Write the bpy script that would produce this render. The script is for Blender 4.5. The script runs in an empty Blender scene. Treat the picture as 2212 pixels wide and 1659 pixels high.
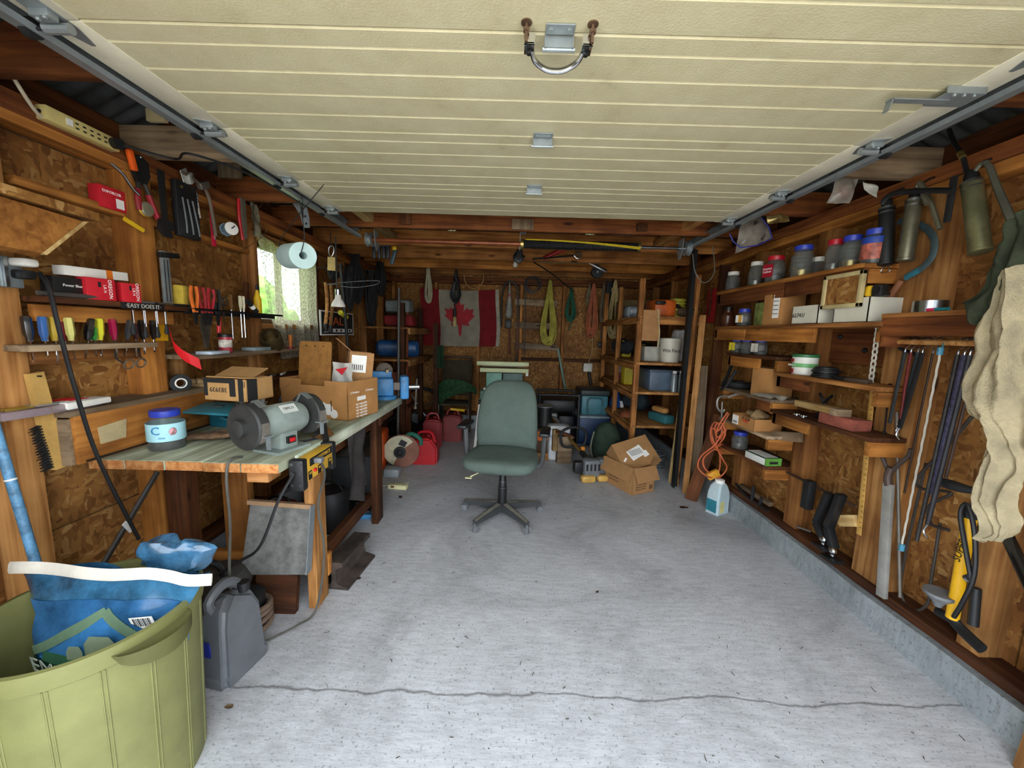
import bpy, bmesh, math, random
from math import sin, cos, pi, radians, sqrt
from mathutils import Vector, Matrix, Euler, noise
V = Vector
rnd = random.Random(11)
SC = bpy.context.scene
COL = SC.collection
# ------------------------------------------------------------------ camera
F = 830.0; PITCH = math.atan(110/830); ROLL = 0.028; CAM = V((0, 0, 1.40))
FWD = V((0, cos(PITCH), -sin(PITCH))); UP0 = V((0, sin(PITCH), cos(PITCH))); R0 = V((1, 0, 0))
RT = R0*cos(ROLL)+UP0*sin(ROLL); UP = -R0*sin(ROLL)+UP0*cos(ROLL)
cd = bpy.data.cameras.new('camera'); cam = bpy.data.objects.new('camera', cd); COL.objects.link(cam)
cd.sensor_width = 36; cd.sensor_fit = 'HORIZONTAL'; cd.lens = F/2212*36; cd.clip_start = .05; cd.clip_end = 200
mw = Matrix((RT, UP, -FWD)).transposed().to_4x4(); mw.translation = CAM; cam.matrix_world = mw
SC.camera = cam
# ------------------------------------------------------------------ world, sun, exposure
wd = bpy.data.worlds.new('sky'); SC.world = wd; wd.use_nodes = True
bg = wd.node_tree.nodes['Background']; bg.inputs[0].default_value = (.86, .93, 1, 1); bg.inputs[1].default_value = 3.4
sl = bpy.data.lights.new('sun', 'SUN'); so = bpy.data.objects.new('sun', sl); COL.objects.link(so)
sl.energy = 9; sl.angle = .1; sl.color = (1, .95, .86); so.rotation_euler = (radians(-38), radians(-25), 0)
SC.view_settings.view_transform = 'Standard'; SC.view_settings.look = 'None'; SC.view_settings.gamma = 1
SC.view_settings.use_curve_mapping = False; SC.view_settings.exposure = 1.08
# ------------------------------------------------------------------ pixel of the photograph -> point on a real plane
def at(px, py, X=None, Y=None, Z=None):
    x = px-1106; y = py-829.5
    d = FWD*F+RT*x-UP*y
    if X is not None: t = (X-CAM.x)/d.x
    elif Y is not None: t = (Y-CAM.y)/d.y
    else: t = (Z-CAM.z)/d.z
    return CAM+d*t
# ------------------------------------------------------------------ materials
def lin(h):
    if isinstance(h, str): c = [int(h[i:i+2], 16)/255 for i in (0, 2, 4)]
    else: c = [v/255 for v in h]
    return tuple(v/12.92 if v <= .04045 else ((v+.055)/1.055)**2.4 for v in c)+(1,)
MATS = {}
def nmat(name):
    m = bpy.data.materials.new(name); m.use_nodes = True; nt = m.node_tree
    return m, nt, nt.nodes['Principled BSDF']
def nd(nt, t, **kw):
    n = nt.nodes.new(t)
    for k, v in kw.items():
        if k.startswith('i_'): n.inputs[int(k[2:])].default_value = v
        else: setattr(n, k, v)
    return n
def ramp(nt, stops):
    r = nt.nodes.new('ShaderNodeValToRGB'); e = r.color_ramp.elements
    while len(e) < len(stops): e.new(.5)
    for q, (p, c) in zip(e, stops): q.position = p; q.color = lin(c) if not (isinstance(c, tuple) and len(c) == 4) else c
    return r
def mat(h, rough=.6, metal=0, var=.14, scale=9, bump=0, emit=0, trans=0, spec=.5, coat=0, sheen=0):
    """painted / plastic / metal stuff of one colour with slight wear"""
    key = (h, rough, metal, var, scale, bump, emit, trans, spec, coat)
    if key in MATS: return MATS[key]
    m, nt, b = nmat('m_%s' % (h if isinstance(h, str) else 'rgb')); L = nt.links.new
    c = lin(h)
    b.inputs['Roughness'].default_value = rough; b.inputs['Metallic'].default_value = metal
    b.inputs['Specular IOR Level'].default_value = spec; b.inputs['Coat Weight'].default_value = coat
    if var or bump:
        tc = nd(nt, 'ShaderNodeTexCoord')
        n = nd(nt, 'ShaderNodeTexNoise'); n.inputs['Scale'].default_value = scale; n.inputs['Detail'].default_value = 6; n.inputs['Roughness'].default_value = .65
        L(tc.outputs['Object'], n.inputs['Vector'])
        lo = tuple(max(0, v*(1-2*var)) for v in c[:3])+(1,); hi = tuple(min(1, v*(1+1.6*var)+.01*var) for v in c[:3])+(1,)
        r = ramp(nt, [(.3, lo), (.7, hi)]); L(n.outputs[0], r.inputs[0]); L(r.outputs[0], b.inputs['Base Color'])
        if bump:
            bp = nd(nt, 'ShaderNodeBump'); bp.inputs['Strength'].default_value = bump; bp.inputs['Distance'].default_value = .004
            n2 = nd(nt, 'ShaderNodeTexNoise'); n2.inputs['Scale'].default_value = scale*12; n2.inputs['Detail'].default_value = 4
            L(tc.outputs['Object'], n2.inputs['Vector']); L(n2.outputs[0], bp.inputs['Height']); L(bp.outputs[0], b.inputs['Normal'])
    else: b.inputs['Base Color'].default_value = c
    if emit: b.inputs['Emission Color'].default_value = c; b.inputs['Emission Strength'].default_value = emit
    if trans:
        tr = nd(nt, 'ShaderNodeBsdfTransparent'); tr.inputs[0].default_value = tuple(.4+.6*v for v in c[:3])+(1,)
        mx = nd(nt, 'ShaderNodeMixShader'); mx.inputs[0].default_value = trans
        L(b.outputs[0], mx.inputs[1]); L(tr.outputs[0], mx.inputs[2]); L(mx.outputs[0], nt.nodes['Material Output'].inputs[0])
    MATS[key] = m; return m
def wood(c1, c2, rough=.75, grain=1.0, knots=True, var=.35):
    """sawn timber, grain along the board's own X axis"""
    key = ('w', c1, c2, rough, grain, knots)
    if key in MATS: return MATS[key]
    m, nt, b = nmat('wood_'+c1); L = nt.links.new
    tc = nd(nt, 'ShaderNodeTexCoord'); oi = nd(nt, 'ShaderNodeObjectInfo')
    off = nd(nt, 'ShaderNodeVectorMath', operation='ADD'); sc = nd(nt, 'ShaderNodeVectorMath', operation='SCALE'); sc.inputs['Scale'].default_value = 13
    L(oi.outputs['Random'], sc.inputs[0]); L(tc.outputs['Object'], off.inputs[0]); L(sc.outputs[0], off.inputs[1])
    mp = nd(nt, 'ShaderNodeMapping'); mp.inputs['Scale'].default_value = (1.3*grain, 24*grain, 24*grain); L(off.outputs[0], mp.inputs[0])
    n = nd(nt, 'ShaderNodeTexNoise'); n.inputs['Scale'].default_value = 1.6; n.inputs['Detail'].default_value = 7; n.inputs['Distortion'].default_value = .6; L(mp.outputs[0], n.inputs['Vector'])
    r = ramp(nt, [(.3, c1), (.68, c2)]); L(n.outputs[0], r.inputs[0])
    n3 = nd(nt, 'ShaderNodeTexNoise'); n3.inputs['Scale'].default_value = 3.5; n3.inputs['Detail'].default_value = 4; L(off.outputs[0], n3.inputs['Vector'])
    mul = nd(nt, 'ShaderNodeMix', data_type='RGBA', blend_type='MULTIPLY'); mul.inputs[0].default_value = .8
    r3 = ramp(nt, [(.3, (150, 135, 120)), (.65, (255, 255, 255))]); L(n3.outputs[0], r3.inputs[0])
    L(r.outputs[0], mul.inputs[6]); L(r3.outputs[0], mul.inputs[7]); col = mul.outputs[2]
    if knots:
        mp2 = nd(nt, 'ShaderNodeMapping'); mp2.inputs['Scale'].default_value = (2.2, 7, 7); L(off.outputs[0], mp2.inputs[0])
        vo = nd(nt, 'ShaderNodeTexVoronoi'); vo.inputs['Scale'].default_value = 1.1; L(mp2.outputs[0], vo.inputs['Vector'])
        rk = ramp(nt, [(.06, (70, 38, 18)), (.13, (255, 255, 255))]); L(vo.outputs['Distance'], rk.inputs[0])
        m2 = nd(nt, 'ShaderNodeMix', data_type='RGBA', blend_type='MULTIPLY'); m2.inputs[0].default_value = .85
        L(col, m2.inputs[6]); L(rk.outputs[0], m2.inputs[7]); col = m2.outputs[2]
    mr = nd(nt, 'ShaderNodeMapRange'); mr.inputs[3].default_value = 1-var; mr.inputs[4].default_value = 1+var; L(oi.outputs['Random'], mr.inputs[0])
    hs = nd(nt, 'ShaderNodeHueSaturation'); L(mr.outputs[0], hs.inputs['Value']); L(col, hs.inputs['Color']); L(hs.outputs[0], b.inputs['Base Color'])
    b.inputs['Roughness'].default_value = rough; b.inputs['Specular IOR Level'].default_value = .25
    bp = nd(nt, 'ShaderNodeBump'); bp.inputs['Strength'].default_value = .35; bp.inputs['Distance'].default_value = .004; L(n.outputs[0], bp.inputs['Height']); L(bp.outputs[0], b.inputs['Normal'])
    MATS[key] = m; return m
def osb_mat():
    m, nt, b = nmat('osb'); L = nt.links.new
    tc = nd(nt, 'ShaderNodeTexCoord'); cols = []
    for rot, sca in (((.6, .5, .4), (1, .34, 1)), ((-.7, .9, -.5), (1, 1, .33))):
        nz = nd(nt, 'ShaderNodeTexNoise'); nz.inputs['Scale'].default_value = 14; L(tc.outputs['Object'], nz.inputs['Vector'])
        ad = nd(nt, 'ShaderNodeMix', data_type='VECTOR'); ad.inputs[0].default_value = .045; L(tc.outputs['Object'], ad.inputs[4]); L(nz.outputs['Color'], ad.inputs[5])
        mp = nd(nt, 'ShaderNodeMapping'); mp.inputs['Rotation'].default_value = rot; mp.inputs['Scale'].default_value = sca; L(ad.outputs[1], mp.inputs[0])
        vo = nd(nt, 'ShaderNodeTexVoronoi'); vo.inputs['Scale'].default_value = 62; vo.inputs['Randomness'].default_value = 1; L(mp.outputs[0], vo.inputs['Vector'])
        cols.append(vo.outputs['Color'])
    sel = nd(nt, 'ShaderNodeTexVoronoi'); sel.inputs['Scale'].default_value = 17; L(tc.outputs['Object'], sel.inputs['Vector'])
    st = nd(nt, 'ShaderNodeMath', operation='GREATER_THAN'); st.inputs[1].default_value = .5; L(sel.outputs['Color'], st.inputs[0])
    mx = nd(nt, 'ShaderNodeMix', data_type='RGBA'); L(st.outputs[0], mx.inputs[0]); L(cols[0], mx.inputs[6]); L(cols[1], mx.inputs[7])
    sp = nd(nt, 'ShaderNodeSeparateColor'); L(mx.outputs[2], sp.inputs[0])
    r = ramp(nt, [(0, '74491f'), (.25, '8c5f2e'), (.55, '986832'), (.85, 'a6773e'), (1, 'ba9058')]); L(sp.outputs[0], r.inputs[0])
    n3 = nd(nt, 'ShaderNodeTexNoise'); n3.inputs['Scale'].default_value = 2.2; n3.inputs['Detail'].default_value = 5; L(tc.outputs['Object'], n3.inputs['Vector'])
    r3 = ramp(nt, [(.35, (150, 128, 105)), (.65, (255, 255, 255))]); L(n3.outputs[0], r3.inputs[0])
    mul = nd(nt, 'ShaderNodeMix', data_type='RGBA', blend_type='MULTIPLY'); mul.inputs[0].default_value = .75; L(r.outputs[0], mul.inputs[6]); L(r3.outputs[0], mul.inputs[7])
    L(mul.outputs[2], b.inputs['Base Color']); b.inputs['Roughness'].default_value = .7; b.inputs['Specular IOR Level'].default_value = .3
    bp = nd(nt, 'ShaderNodeBump'); bp.inputs['Strength'].default_value = .4; bp.inputs['Distance'].default_value = .004; L(sp.outputs[1], bp.inputs['Height']); L(bp.outputs[0], b.inputs['Normal'])
    return m
OSB = osb_mat()
def concrete(c1, c2, c3, crackY=None, streak=1):
    m, nt, b = nmat('concrete'); L = nt.links.new
    tc = nd(nt, 'ShaderNodeTexCoord')
    n = nd(nt, 'ShaderNodeTexNoise'); n.inputs['Scale'].default_value = 1.3; n.inputs['Detail'].default_value = 8; n.inputs['Roughness'].default_value = .7; n.inputs['Distortion'].default_value = .8; L(tc.outputs['Object'], n.inputs['Vector'])
    r = ramp(nt, [(.3, c1), (.5, c2), (.72, c3)]); L(n.outputs[0], r.inputs[0])
    mp = nd(nt, 'ShaderNodeMapping'); mp.inputs['Scale'].default_value = (2, 9, 2); mp.inputs['Rotation'].default_value = (0, 0, .5); L(tc.outputs['Object'], mp.inputs[0])
    n2 = nd(nt, 'ShaderNodeTexNoise'); n2.inputs['Scale'].default_value = 5; n2.inputs['Detail'].default_value = 9; n2.inputs['Roughness'].default_value = .75; L(mp.outputs[0], n2.inputs['Vector'])
    r2 = ramp(nt, [(.36, (176, 172, 168)), (.56, (255, 255, 255))]); L(n2.outputs[0], r2.inputs[0])
    mul = nd(nt, 'ShaderNodeMix', data_type='RGBA', blend_type='MULTIPLY'); mul.inputs[0].default_value = .38*streak; L(r.outputs[0], mul.inputs[6]); L(r2.outputs[0], mul.inputs[7])
    n4 = nd(nt, 'ShaderNodeTexNoise'); n4.inputs['Scale'].default_value = 90; n4.inputs['Detail'].default_value = 4; L(tc.outputs['Object'], n4.inputs['Vector'])
    r4 = ramp(nt, [(.3, (120, 116, 112)), (.42, (255, 255, 255))]); L(n4.outputs[0], r4.inputs[0])
    m4 = nd(nt, 'ShaderNodeMix', data_type='RGBA', blend_type='MULTIPLY'); m4.inputs[0].default_value = .55; L(mul.outputs[2], m4.inputs[6]); L(r4.outputs[0], m4.inputs[7]); col = m4.outputs[2]
    if crackY is not None:
        sx = nd(nt, 'ShaderNodeSeparateXYZ'); L(tc.outputs['Object'], sx.inputs[0])
        nn = nd(nt, 'ShaderNodeTexNoise'); nn.inputs['Scale'].default_value = 3; nn.inputs['Detail'].default_value = 8; L(tc.outputs['Object'], nn.inputs['Vector'])
        a = nd(nt, 'ShaderNodeMath', operation='MULTIPLY_ADD'); a.inputs[1].default_value = .13; L(nn.outputs[0], a.inputs[0]); L(sx.outputs[1], a.inputs[2])
        s = nd(nt, 'ShaderNodeMath', operation='SUBTRACT'); s.inputs[1].default_value = crackY+.065; L(a.outputs[0], s.inputs[0])
        ab = nd(nt, 'ShaderNodeMath', operation='ABSOLUTE'); L(s.outputs[0], ab.inputs[0])
        rc = ramp(nt, [(.0015, (120, 116, 112)), (.006, (255, 255, 255))]); L(ab.outputs[0], rc.inputs[0])
        m5 = nd(nt, 'ShaderNodeMix', data_type='RGBA', blend_type='MULTIPLY'); m5.inputs[0].default_value = .8; L(col, m5.inputs[6]); L(rc.outputs[0], m5.inputs[7]); col = m5.outputs[2]
    L(col, b.inputs['Base Color']); b.inputs['Roughness'].default_value = .55; b.inputs['Specular IOR Level'].default_value = .35
    bp = nd(nt, 'ShaderNodeBump'); bp.inputs['Strength'].default_value = .35; bp.inputs['Distance'].default_value = .006; L(n2.outputs[0], bp.inputs['Height']); L(bp.outputs[0], b.inputs['Normal'])
    return m
PINE = wood('7c4a20', 'b97f45'); PINE2 = wood('8d5a2a', 'c79358'); DARKW = wood('3e2212', '6b3f20'); REDW = wood('5c3018', '8f5529')
ORNW = wood('85501f', 'b97c3a'); GREYW = wood('6b5a48', 'a08a6e'); PALE = wood('b08a4e', 'e0c48c', knots=False)
BLK = mat('17181a', .5); BLKR = mat('101113', .75, var=.2); GREY = mat('6e7174', .5); STEEL = mat('a9acae', .3, 1); ZINC = mat('98a1a4', .42, .55, var=.12)
CHROME = mat('d6d8da', .12, 1, var=0); WHITE = mat('e9e6de', .6, var=.05); RED = mat('c01722', .45); CARD = mat('b07c46', .85, var=.08); CARD2 = mat('a97b4c', .85, var=.1)
YEL = mat('e0b21a', .5); CREAM = mat('d9d2a2', .5, var=.06); DKM = mat('2c2d2e', .45, .6); BRASS = mat('b09a5a', .35, .9); BLUE = mat('1d55a8', .5)
GLASS = mat('c4cac6', .06, var=0, trans=.88, spec=.9); INK = mat('1b1b1b', .8, var=0); TAPEW = mat('f1efe9', .6, var=.03)
# ------------------------------------------------------------------ mesh building
def basis(d, up=V((0, 0, 1))):
    d = d.normalized(); s = up.cross(d)
    if s.length < 1e-4: s = V((1, 0, 0)).cross(d) if abs(d.x) < .9 else V((0, 1, 0)).cross(d)
    s.normalize(); return d, s, d.cross(s).normalized()
def spline(pts, n=6, closed=False):
    P = [V(p) for p in pts]; k = len(P); out = []
    if k < 3: return P
    for i in range(k if closed else k-1):
        a, b, c, d = (P[(i-1) % k], P[i], P[(i+1) % k], P[(i+2) % k]) if closed else (P[max(i-1, 0)], P[i], P[i+1], P[min(i+2, k-1)])
        for j in range(n):
            t = j/n; out.append(.5*((2*b)+(c-a)*t+(2*a-5*b+4*c-d)*t*t+(3*b-a-3*c+d)*t**3))
    if not closed: out.append(P[-1])
    return out
class B:
    def __init__(s): s.bm = bmesh.new(); s.mi = 0
    def _face(s, vs):
        try: f = s.bm.faces.new(vs); f.material_index = s.mi; return f
        except ValueError: return None
    def m(s, i): s.mi = i; return s
    def box(s, c, d, rot=None, bev=0):
        r = rot.to_matrix() if isinstance(rot, Euler) else (Euler(rot).to_matrix() if rot is not None else Matrix.Identity(3))
        c = V(c); hx, hy, hz = d[0]/2, d[1]/2, d[2]/2
        vs = [s.bm.verts.new(c+r@V((x*hx, y*hy, z*hz))) for x in (-1, 1) for y in (-1, 1) for z in (-1, 1)]
        fs = [s._face([vs[i] for i in q]) for q in ((0, 1, 3, 2), (4, 6, 7, 5), (0, 4, 5, 1), (2, 3, 7, 6), (0, 2, 6, 4), (1, 5, 7, 3))]
        if bev:
            es = list({e for f in fs for e in f.edges})
            for f in bmesh.ops.bevel(s.bm, geom=es, offset=bev, segments=2, affect='EDGES', profile=.5)['faces']: f.material_index = s.mi
        return s
    def mm(s, a, b, bev=0): return s.box([(a[i]+b[i])/2 for i in range(3)], [abs(b[i]-a[i]) for i in range(3)], None, bev)
    def ring(s, c, x, y, n, r, ry=None):
        ry = r if ry is None else ry
        return [s.bm.verts.new(c+x*(r*cos(2*pi*i/n))+y*(ry*sin(2*pi*i/n))) for i in range(n)]
    def skin(s, rings, cap=True, closed=False):
        for a, b in zip(rings, rings[1:]+([rings[0]] if closed else [])):
            n = len(a)
            for i in range(n): s._face([a[i], a[(i+1) % n], b[(i+1) % n], b[i]])
        if cap and not closed: s._face(list(reversed(rings[0]))); s._face(rings[-1])
        return s
    def cyl(s, a, b, r, r2=None, n=14, cap=True):
        a, b = V(a), V(b); d, x, y = basis(b-a); return s.skin([s.ring(a, x, y, n, r), s.ring(b, x, y, n, r if r2 is None else r2)], cap)
    def lathe(s, prof, n=20, o=(0, 0, 0), ax=(0, 0, 1), cap=True, sq=1):
        o = V(o); d, x, y = basis(V(ax)); return s.skin([s.ring(o+d*z, x, y, n, max(r, 1e-4), max(r, 1e-4)*sq) for r, z in prof], cap)
    def tube(s, pts, r, n=7, sm=5, closed=False, flat=1):
        P = spline(pts, sm, closed) if sm else [V(p) for p in pts]; k = len(P); rings = []; up = V((.13, .21, .97)).normalized()
        for i, p in enumerate(P):
            t = (P[(i+1) % k]-P[i-1]) if closed else (P[min(i+1, k-1)]-P[max(i-1, 0)])
            if t.length < 1e-7: t = V((0, 0, 1))
            d = t.normalized(); x = up-d*up.dot(d)
            if x.length < 1e-3: x = V((1, 0, 0))-d*d.x
            x.normalize(); y = d.cross(x); up = x
            rr = r(i/(k-1)) if callable(r) else r
            rings.append(s.ring(p, x, y, n, rr, rr*flat))
        return s.skin(rings, True, closed)
    def prism(s, out, z0, z1, M=None):
        M = M or Matrix.Identity(4)
        a = [s.bm.verts.new(M@V((x, y, z0))) for x, y in out]; b = [s.bm.verts.new(M@V((x, y, z1))) for x, y in out]
        return s.skin([a, b])
    def grid(s, fn, nu, nv, th=0):
        g = [[s.bm.verts.new(V(fn(i/nu, j/nv))) for j in range(nv+1)] for i in range(nu+1)]
        fs = [s._face([g[i][j], g[i+1][j], g[i+1][j+1], g[i][j+1]]) for i in range(nu) for j in range(nv)]
        if th: bmesh.ops.solidify(s.bm, geom=[f for f in fs if f], thickness=th)
        return s
    def ball(s, c, r, n=12, sx=1, sy=1, sz=1):
        M = Matrix.Translation(V(c))@Matrix.Diagonal((sx, sy, sz, 1))
        for v in bmesh.ops.create_uvsphere(s.bm, u_segments=n, v_segments=max(6, n*2//3), radius=r, matrix=M)['verts']:
            for f in v.link_faces: f.material_index = s.mi
        return s
    def jit(s, a, sc=8, seed=0):
        for v in s.bm.verts: v.co += noise.noise_vector(v.co*sc+V((seed*3.1, seed*1.7, 0)))*a
        return s
    def o(s, name, m, p=None, loc=None, rot=None, smooth=35):
        me = bpy.data.meshes.new(name); bmesh.ops.recalc_face_normals(s.bm, faces=s.bm.faces); s.bm.to_mesh(me); s.bm.free()
        for q in (m if isinstance(m, (list, tuple)) else [m]): me.materials.append(q)
        if smooth:
            me.polygons.foreach_set('use_smooth', [True]*len(me.polygons)); me.set_sharp_from_angle(angle=radians(smooth))
        ob = bpy.data.objects.new(name, me); COL.objects.link(ob)
        if p: ob.parent = p
        if loc is not None: ob.location = loc
        if rot is not None: ob.rotation_euler = rot
        return ob
def tag(o, label=None, cat=None, group=None, kind=None):
    if label: o['label'] = label
    if cat: o['category'] = cat
    if group: o['group'] = group
    if kind: o['kind'] = kind
    return o
def thing(name, label, cat, loc=(0, 0, 0), rot=(0, 0, 0), group=None):
    e = bpy.data.objects.new(name, None); COL.objects.link(e); e.location = loc; e.rotation_euler = rot; e.empty_display_size = .05
    return tag(e, label, cat, group)
def plank(name, a, b, w, t, m, p=None, up=(0, 0, 1), bev=.002):
    """board from a to b: w across (perpendicular to up), t along up"""
    a, b = V(a), V(b); d, s, u = basis(b-a, V(up)); l = (b-a).length
    ob = B().box((0, 0, 0), (l, w, t), None, bev).o(name, m, p)
    M = Matrix((d, s, u)).transposed().to_4x4(); M.translation = (a+b)/2; ob.matrix_local = M
    return ob
def sets(o, kind='structure'): o['kind'] = kind; return o
def clone(root, loc=None, rot=None, label=None):
    r = root.copy(); COL.objects.link(r)
    if loc is not None: r.location = loc
    if rot is not None: r.rotation_euler = rot
    if label: r['label'] = label
    for ch in root.children:
        c = ch.copy(); COL.objects.link(c); c.parent = r
        for g in ch.children: q = g.copy(); COL.objects.link(q); q.parent = c
    return r
def txt(s, size, m, p, loc, rot, name='lettering', wide=1.0, ext=.0006, align='CENTER'):
    cu = bpy.data.curves.new('t', 'FONT'); cu.body = s; cu.size = size; cu.extrude = ext; cu.align_x = align; cu.align_y = 'CENTER'; cu.resolution_u = 2
    t = bpy.data.objects.new('t', cu); COL.objects.link(t)
    dg = bpy.context.evaluated_depsgraph_get(); me = bpy.data.meshes.new_from_object(t.evaluated_get(dg))
    bpy.data.objects.remove(t); bpy.data.curves.remove(cu); me.materials.clear(); me.materials.append(m)
    ob = bpy.data.objects.new(name, me); COL.objects.link(ob); ob.parent = p; ob.location = loc; ob.rotation_euler = rot; ob.scale = (wide, 1, 1); return ob
RX = (radians(90), 0, 0)                    # lettering that faces -Y
def RZ(a): return (radians(90), 0, a)       # upright lettering turned about Z
# ------------------------------------------------------------------ the setting
XL, XLO, XR, XRO, YB, YBO, ZP = -1.74, -1.83, 1.86, 1.95, 5.50, 5.59, 2.18
YF = .10
floor = sets(B().mm((-2.0, -.02, -.12), (2.1, 5.7, 0)).o('floor', concrete('a0a1a4', 'bfc1c5', 'd2d4d8', crackY=1.33)))
sets(B().mm((-12, -14, -.2), (12, -.02, -.03)).o('driveway', concrete('a39c90', 'b9b3a8', 'c8c3ba')))
lawn = sets(B().mm((-14, -.02, -.25), (-2.0, 12, -.06)).o('lawn', mat('8a9c62', .9, var=.3, scale=3)))
sets(B().mm((2.1, -.02, -.25), (12, 12, -.06)).o('lawn_side', mat('8a9c62', .9, var=.3, scale=3)))
sets(B().mm((-2.0, 5.7, -.25), (2.1, 12, -.06)).o('lawn_back', mat('8a9c62', .9, var=.3, scale=3)))
CONC = concrete('7c8386', '969da0', 'aab0b2', streak=1.2)
def curb(name, a, b):
    q = B(); q.mm(a, b); bmesh.ops.subdivide_edges(q.bm, edges=[e for e in q.bm.edges if abs((e.verts[0].co-e.verts[1].co).length) > 1], cuts=50)
    for v in q.bm.verts:
        if v.co.z > .1: v.co.z += .012*noise.noise(v.co*4); 
    return sets(q.o(name, CONC))
curb('baseboard_right_curb', (1.806, YF, 0), (1.99, YBO, .145))
curb('baseboard_left_curb', (-1.87, YF, 0), (-1.69, YBO, .145))
curb('baseboard_back_curb', (-1.69, 5.47, 0), (1.806, 5.66, .2))
def wall(name, panels, studs, plates, clad):
    w = sets(clad.o(name, GREYW, smooth=0))
    for a, b in panels: B().mm(a, b, .002).o('osb_panel', OSB, w)
    for a, b, ww, tt, m, up in studs: plank('stud', a, b, ww, tt, m, w, up)
    for n, a, b, ww, tt, m in plates: plank(n, a, b, ww, tt, m, w)
    return w
# left wall with window opening Y 2.70..3.44
WY0, WY1, WZ0, WZ1 = 2.70, 3.44, 1.42, 1.99
g = .003
pan = []
for y0, y1 in ((YF, 1.42), (1.42, WY0), (WY1, 4.03), (4.03, YBO)):
    for z0, z1 in ((.18, .56), (.56, 2.07)): pan.append(((XLO-.012, y0+g, z0+g), (XLO, y1-g, z1-g)))
pan += [((XLO-.012, WY0+g, .18), (XLO, WY1-g, .56-g)), ((XLO-.012, WY0+g, .56+g), (XLO, WY1-g, WZ0)), ((XLO-.012, WY0+g, WZ1), (XLO, WY1-g, 2.07))]
cl = B(); x0, x1 = XLO-.05, XLO-.014
for a, b in (((YF, 0), (WY0, 2.2)), ((WY1, 0), (YBO+.1, 2.2)), ((WY0, 0), (WY1, WZ0)), ((WY0, WZ1), (WY1, 2.2))): cl.mm((x0, a[0], a[1]), (x1, b[0], b[1]))
SX = (1, 0, 0)
st = [((-1.785, y, .18), (-1.785, y, 2.07), .038, .09, m, SX) for y, m in ((.55, PINE), (2.66, PINE), (3.48, DARKW), (4.05, PINE), (4.6, PINE), (5.2, PINE))]
st += [((-1.785, 1.33, .18), (-1.785, 1.33, 2.07), .09, .09, PINE2, SX), ((-1.785, 1.865, .18), (-1.785, 1.865, 2.07), .12, .085, ORNW, SX)]
st += [((-1.785, WY0-.02, WZ0-.02), (-1.785, WY1+.02, WZ0-.02), .09, .038, PINE, (0, 0, 1)), ((-1.785, WY0-.02, WZ1+.02), (-1.785, WY1+.02, WZ1+.02), .09, .038, PINE, (0, 0, 1))]
pl = [('sill_plate', (-1.785, YF, .162), (-1.785, YBO, .162), .1, .04, DARKW), ('top_plate', (-1.785, YF, 2.09), (-1.785, YBO, 2.09), .09, .04, ORNW), ('top_plate', (-1.785, YF, 2.14), (-1.785, YBO, 2.14), .1, .07, REDW)]
wl = wall('wall_left', pan, st, pl, cl)
# right wall
pan = [((XRO, y0+g, .18), (XRO+.012, y1-g, 2.07)) for y0, y1 in ((YF, 1.32), (1.32, 2.54), (2.54, 3.76), (3.76, YBO))]
cl = B().mm((XRO+.014, YF, 0), (XRO+.05, YBO+.1, 2.2))
st = [((1.905, y, .19), (1.905, y, 2.07), w, .09, m, SX) for y, w, m in ((.6, .04, PINE), (1.40, .08, PINE2), (1.84, .19, PINE2), (2.41, .11, PINE), (3.04, .1, PINE), (3.6, .04, DARKW), (4.15, .04, PINE), (4.7, .04, PINE), (5.3, .04, PINE))]
pl = [('sill_plate', (1.91, YF, .168), (1.91, YBO, .168), .14, .045, DARKW), ('top_plate', (1.905, YF, 2.085), (1.905, YBO, 2.085), .09, .05, ORNW), ('top_plate', (1.905, YF, 2.145), (1.905, YBO, 2.145), .1, .065, REDW)]
wr = wall('wall_right', pan, st, pl, cl)
# back wall
pan = [((x0+g, YBO, z0), (x1-g, YBO+.012, z1)) for x0, x1 in ((XLO, -.7), (-.7, .5), (.5, XRO)) for z0, z1 in ((.24, 1.03), (1.036, 2.07))]
pan += [((XLO, YBO, 2.08), (XRO, YBO+.012, 2.5))]
cl = B().mm((XLO-.05, YBO+.014, 0), (XRO+.05, YBO+.06, 2.2)); cl.prism([(XLO-.05, 2.2), (XRO+.05, 2.2), (.06, 3.27)], YBO+.014, YBO+.06, Matrix(((1, 0, 0, 0), (0, 0, 1, 0), (0, 1, 0, 0), (0, 0, 0, 1))))
st = [((x, 5.545, .24), (x, 5.545, 2.07), .04, .09, PINE, (0, 1, 0)) for x in (-1.7, -1.1, -.5, .1, .7, 1.3, 1.82)]
st += [((x0, 5.545, 1.035), (x1, 5.545, 1.035), .09, .04, DARKW, (0, 0, 1)) for x0, x1 in ((-1.66, -1.12), (.12, .68), (.72, 1.28))]
pl = [('sill_plate', (XLO, 5.55, .22), (XRO, 5.55, .22), .1, .04, DARKW), ('top_plate', (XLO, 5.545, 2.09), (XRO, 5.545, 2.09), .09, .04, REDW), ('top_plate', (XLO, 5.545, 2.135), (XRO, 5.545, 2.135), .1, .045, REDW)]
wall('wall_back', pan, st, pl, cl)
# front wall round the door opening
cl = B().mm((XLO-.05, -.02, -.05), (-1.27, YF, 2.3)); cl.mm((1.45, -.02, -.05), (XRO+.05, YF, 2.3)); cl.mm((-1.27, -.02, 2.13), (1.45, YF, 2.3))
cl.prism([(XLO-.05, 2.3), (XRO+.05, 2.3), (.06, 3.27)], -.02, YF, Matrix(((1, 0, 0, 0), (0, 0, 1, 0), (0, 1, 0, 0), (0, 0, 0, 1))))
wf = sets(cl.o('wall_front', GREYW, smooth=0))
for x in (-1.31, 1.49): plank('door_jamb', (x, YF+.022, 0), (x, YF+.022, 2.2), .09, .04, PINE, wf, (0, 1, 0))
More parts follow.
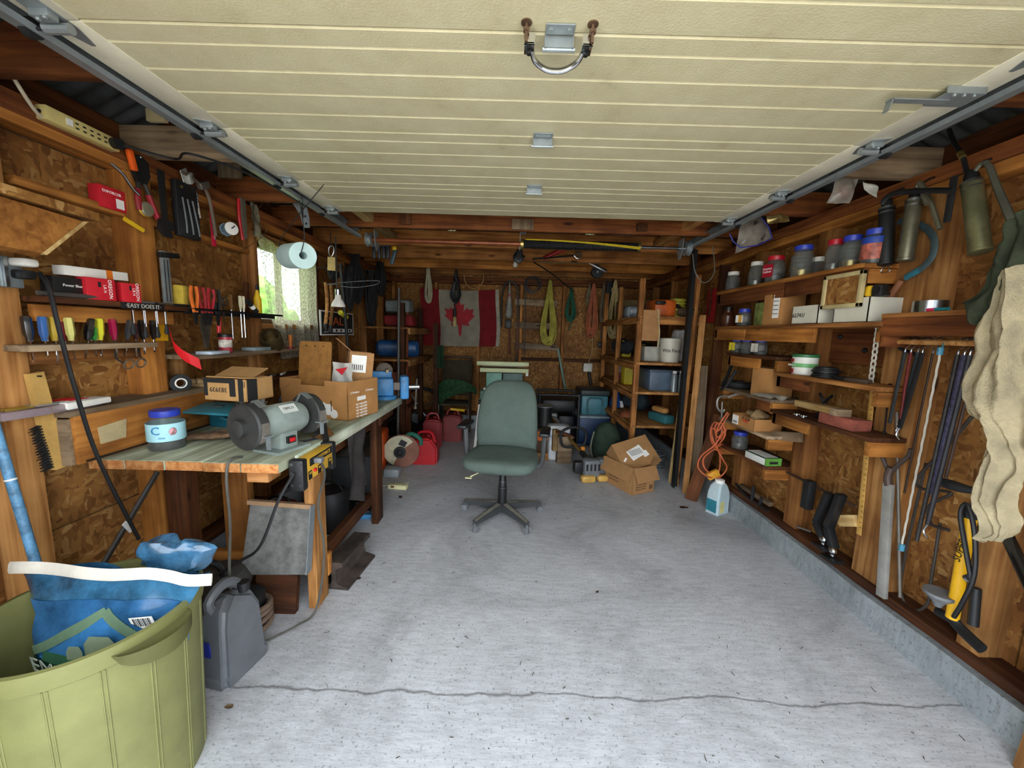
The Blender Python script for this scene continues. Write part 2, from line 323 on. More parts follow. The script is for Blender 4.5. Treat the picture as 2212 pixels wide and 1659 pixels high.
# roof: corrugated sheets, rafters, ties
RIDGE, EAVE, RX0 = 3.18, 2.16, 2.15
roof = B(); nper = 82; ns = nper*6; rows = {}
for side in (-1, 1):
    xe = .06+side*2.22
    P = [(.06, RIDGE), (.06+side*1.1, (RIDGE+EAVE)/2+.01), (xe, EAVE-.04)]
    gr = [[roof.bm.verts.new((x, -.3+6.3*j/ns, z+.09+.010*sin(2*pi*nper*j/ns))) for j in range(ns+1)] for x, z in P]
    for i in range(2):
        for j in range(ns): roof._face([gr[i][j], gr[i+1][j], gr[i+1][j+1], gr[i][j+1]])
roofo = sets(roof.o('roof', mat('5c5e60', .55, .5, var=.25, scale=4)))
TIES = [.78, 1.36, 1.96, 2.55, 3.10, 3.72, 4.33, 4.94, 5.45]
sl_ = (RIDGE-EAVE)/2.12
for i, y in enumerate(TIES):
    for side in (-1, 1):
        plank('rafter', (.06+side*.03, y+.045, RIDGE-.06), (.06+side*2.05, y+.045, EAVE-.0), .038, .1, REDW, roofo)
    if y < 3:
        plank('tie_stub', (XLO-.06, y, 2.25), (-1.36, y, 2.25), .038, .14, (GREYW if i == 2 else REDW), roofo)
        plank('tie_stub', (1.54, y, 2.25), (XRO+.05, y, 2.25), .038, .14, (GREYW if i == 2 else REDW), roofo)
    else: plank('ceiling_tie', (XLO-.05, y, 2.25), (XRO+.05, y, 2.25), .038, .14, (PINE, PINE, ORNW, PINE, REDW)[i % 5], roofo)
# window
win = sets(thing('window_1', None, None, (XLO, 0, 0)))
for a, b in (((WY0, WZ0), (WY1, WZ0+.035)), ((WY0, WZ1-.035), (WY1, WZ1)), ((WY0, WZ0), (WY0+.03, WZ1)), ((WY1-.03, WZ0), (WY1, WZ1)), ((3.06, WZ0), (3.085, WZ1))):
    B().mm((-.04, a[0], a[1]), (.005, b[0], b[1]), .003).o('window_frame', mat('4a3320', .6), win)
B().mm((-.022, WY0, WZ0), (-.018, WY1, WZ1)).o('pane', mat('eef4ee', .05, var=0, trans=.93), win)
# boards added along the eaves to keep outside light from leaking in
for x in (XLO-.075, XRO+.075): plank('eave_light_stop', (x, -.02, 2.24), (x, 5.68, 2.24), .05, .17, DARKW, roofo)
# greenery outside the window
for i, (x, y, z, r) in enumerate([(-6.0, 3.2, 1.0, 1.25), (-7.2, 6.2, 1.3, 1.5), (-6.8, 9.4, 1.3, 1.4), (-6.6, .4, 1.2, 1.3)]):
    q = B(); q.ball((0, 0, 0), r, 32); q.jit(.3, 1.6, i); q.jit(.15, 5, i+7)
    t = thing('shrub', ('round leafy bush', 'tall broad bush', 'full green bush', 'wide low bush')[i]+' outside the left window'+('', ' further back', ' at its far side', ' at its near side')[i], 'shrub', (x, y, -.06), group='bushes outside the window')
    q.o('foliage', mat('6d9a3c', .9, var=.45, scale=5), t, (0, 0, z)); B().cyl((0, 0, 0), (0, 0, z), .08).o('stem', DARKW, t)
# ------------------------------------------------------------------ overhead garage door with its rails
DZ = 2.18; DX0, DX1 = -1.268, 1.446; J = [.585, 1.118, 1.651, 2.184, 2.717]
def doormat():
    m, nt, b = nmat('door_steel'); L = nt.links.new
    tc = nd(nt, 'ShaderNodeTexCoord'); n = nd(nt, 'ShaderNodeTexNoise'); n.inputs['Scale'].default_value = 140; n.inputs['Detail'].default_value = 3; L(tc.outputs['Object'], n.inputs['Vector'])
    n2 = nd(nt, 'ShaderNodeTexNoise'); n2.inputs['Scale'].default_value = 5; n2.inputs['Detail'].default_value = 8; n2.inputs['Roughness'].default_value = .75; L(tc.outputs['Object'], n2.inputs['Vector'])
    r = ramp(nt, [(.22, 'b0a684'), (.4, 'cfc7a2'), (.7, 'ddd6b4')]); L(n2.outputs[0], r.inputs[0]); L(r.outputs[0], b.inputs['Base Color'])
    bp = nd(nt, 'ShaderNodeBump'); bp.inputs['Strength'].default_value = .35; bp.inputs['Distance'].default_value = .003; L(n.outputs[0], bp.inputs['Height']); L(bp.outputs[0], b.inputs['Normal'])
    b.inputs['Roughness'].default_value = .45; return m
DOORM = doormat(); STILE = mat('dcd6c0', .45, var=.06)
door = thing('garage_door', 'cream ribbed sectional overhead door rolled open under the roof', 'garage door', (0, 0, DZ))
for k in range(4):
    y0, y1 = J[k]+.0025, J[k+1]-.0025; L_ = y1-y0
    prof = [(0, .004), (.004, 0)]
    for f in (.13, .34, .557, .786): prof += [(f*L_-.006, 0), (f*L_-.0015, .0045), (f*L_+.0015, .0045), (f*L_+.006, 0)]
    prof += [(L_-.004, 0), (L_, .004), (L_, .045), (0, .045)]
    q = B(); a = [q.bm.verts.new((DX0+.002, y0+u, w)) for u, w in prof]; b_ = [q.bm.verts.new((DX1-.002, y0+u, w)) for u, w in prof]; q.skin([a, b_])
    pn = q.o('door_panel', DOORM, door, smooth=0)
    for x0, x1 in ((DX0, DX0+.11), (DX1-.11, DX1)): B().mm((x0, y0, -.0022), (x1, y1, .046), .001).o('end_stile', STILE, pn)
def hinge_c(x, y):
    q = B(); q.box((0, -.02, -.003), (.075, .034, .004), None, .001); q.box((0, .004, -.016), (.07, .004, .03)); q.cyl((-.043, .012, -.03), (.043, .012, -.03), .0065, n=8)
    for sx in (-.024, .024): q.cyl((sx, -.022, -.004), (sx, -.022, -.011), .006, n=6)
    for sx in (-.036, .036): q.box((sx, .01, -.015), (.004, .02, .034))
    return q.o('centre_hinge', ZINC, door, (x, y, 0))
for px, py, y in ((1208, 78, J[1]), (1172, 300, J[2]), (1154, 405, J[3])): hinge_c(at(px, py, Z=DZ).x, y)
def hinge_e(s, y, k):
    x = (DX0+.05 if s < 0 else DX1-.05)
    q = B(); L_ = .115 if k else .16
    q.prism([(-.028, -L_*.62), (.03, -L_*.45), (.03, L_*.15), (.008, L_*.55), (-.004, L_*.55), (-.028, L_*.1)] if s < 0 else [(.028, -L_*.62), (.028, L_*.1), (.004, L_*.55), (-.008, L_*.55), (-.03, L_*.15), (-.03, -L_*.45)], -.0045, -.002)
    q.cyl((-.032, 0, -.022), (.036, 0, -.022), .013, n=10); q.box((0, -.03, -.012), (.05, .028, .018), None, .003)
    for u, w in ((-.012, -.032), (.012, -.038), (0, .035)): q.cyl((u*-s, w, -.005), (u*-s, w, -.026 if w < 0 else -.011), .0055, n=6)
    h = q.o('end_hinge', ZINC, door, (x, y, 0))
    r = B(); r.cyl((s*.03, 0, -.022), (s*.075, 0, -.022), .005, n=8); r.cyl((s*.062, 0, -.022), (s*.082, 0, -.022), .024, n=18)
    r.o('roller', BLKR, h)
for s in (-1, 1):
    for k, y in enumerate(J[1:4]+[J[4]-.05]): hinge_e(s, y, k)
# slide lock on the last section seen on the right
p = at(2040, 215, Z=DZ-.02); lk = thing('x', None, None); lk.name = 'slide_lock'; lk.parent = door; lk.location = (p.x, p.y, 0)
B().box((.03, 0, -.02), (.12, .07, .003)).box((.03, -.034, -.011), (.12, .003, .02)).box((.03, .034, -.011), (.12, .003, .02)).o('lock_case', ZINC, lk)
B().box((-.08, .005, -.024), (.18, .022, .004)).box((-.168, .005, -.04), (.004, .022, .036), (0, .25, 0)).o('lock_bolt', ZINC, lk)
for u in (0, .03, .06): B().cyl((u, -.028, -.021), (u, -.028, -.028), .005, n=6).o('screw', ZINC, lk)
# lift handle
p = at(1206, 92, Z=DZ-.03); hd = bpy.data.objects.new('lift_handle', None); COL.objects.link(hd); hd.parent = door; hd.location = (p.x, p.y-.01, 0)
B().tube([(-.068, .03, -.038), (-.058, .055, -.045), (-.03, .075, -.052), (0, .08, -.054), (.03, .075, -.052), (.058, .055, -.045), (.068, .03, -.038)], .0085, 10, 5, flat=.75).o('grip', CHROME, hd)
for s in (-1, 1):
    B().box((s*.075, .018, -.04), (.026, .04, .005), None, .001).box((s*.075, .0, -.03), (.028, .004, .025)).o('handle_foot', CHROME, hd)
    for u in (.008, .028): B().cyl((s*.075, u, -.042), (s*.075, u, -.049), .006, n=8).o('rivet', DKM, hd)
    B().cyl((s*.084, -.012, 0), (s*.084, -.012, -.045), .004, n=8).cyl((s*.084, -.012, -.014), (s*.084, -.012, -.022), .009, n=6).cyl((s*.084, -.012, -.0), (s*.084, -.012, -.003), .014, n=14).o('carriage_bolt', mat('7d6552', .5, .7), hd)
# rails
C_ = [(0, 0), (.032, 0), (.04, .014), (.037, .015), (.030, .003), (.003, .003), (.003, .06), (.030, .06), (.037, .049), (.04, .05), (.032, .063), (0, .063)]
def rail(s, x, label):
    path = [(3.30 if s < 0 else 3.40, 0)]; q = B(); rings = []
    pts = [(path[0][0], 0., 0.), (.56, 0., 0.)]+[(.56-.3*sin(t), -.3*(1-cos(t)), t) for t in [pi/2*i/8 for i in range(1, 9)]]+[(.26, -2.1, pi/2)]
    for y, z, t in pts:
        n = V((0, -sin(t), cos(t))) # normal, pointing away from the opening
        rings.append([q.bm.verts.new(V((x-s*u, y, 2.148+z))+n*w) for u, w in C_])
    q.skin(rings); o = thing('door_rail', label, 'rail'); q.o('track', ZINC, o, smooth=30)
    B().mm((x+s*.002, .9, 2.205), (x+s*.006, 3.3, 2.24)).mm((x+s*.002, .9, 2.236), (x+s*.034, 3.3, 2.24)).o('stiffening_angle', ZINC, o)
    for y in (1.0, 1.96+.03, 2.55+.03, 3.1): B().mm((x+s*.006, y, 2.2), (x+s*.009, y+.035, 2.36)).o('hanger_strap', ZINC, o)
    for y in [.8+.28*i for i in range(9)]: B().cyl((x-s*.003, y, 2.18), (x-s*.006, y, 2.18), .006, n=8).o('bolt', STEEL, o)
    return o
rail(-1, -1.308, 'galvanised steel door rail under the roof on the workbench side')
rail(1, 1.484, 'galvanised steel door rail under the roof on the shelf side')
# torsion spring shaft
YS, ZS = 3.36, 2.145
tsx = [at(px, py, Y=YS).x for px, py in ((806, 509), (1128, 518), (1380, 522), (1478, 525))]
sh = thing('torsion_spring', 'black coil torsion spring on a long shaft behind the open door', 'door spring', (0, YS, ZS))
B().cyl((tsx[0]-.06, 0, 0), (tsx[1], 0, 0), .019).o('shaft_pipe', mat('8a4a28', .35, .3, var=.2), sh)
B().cyl((tsx[2], 0, 0), (tsx[3]+.08, 0, 0), .013).o('shaft', STEEL, sh)
q = B(); n = 64; q.lathe([(.036-.004*(i % 2)+.004*sin(pi*i/(2*n)), (tsx[2]-tsx[1])*i/(2*n)) for i in range(2*n+1)], 14, (tsx[1], 0, 0), (1, 0, 0)); q.o('coil', BLK, sh)
ln = tsx[2]-tsx[1]; B().tube([(tsx[1]+ln*(.03+.97*t), -.033-.004*sin(pi*t), .03-.045*t*t) for t in [i/8 for i in range(9)]], lambda t: .004+.008*t, 6, 3).o('paint_stripe', mat('cdb318', .6), sh)
for x, m_ in ((tsx[1], BRASS), (tsx[2], BRASS)): B().cyl((x-.012, 0, 0), (x+.012, 0, 0), .042, n=18).o('winding_cone', m_, sh)
B().mm((tsx[1]-.02, -.002, -.05), (tsx[1]-.016, .025, .085)).mm((tsx[1]-.02, -.03, .082), (tsx[1]+.035, .02, .086)).o('centre_bracket', ZINC, sh)
for x, s in ((tsx[0], -1), (tsx[3], 1)):
    B().prism([(-.06, .07), (.03, .07), (.05, -.02), (.02, -.09), (-.02, -.09), (-.05, -.02)], -.002, .002, Matrix.Translation((x-s*.03, 0, 0))@Matrix.Rotation(pi/2, 4, 'Y')@Matrix.Rotation(pi/2, 4, 'Z')).o('end_bearing_plate', ZINC, sh)
    B().lathe([(.03, 0), (.058, .002), (.058, .008), (.05, .01), (.046, .03), (.05, .036), (.058, .04), (.058, .046), (.02, .05)], 22, (x+s*.005, 0, 0), (s, 0, 0)).o('cable_drum', ZINC, sh)
for nm, x, y0, y1, lab in (('rail_beam', -1.13, 2.74, 3.69, 'short yellow pine beam above the far end of the bench-side rail'), ('rail_beam', 1.30, 2.74, 3.69, 'short yellow pine beam above the far end of the shelf-side rail')):
    tag(plank(nm, (x, y0, 2.245), (x, y1, 2.245), .07, .06, PALE if x < 0 else PINE2), lab, 'beam', 'rail beams')
c = spline([(tsx[3]+.07, YS-.02, 2.10), (tsx[3]+.09, YS-.05, 1.95), (tsx[3]+.17, YS-.06, 1.86), (tsx[3]+.25, YS-.05, 1.95), (tsx[3]+.24, YS, 2.17)], 5)
tag(B().tube(c, .004, 6, 0).o('lift_cable', mat('8f8f88', .5, .6)), 'grey wire lift cable looping under the far end of the shelf-side rail', 'cable')
# perforated strap bracket hanging over the bench-side rail
p = at(668, 462, Y=2.62)
hb = thing('perforated_bracket', 'flat grey perforated steel bracket hanging behind the bench-side rail', 'bracket', (-1.40, 2.60, 2.1))
B().prism([(-.09, .16), (.03, .16), (.06, .0), (.06, -.06), (.02, -.06), (-.0, .02)], -.002, .002, Matrix.Rotation(pi/2, 4, 'X')).o('plate', ZINC, hb)
for u, w in ((-.01, .1), (.015, .06), (.035, .01), (.04, -.035)): B().cyl((u, -.001, w), (u, -.004, w), .007, n=10).o('hole', BLK, hb)
# scraps of board nailed to the ties
def scrap(px0, py0, px1, py1, Y, lab, m=PALE):
    a, b = at(px0, py0, Y=Y), at(px1, py1, Y=Y); l = b.x-a.x
    tag(B().box((0, 0, 0), (a.z-b.z, .022, l), None, .001).o('scrap_board', m, None, ((a.x+b.x)/2, Y, (a.z+b.z)/2), (0, pi/2, 0)), lab, 'board', 'board scraps under the roof')
scrap(318, 236, 360, 264, 1.92, 'pale scrap board on the tie behind the power strip', mat('c9b88a', .7))
scrap(470, 330, 523, 386, 2.50, 'weathered square scrap board hanging under a tie by the bench-side rail', GREYW)
scrap(1106, 473, 1152, 497, 3.068, 'grey board patch on the first full ceiling tie', GREYW)
scrap(862, 459, 888, 485, 3.068, 'dark board patch on the first full ceiling tie', DARKW)
scrap(1376, 483, 1398, 500, 3.068, 'short dark patch near the spring end of the first full tie', DARKW)
# ------------------------------------------------------------------ rubbish bin with feed bag
BX, BY, BZ = -1.205, 1.02, .58
OLIVE = mat('747444', .55, var=.1, scale=5, bump=.15)
bin_ = thing('garbage_bin', 'big olive green plastic bin standing at the door opening', 'bin', (BX, BY, 0))
q = B(); n = 96; rings = []
def binr(z, k, inner=0):
    r = .228+.019*z/BZ-inner; a = 2*pi*k/n
    return r
for z, inn in ((0, 0), (.02, 0), (.3, 0), (.525, 0), (.53, -.006), (.555, -.008), (.58, -.006), (.582, .004), (.54, .010), (.03, .012)):
    rings.append([q.bm.verts.new((binr(min(z, BZ), k, inn)*cos(2*pi*k/n), binr(min(z, BZ), k, inn)*sin(2*pi*k/n), z)) for k in range(n)])
q.skin(rings); q.o('bin_body', OLIVE, bin_, smooth=25)
for k in range(16):
    for da in (0, .035): a = 2*pi*k/16+da+.08; B().tube([((.228+.0185*z/BZ+.0005)*cos(a), (.228+.0185*z/BZ+.0005)*sin(a), z) for z in (.01, .27, .525)], .0022, 5, 0).o('rib', OLIVE, bin_)
for a in (-.25, pi-.25):
    q = B()
    def hf(u, v, a=a):
        t = a+(u-.5)*.75; e = sin(pi*u)**.6; r = .252+.052*e*v
        return (r*cos(t), r*sin(t), (.555)-.055*v*(1-v)*e-.0*v)
    q.grid(hf, 14, 5, .004)
    q.grid(lambda u, v, a=a: ((.252+.052*sin(pi*u)**.6)*cos(a+(u-.5)*.75), (.252+.052*sin(pi*u)**.6)*sin(a+(u-.5)*.75), .558-.05*v*sin(pi*u)**.5), 14, 3, .004)
    q.o('carry_handle', OLIVE, bin_)
# feed bag
bag = thing('feed_bag', 'blue printed feed bag with a white sewn top standing in the green bin', 'bag', (BX+.02, BY+.0, .02))
BAGB = mat('3f7fb4', .25, var=.35, scale=7, coat=.4); BAGD = mat('2b5a78', .22, var=.4, scale=9, coat=.5)
def bagpt(u, v, s):
    x = (u-.5)*2*(.195+.03*v if v < .82 else .2196+(v-.82)*.40)
    dep = .10*(1-(2*u-1)**2)**.5*(1-.9*max(0, (v-.5)/.5)**1.3)
    p = V((x, .0+.05*v-s*dep, .0+.645*v)); p += noise.noise_vector(V((x*8, v*6, s*2)))*.014*(.3+v)
    return p
q = B()
q.grid(lambda u, v: bagpt(u, v, 1), 26, 34); q.grid(lambda u, v: bagpt(u, v, -1), 26, 34); bmesh.ops.remove_doubles(q.bm, verts=q.bm.verts, dist=.004)
q.o('sack', BAGD, bag)
q = B(); q.grid(lambda u, v: bagpt(.05+.9*u, .50+.38*v, 1)+V((0, -.004, 0)), 24, 24, .0015); q.o('printed_panel', BAGB, bag)
q = B(); q.tube([bagpt(-.0+1.0*t, .985, 1)+V((.02*(t-.5)*2, -.01, .012-.03*max(0, t-.85)*4)) for t in [i/10 for i in range(11)]], .017, 6, 3, flat=.2).o('sewn_strip', mat('c9c2b4', .85, var=.1), bag)
def onbag(u, v, off=.007): return bagpt(.05+.9*u, .50+.38*v, 1)+V((0, -off, 0))
def strip(name, a, b, w, m, off=.007, k=8):
    q = B(); a, b = V(a), V(b); d = (b-a); nn = V((-d.y, d.x)).normalized()*w
    q.grid(lambda u, v: onbag(*((a+d*u)+nn*(v-.5)), off), k, 2, .001); return q.o(name, m, bag)
GL = mat('8fae8c', .4); GD = mat('1f4a3c', .4)
q = B(); q.grid(lambda u, v: onbag(.12+.82*u+(.41-.82*u)*v*.95, .42+.42*v, .0055), 12, 10, .001); q.o('emblem_sky', mat('4f9fdc', .3, var=.2), bag)
strip('emblem_border', (.04, .45), (.56, .9), .08, GL, .008); strip('emblem_border', (1.0, .45), (.55, .9), .08, GL, .0085)
strip('emblem_field', (.16, .46), (.84, .46), .1, mat('4f8a64', .4), .0075); strip('emblem_banner', (.02, .34), (.98, .34), .15, GD, .0085)
def onbagobj(o_, u, v, off):
    p = onbag(u, v, off); o_.location = p
q = B(); 
for cx, w, h in ((.60, .09, .06), (.44, .045, .04)): q.prism([(-w/2, 0), (w/2, 0), (w/2, h*.6), (w*.3, h), (-w*.3, h), (-w/2, h*.6)], 0, .001, Matrix.Translation(onbag(cx, .5, .012))@Matrix.Rotation(pi/2, 4, 'X'))
q.o('emblem_barn', mat('8b9a7c', .5), bag)
txt('EMPIRE', .07, mat('cfd9c8', .5, var=0), bag, onbag(.07, .34, .018), (radians(96), 0, -.25), wide=1.15, align='LEFT')
q = B(); q.prism([(-.035, -.02), (.035, -.02), (.035, .02), (-.035, .02)], 0, .001, Matrix.Translation(onbag(.86, .78, .012))@Matrix.Rotation(radians(100), 4, 'X')@Matrix.Rotation(.15, 4, 'Z')); q.o('barcode_patch', TAPEW, bag)
q = B()
for i in range(11): q.prism([(-.026+i*.005, -.012), (-.026+i*.005+.0015+.0015*(i % 3 == 0), -.012), (-.026+i*.005+.0015+.0015*(i % 3 == 0), .016), (-.026+i*.005, .016)], .0011, .0018, Matrix.Translation(onbag(.86, .78, .012))@Matrix.Rotation(radians(100), 4, 'X')@Matrix.Rotation(.15, 4, 'Z'))
q.o('barcode', INK, bag)
# second crumpled blue bag showing behind the sewn strip
q = B(); q.ball((0, 0, 0), .09, 28, 1.3, .5, .8); q.jit(.04, 9, 3); q.jit(.02, 25, 5)
tag(q.o('crumpled_sack', mat('35607f', .25, var=.4, scale=14, coat=.4), None, (-1.09, 1.175, .635)), 'crumpled dark blue plastic sack behind the white-topped feed bag', 'bag')
# ------------------------------------------------------------------ workbench
BT = .85
GRN = wood('8a8f78', 'b9c0a6', grain=.8, knots=False, var=.1); RAW = wood('b06a34', 'e0a468', knots=False)
wb = thing('workbench', 'long wooden workbench with worn pale green top along the window wall', 'workbench', (0, 0, 0))
xs = [-1.70, -1.555, -1.395, -1.24, -1.085, -.93]
for i in range(5):
    y0 = 1.49+rnd.uniform(-.006, .006)
    t = plank('top_plank', (xs[i]/2+xs[i+1]/2, y0, BT-.02), (xs[i]/2+xs[i+1]/2, 3.16, BT-.02), xs[i+1]-xs[i]-.004, .04, GRN, wb)
    e = plank('end_grain', (xs[i]/2+xs[i+1]/2, y0-.003, BT-.021), (xs[i]/2+xs[i+1]/2, y0+.0, BT-.021), xs[i+1]-xs[i]-.005, .037, RAW, wb)
plank('edge_board', (-.922, 1.60, BT-.03), (-.922, 3.16, BT-.03), .016, .06, wood('9fae98', 'd3d8c4', knots=False), wb)
for y in (1.79, 2.65):
    plank('leg', (-.965, y+.03, 0), (-.965, y+.03, BT-.04), .045, .115, PINE2 if y < 2 else DARKW, wb, (0, 1, 0))
plank('leg', (-1.66, 1.86, 0), (-1.66, 1.86, BT-.04), .09, .09, DARKW, wb, (0, 1, 0))
plank('leg', (-1.42, 1.92, .0), (-1.42, 1.92, BT-.04), .13, .05, ORNW, wb, (0, 1, 0))
plank('leg', (-1.6, 2.95, .0), (-1.6, 2.95, BT-.04), .09, .05, PINE, wb, (0, 1, 0))
plank('cross_rail', (-1.7, 1.84, BT-.085), (-.93, 1.84, BT-.085), .045, .09, DARKW, wb)
plank('cross_rail', (-1.7, 2.70, BT-.085), (-.93, 2.70, BT-.085), .045, .09, DARKW, wb)
plank('side_rail', (-.985, 1.86, BT-.09), (-.985, 3.1, BT-.09), .03, .1, DARKW, wb)
plank('stretcher', (-1.64, 1.90, .16), (-.94, 1.90, .16), .04, .12, ORNW, wb)
plank('stretcher', (-1.0, 1.92, .19), (-1.0, 2.64, .19), .04, .08, DARKW, wb)
plank('stub_block', (-1.11, 1.60, BT-.075), (-1.02, 1.60, BT-.075), .09, .065, RAW, wb)
# raised ledge with framed hole at the wall side of the bench
lg = thing('bench_ledge', 'wooden ledge box with a beige patched hole on the bench against the wall', 'ledge', (0, 0, BT))
plank('face_board', (-1.665, 1.42, .095), (-1.665, 2.1, .095), .02, .19, ORNW, lg)
plank('end_board', (-1.745, 1.415, .09), (-1.67, 1.415, .09), .02, .18, GREYW, lg)
plank('top_board', (-1.74, 1.40, .2), (-1.74, 2.36, .2), .17, .022, GREYW, lg)
plank('second_face_board', (-1.665, 2.11, .085), (-1.665, 2.5, .085), .02, .17, DARKW, lg)
B().prism([(1.50, .06), (1.60, .062), (1.61, .14), (1.495, .13)], 0, .004, Matrix(((0, 0, 1, -1.654), (1, 0, 0, 0), (0, 1, 0, 0), (0, 0, 0, 1)))).o('patch', mat('b9a67c', .8, var=.15, bump=.3), lg)
B().mm((-1.652, 1.44, .006), (-1.646, 2.05, .012)).o('dark_gap', BLK, lg)
# clear organiser boxes and bits on the ledge
for i, (px, py, w, l, lab, c) in enumerate(((160, 898, .06, .13, 'clear plastic box of brass bits at the near end of the bench ledge', 'b9a04e'), (228, 888, .06, .15, 'long clear plastic box of drill bits on the bench ledge', 'c9c9c9'), (285, 878, .06, .12, 'clear tray of red capped bits on the bench ledge', 'd2202c'))):
    p = at(px, py, Z=BT+.222); p.x = -1.735
    t = thing('organiser_box', lab, 'box', (p.x, p.y, BT+.2112), (0, 0, .1*i-.1), 'organiser boxes on the bench ledge')
    B().mm((-w, -l/2, 0), (w, l/2, .028), .003).o('case', mat('b9a8ae', .1, var=.1, trans=.55), t)
    for k in range(5): B().cyl((-w*.7+k*w*.3, -l*.3, .03), (-w*.6+k*w*.3, l*.25, .03), .0045, n=8).o('bit', mat(c, .3, .7 if i < 2 else 0), t)
p = at(318, 868, Z=BT+.24); t = thing('paper_packet', 'crumpled white paper packet on the bench ledge', 'packet', (-1.70, p.y, BT+.2115))
q = B(); q.box((0, 0, .018), (.07, .16, .03), None, .006); q.jit(.008, 22, 2); q.o('paper', WHITE, t)
t = thing('egg_carton', 'brown egg carton tray at the far end of the bench ledge', 'carton', (-1.72, 2.2, BT+.2115))
q = B(); q.box((0, 0, .008), (.12, .26, .014))
for i in range(3):
    for j in range(6): q.lathe([(.017, 0), (.017, .018), (.011, .026)], 8, (-.04+.04*i, -.105+.042*j, .012))
q.o('tray', mat('a98a60', .9, var=.15), t)
# blue-lid jar of nails
p = at(355, 962, Z=BT)
def jar(name, lab, loc, r, h, lid, fill=None, fh=.3, sq=False, cat='jar', group=None, lidh=.022, glass=None, shoulder=True):
    t = thing(name, lab, cat, loc, (0, 0, 0), group); hh = h-lidh
    pr = [(r*.94, 0), (r, .012), (r, hh*.72), (r*.72, hh*.95), (r*.7, hh)] if shoulder else [(r*.94, 0), (r, .01), (r, hh*.9), (r*.85, hh)]
    B().lathe(pr, 8 if sq else 20).o('jar_body', glass or GLASS, t, smooth=50 if not sq else 20)
    B().lathe([(r*.78, hh-.004), (r*.8, hh), (r*.8, h), (r*.76, h+.002)], 20).o('lid', lid, t)
    if fill:
        q = B(); R2 = random.Random(int(loc[0]*991+loc[1]*77) & 255)
        q.lathe([(r*.88, .004), (r*.93, .012), (r*.93, hh*fh*.8), (r*.5, hh*fh)], 12)
        for k in range(26):
            a, rr = R2.uniform(0, 6.28), r*.86*sqrt(R2.random()); c = V((rr*cos(a), rr*sin(a), hh*fh*R2.uniform(.75, 1.02))); d = V((R2.uniform(-1, 1), R2.uniform(-1, 1), R2.uniform(-.4, .7)))*r*.14
            q.cyl(c-d, c+d, .0016+r*.012, n=5)
        q.o('contents', fill, t)
    return t
NAILS = mat('8d8a84', .35, .8, var=.3, scale=40); NAILD = mat('4b4744', .4, .6, var=.3, scale=40); BLID = mat('2c3fae', .4, var=.05); RLID = mat('b81428', .4, var=.05); WLID = mat('dedbd0', .5, var=.05); CLID = BLID
pj = at(355, 958, Z=BT); pj.y = 1.66; pj.x = -1.53
j1 = jar('nail_jar', 'large jar of nails with blue lid and pale blue label on the bench', (pj.x, pj.y, BT), .067, .172, BLID, NAILD, .3)
B().lathe([(.0677, .042), (.0682, .043), (.0682, .118), (.0677, .119)], 24, cap=False).o('paper_label', mat('a9dbe6', .5, var=.06), j1)
a = math.atan2(-pj.y, -pj.x)
def onjar(t, r, a, z, s, size, m, nm='lettering'): return txt(s, size, m, t, (r*cos(a), r*sin(a), z), RZ(a+pi/2), nm)
onjar(j1, .0692, a-.55, .09, 'C', .05, mat('2a7fb0', .5, var=0)); onjar(j1, .0692, a-.25, .06, 'clean', .012, mat('2a7fb0', .5, var=0))
B().ball((.066*cos(a+.35), .066*sin(a+.35), .085), .022, 10, .35, 1, .8).o('label_picture', mat('c98f95', .6, var=.5, scale=60), j1)
# gloves
t = thing('work_glove', 'dirty brown leather work glove on the bench beside the blue-lid jar', 'glove', at(462, 946, Z=BT+.012), (0, 0, .35))
q = B(); q.ball((0, 0, .012), .05, 14, 1.15, .9, .36)
for k, (u, l) in enumerate(((-.03, .07), (-.01, .085), (.012, .08), (.032, .065))): q.tube([(.045, u, .012), (.045+l*.6, u*1.15, .018), (.045+l, u*1.2, .008)], .011, 7, 3)
q.tube([(.0, .04, .012), (.035, .066, .014), (.06, .07, .01)], .011, 7, 3); q.lathe([(.038, 0), (.043, .05), (.046, .06)], 14, (-.03, 0, .012), (-1, 0, 0), sq=.35); q.jit(.005, 30)
q.o('glove_hand', mat('6d5138', .9, var=.35, scale=20), t)
# teal steel toolbox with its lid open
TEAL = mat('1f6d82', .4, var=.18); TEALL = mat('357f8d', .35, var=.15)
pa, pb = at(414, 926, Z=BT), at(512, 940, Z=BT)
t = thing('steel_toolbox', 'open teal steel toolbox on the bench behind the grinder', 'toolbox', (pa.x+.05, pa.y+.06, BT), (0, 0, -.12))
q = B()
for a_, b_ in (((0, 0, 0), (.32, .15, .004)), ((0, 0, 0), (.32, .004, .10)), ((0, .146, 0), (.32, .15, .10)), ((0, 0, 0), (.004, .15, .10)), ((.316, 0, 0), (.32, .15, .10))): q.mm(a_, b_)
q.o('box_body', TEAL, t)
B().box((.1, -.07, .118), (.42, .16, .012), (.14, 0, 0), .003).o('open_lid', TEALL, t)
B().tube([(.1, -.006, .075), (.1, -.03, .06), (.16, -.035, .052), (.22, -.03, .06), (.22, -.006, .075)], .006, 8, 4).o('handle', TEALL, t)
B().box((.12, -.06, .128), (.05, .025, .012), (.14, 0, .2), .002).o('latch_block', mat('3a4a4c', .6), t)
for k in range(4): B().tube([(.05+.06*k, .05, .02), (.07+.06*k, .07, .11), (.10+.05*k, .08, .12), (.12+.05*k, .1, .05)], .006, 6, 3).o('tool_cable', BLK, t)
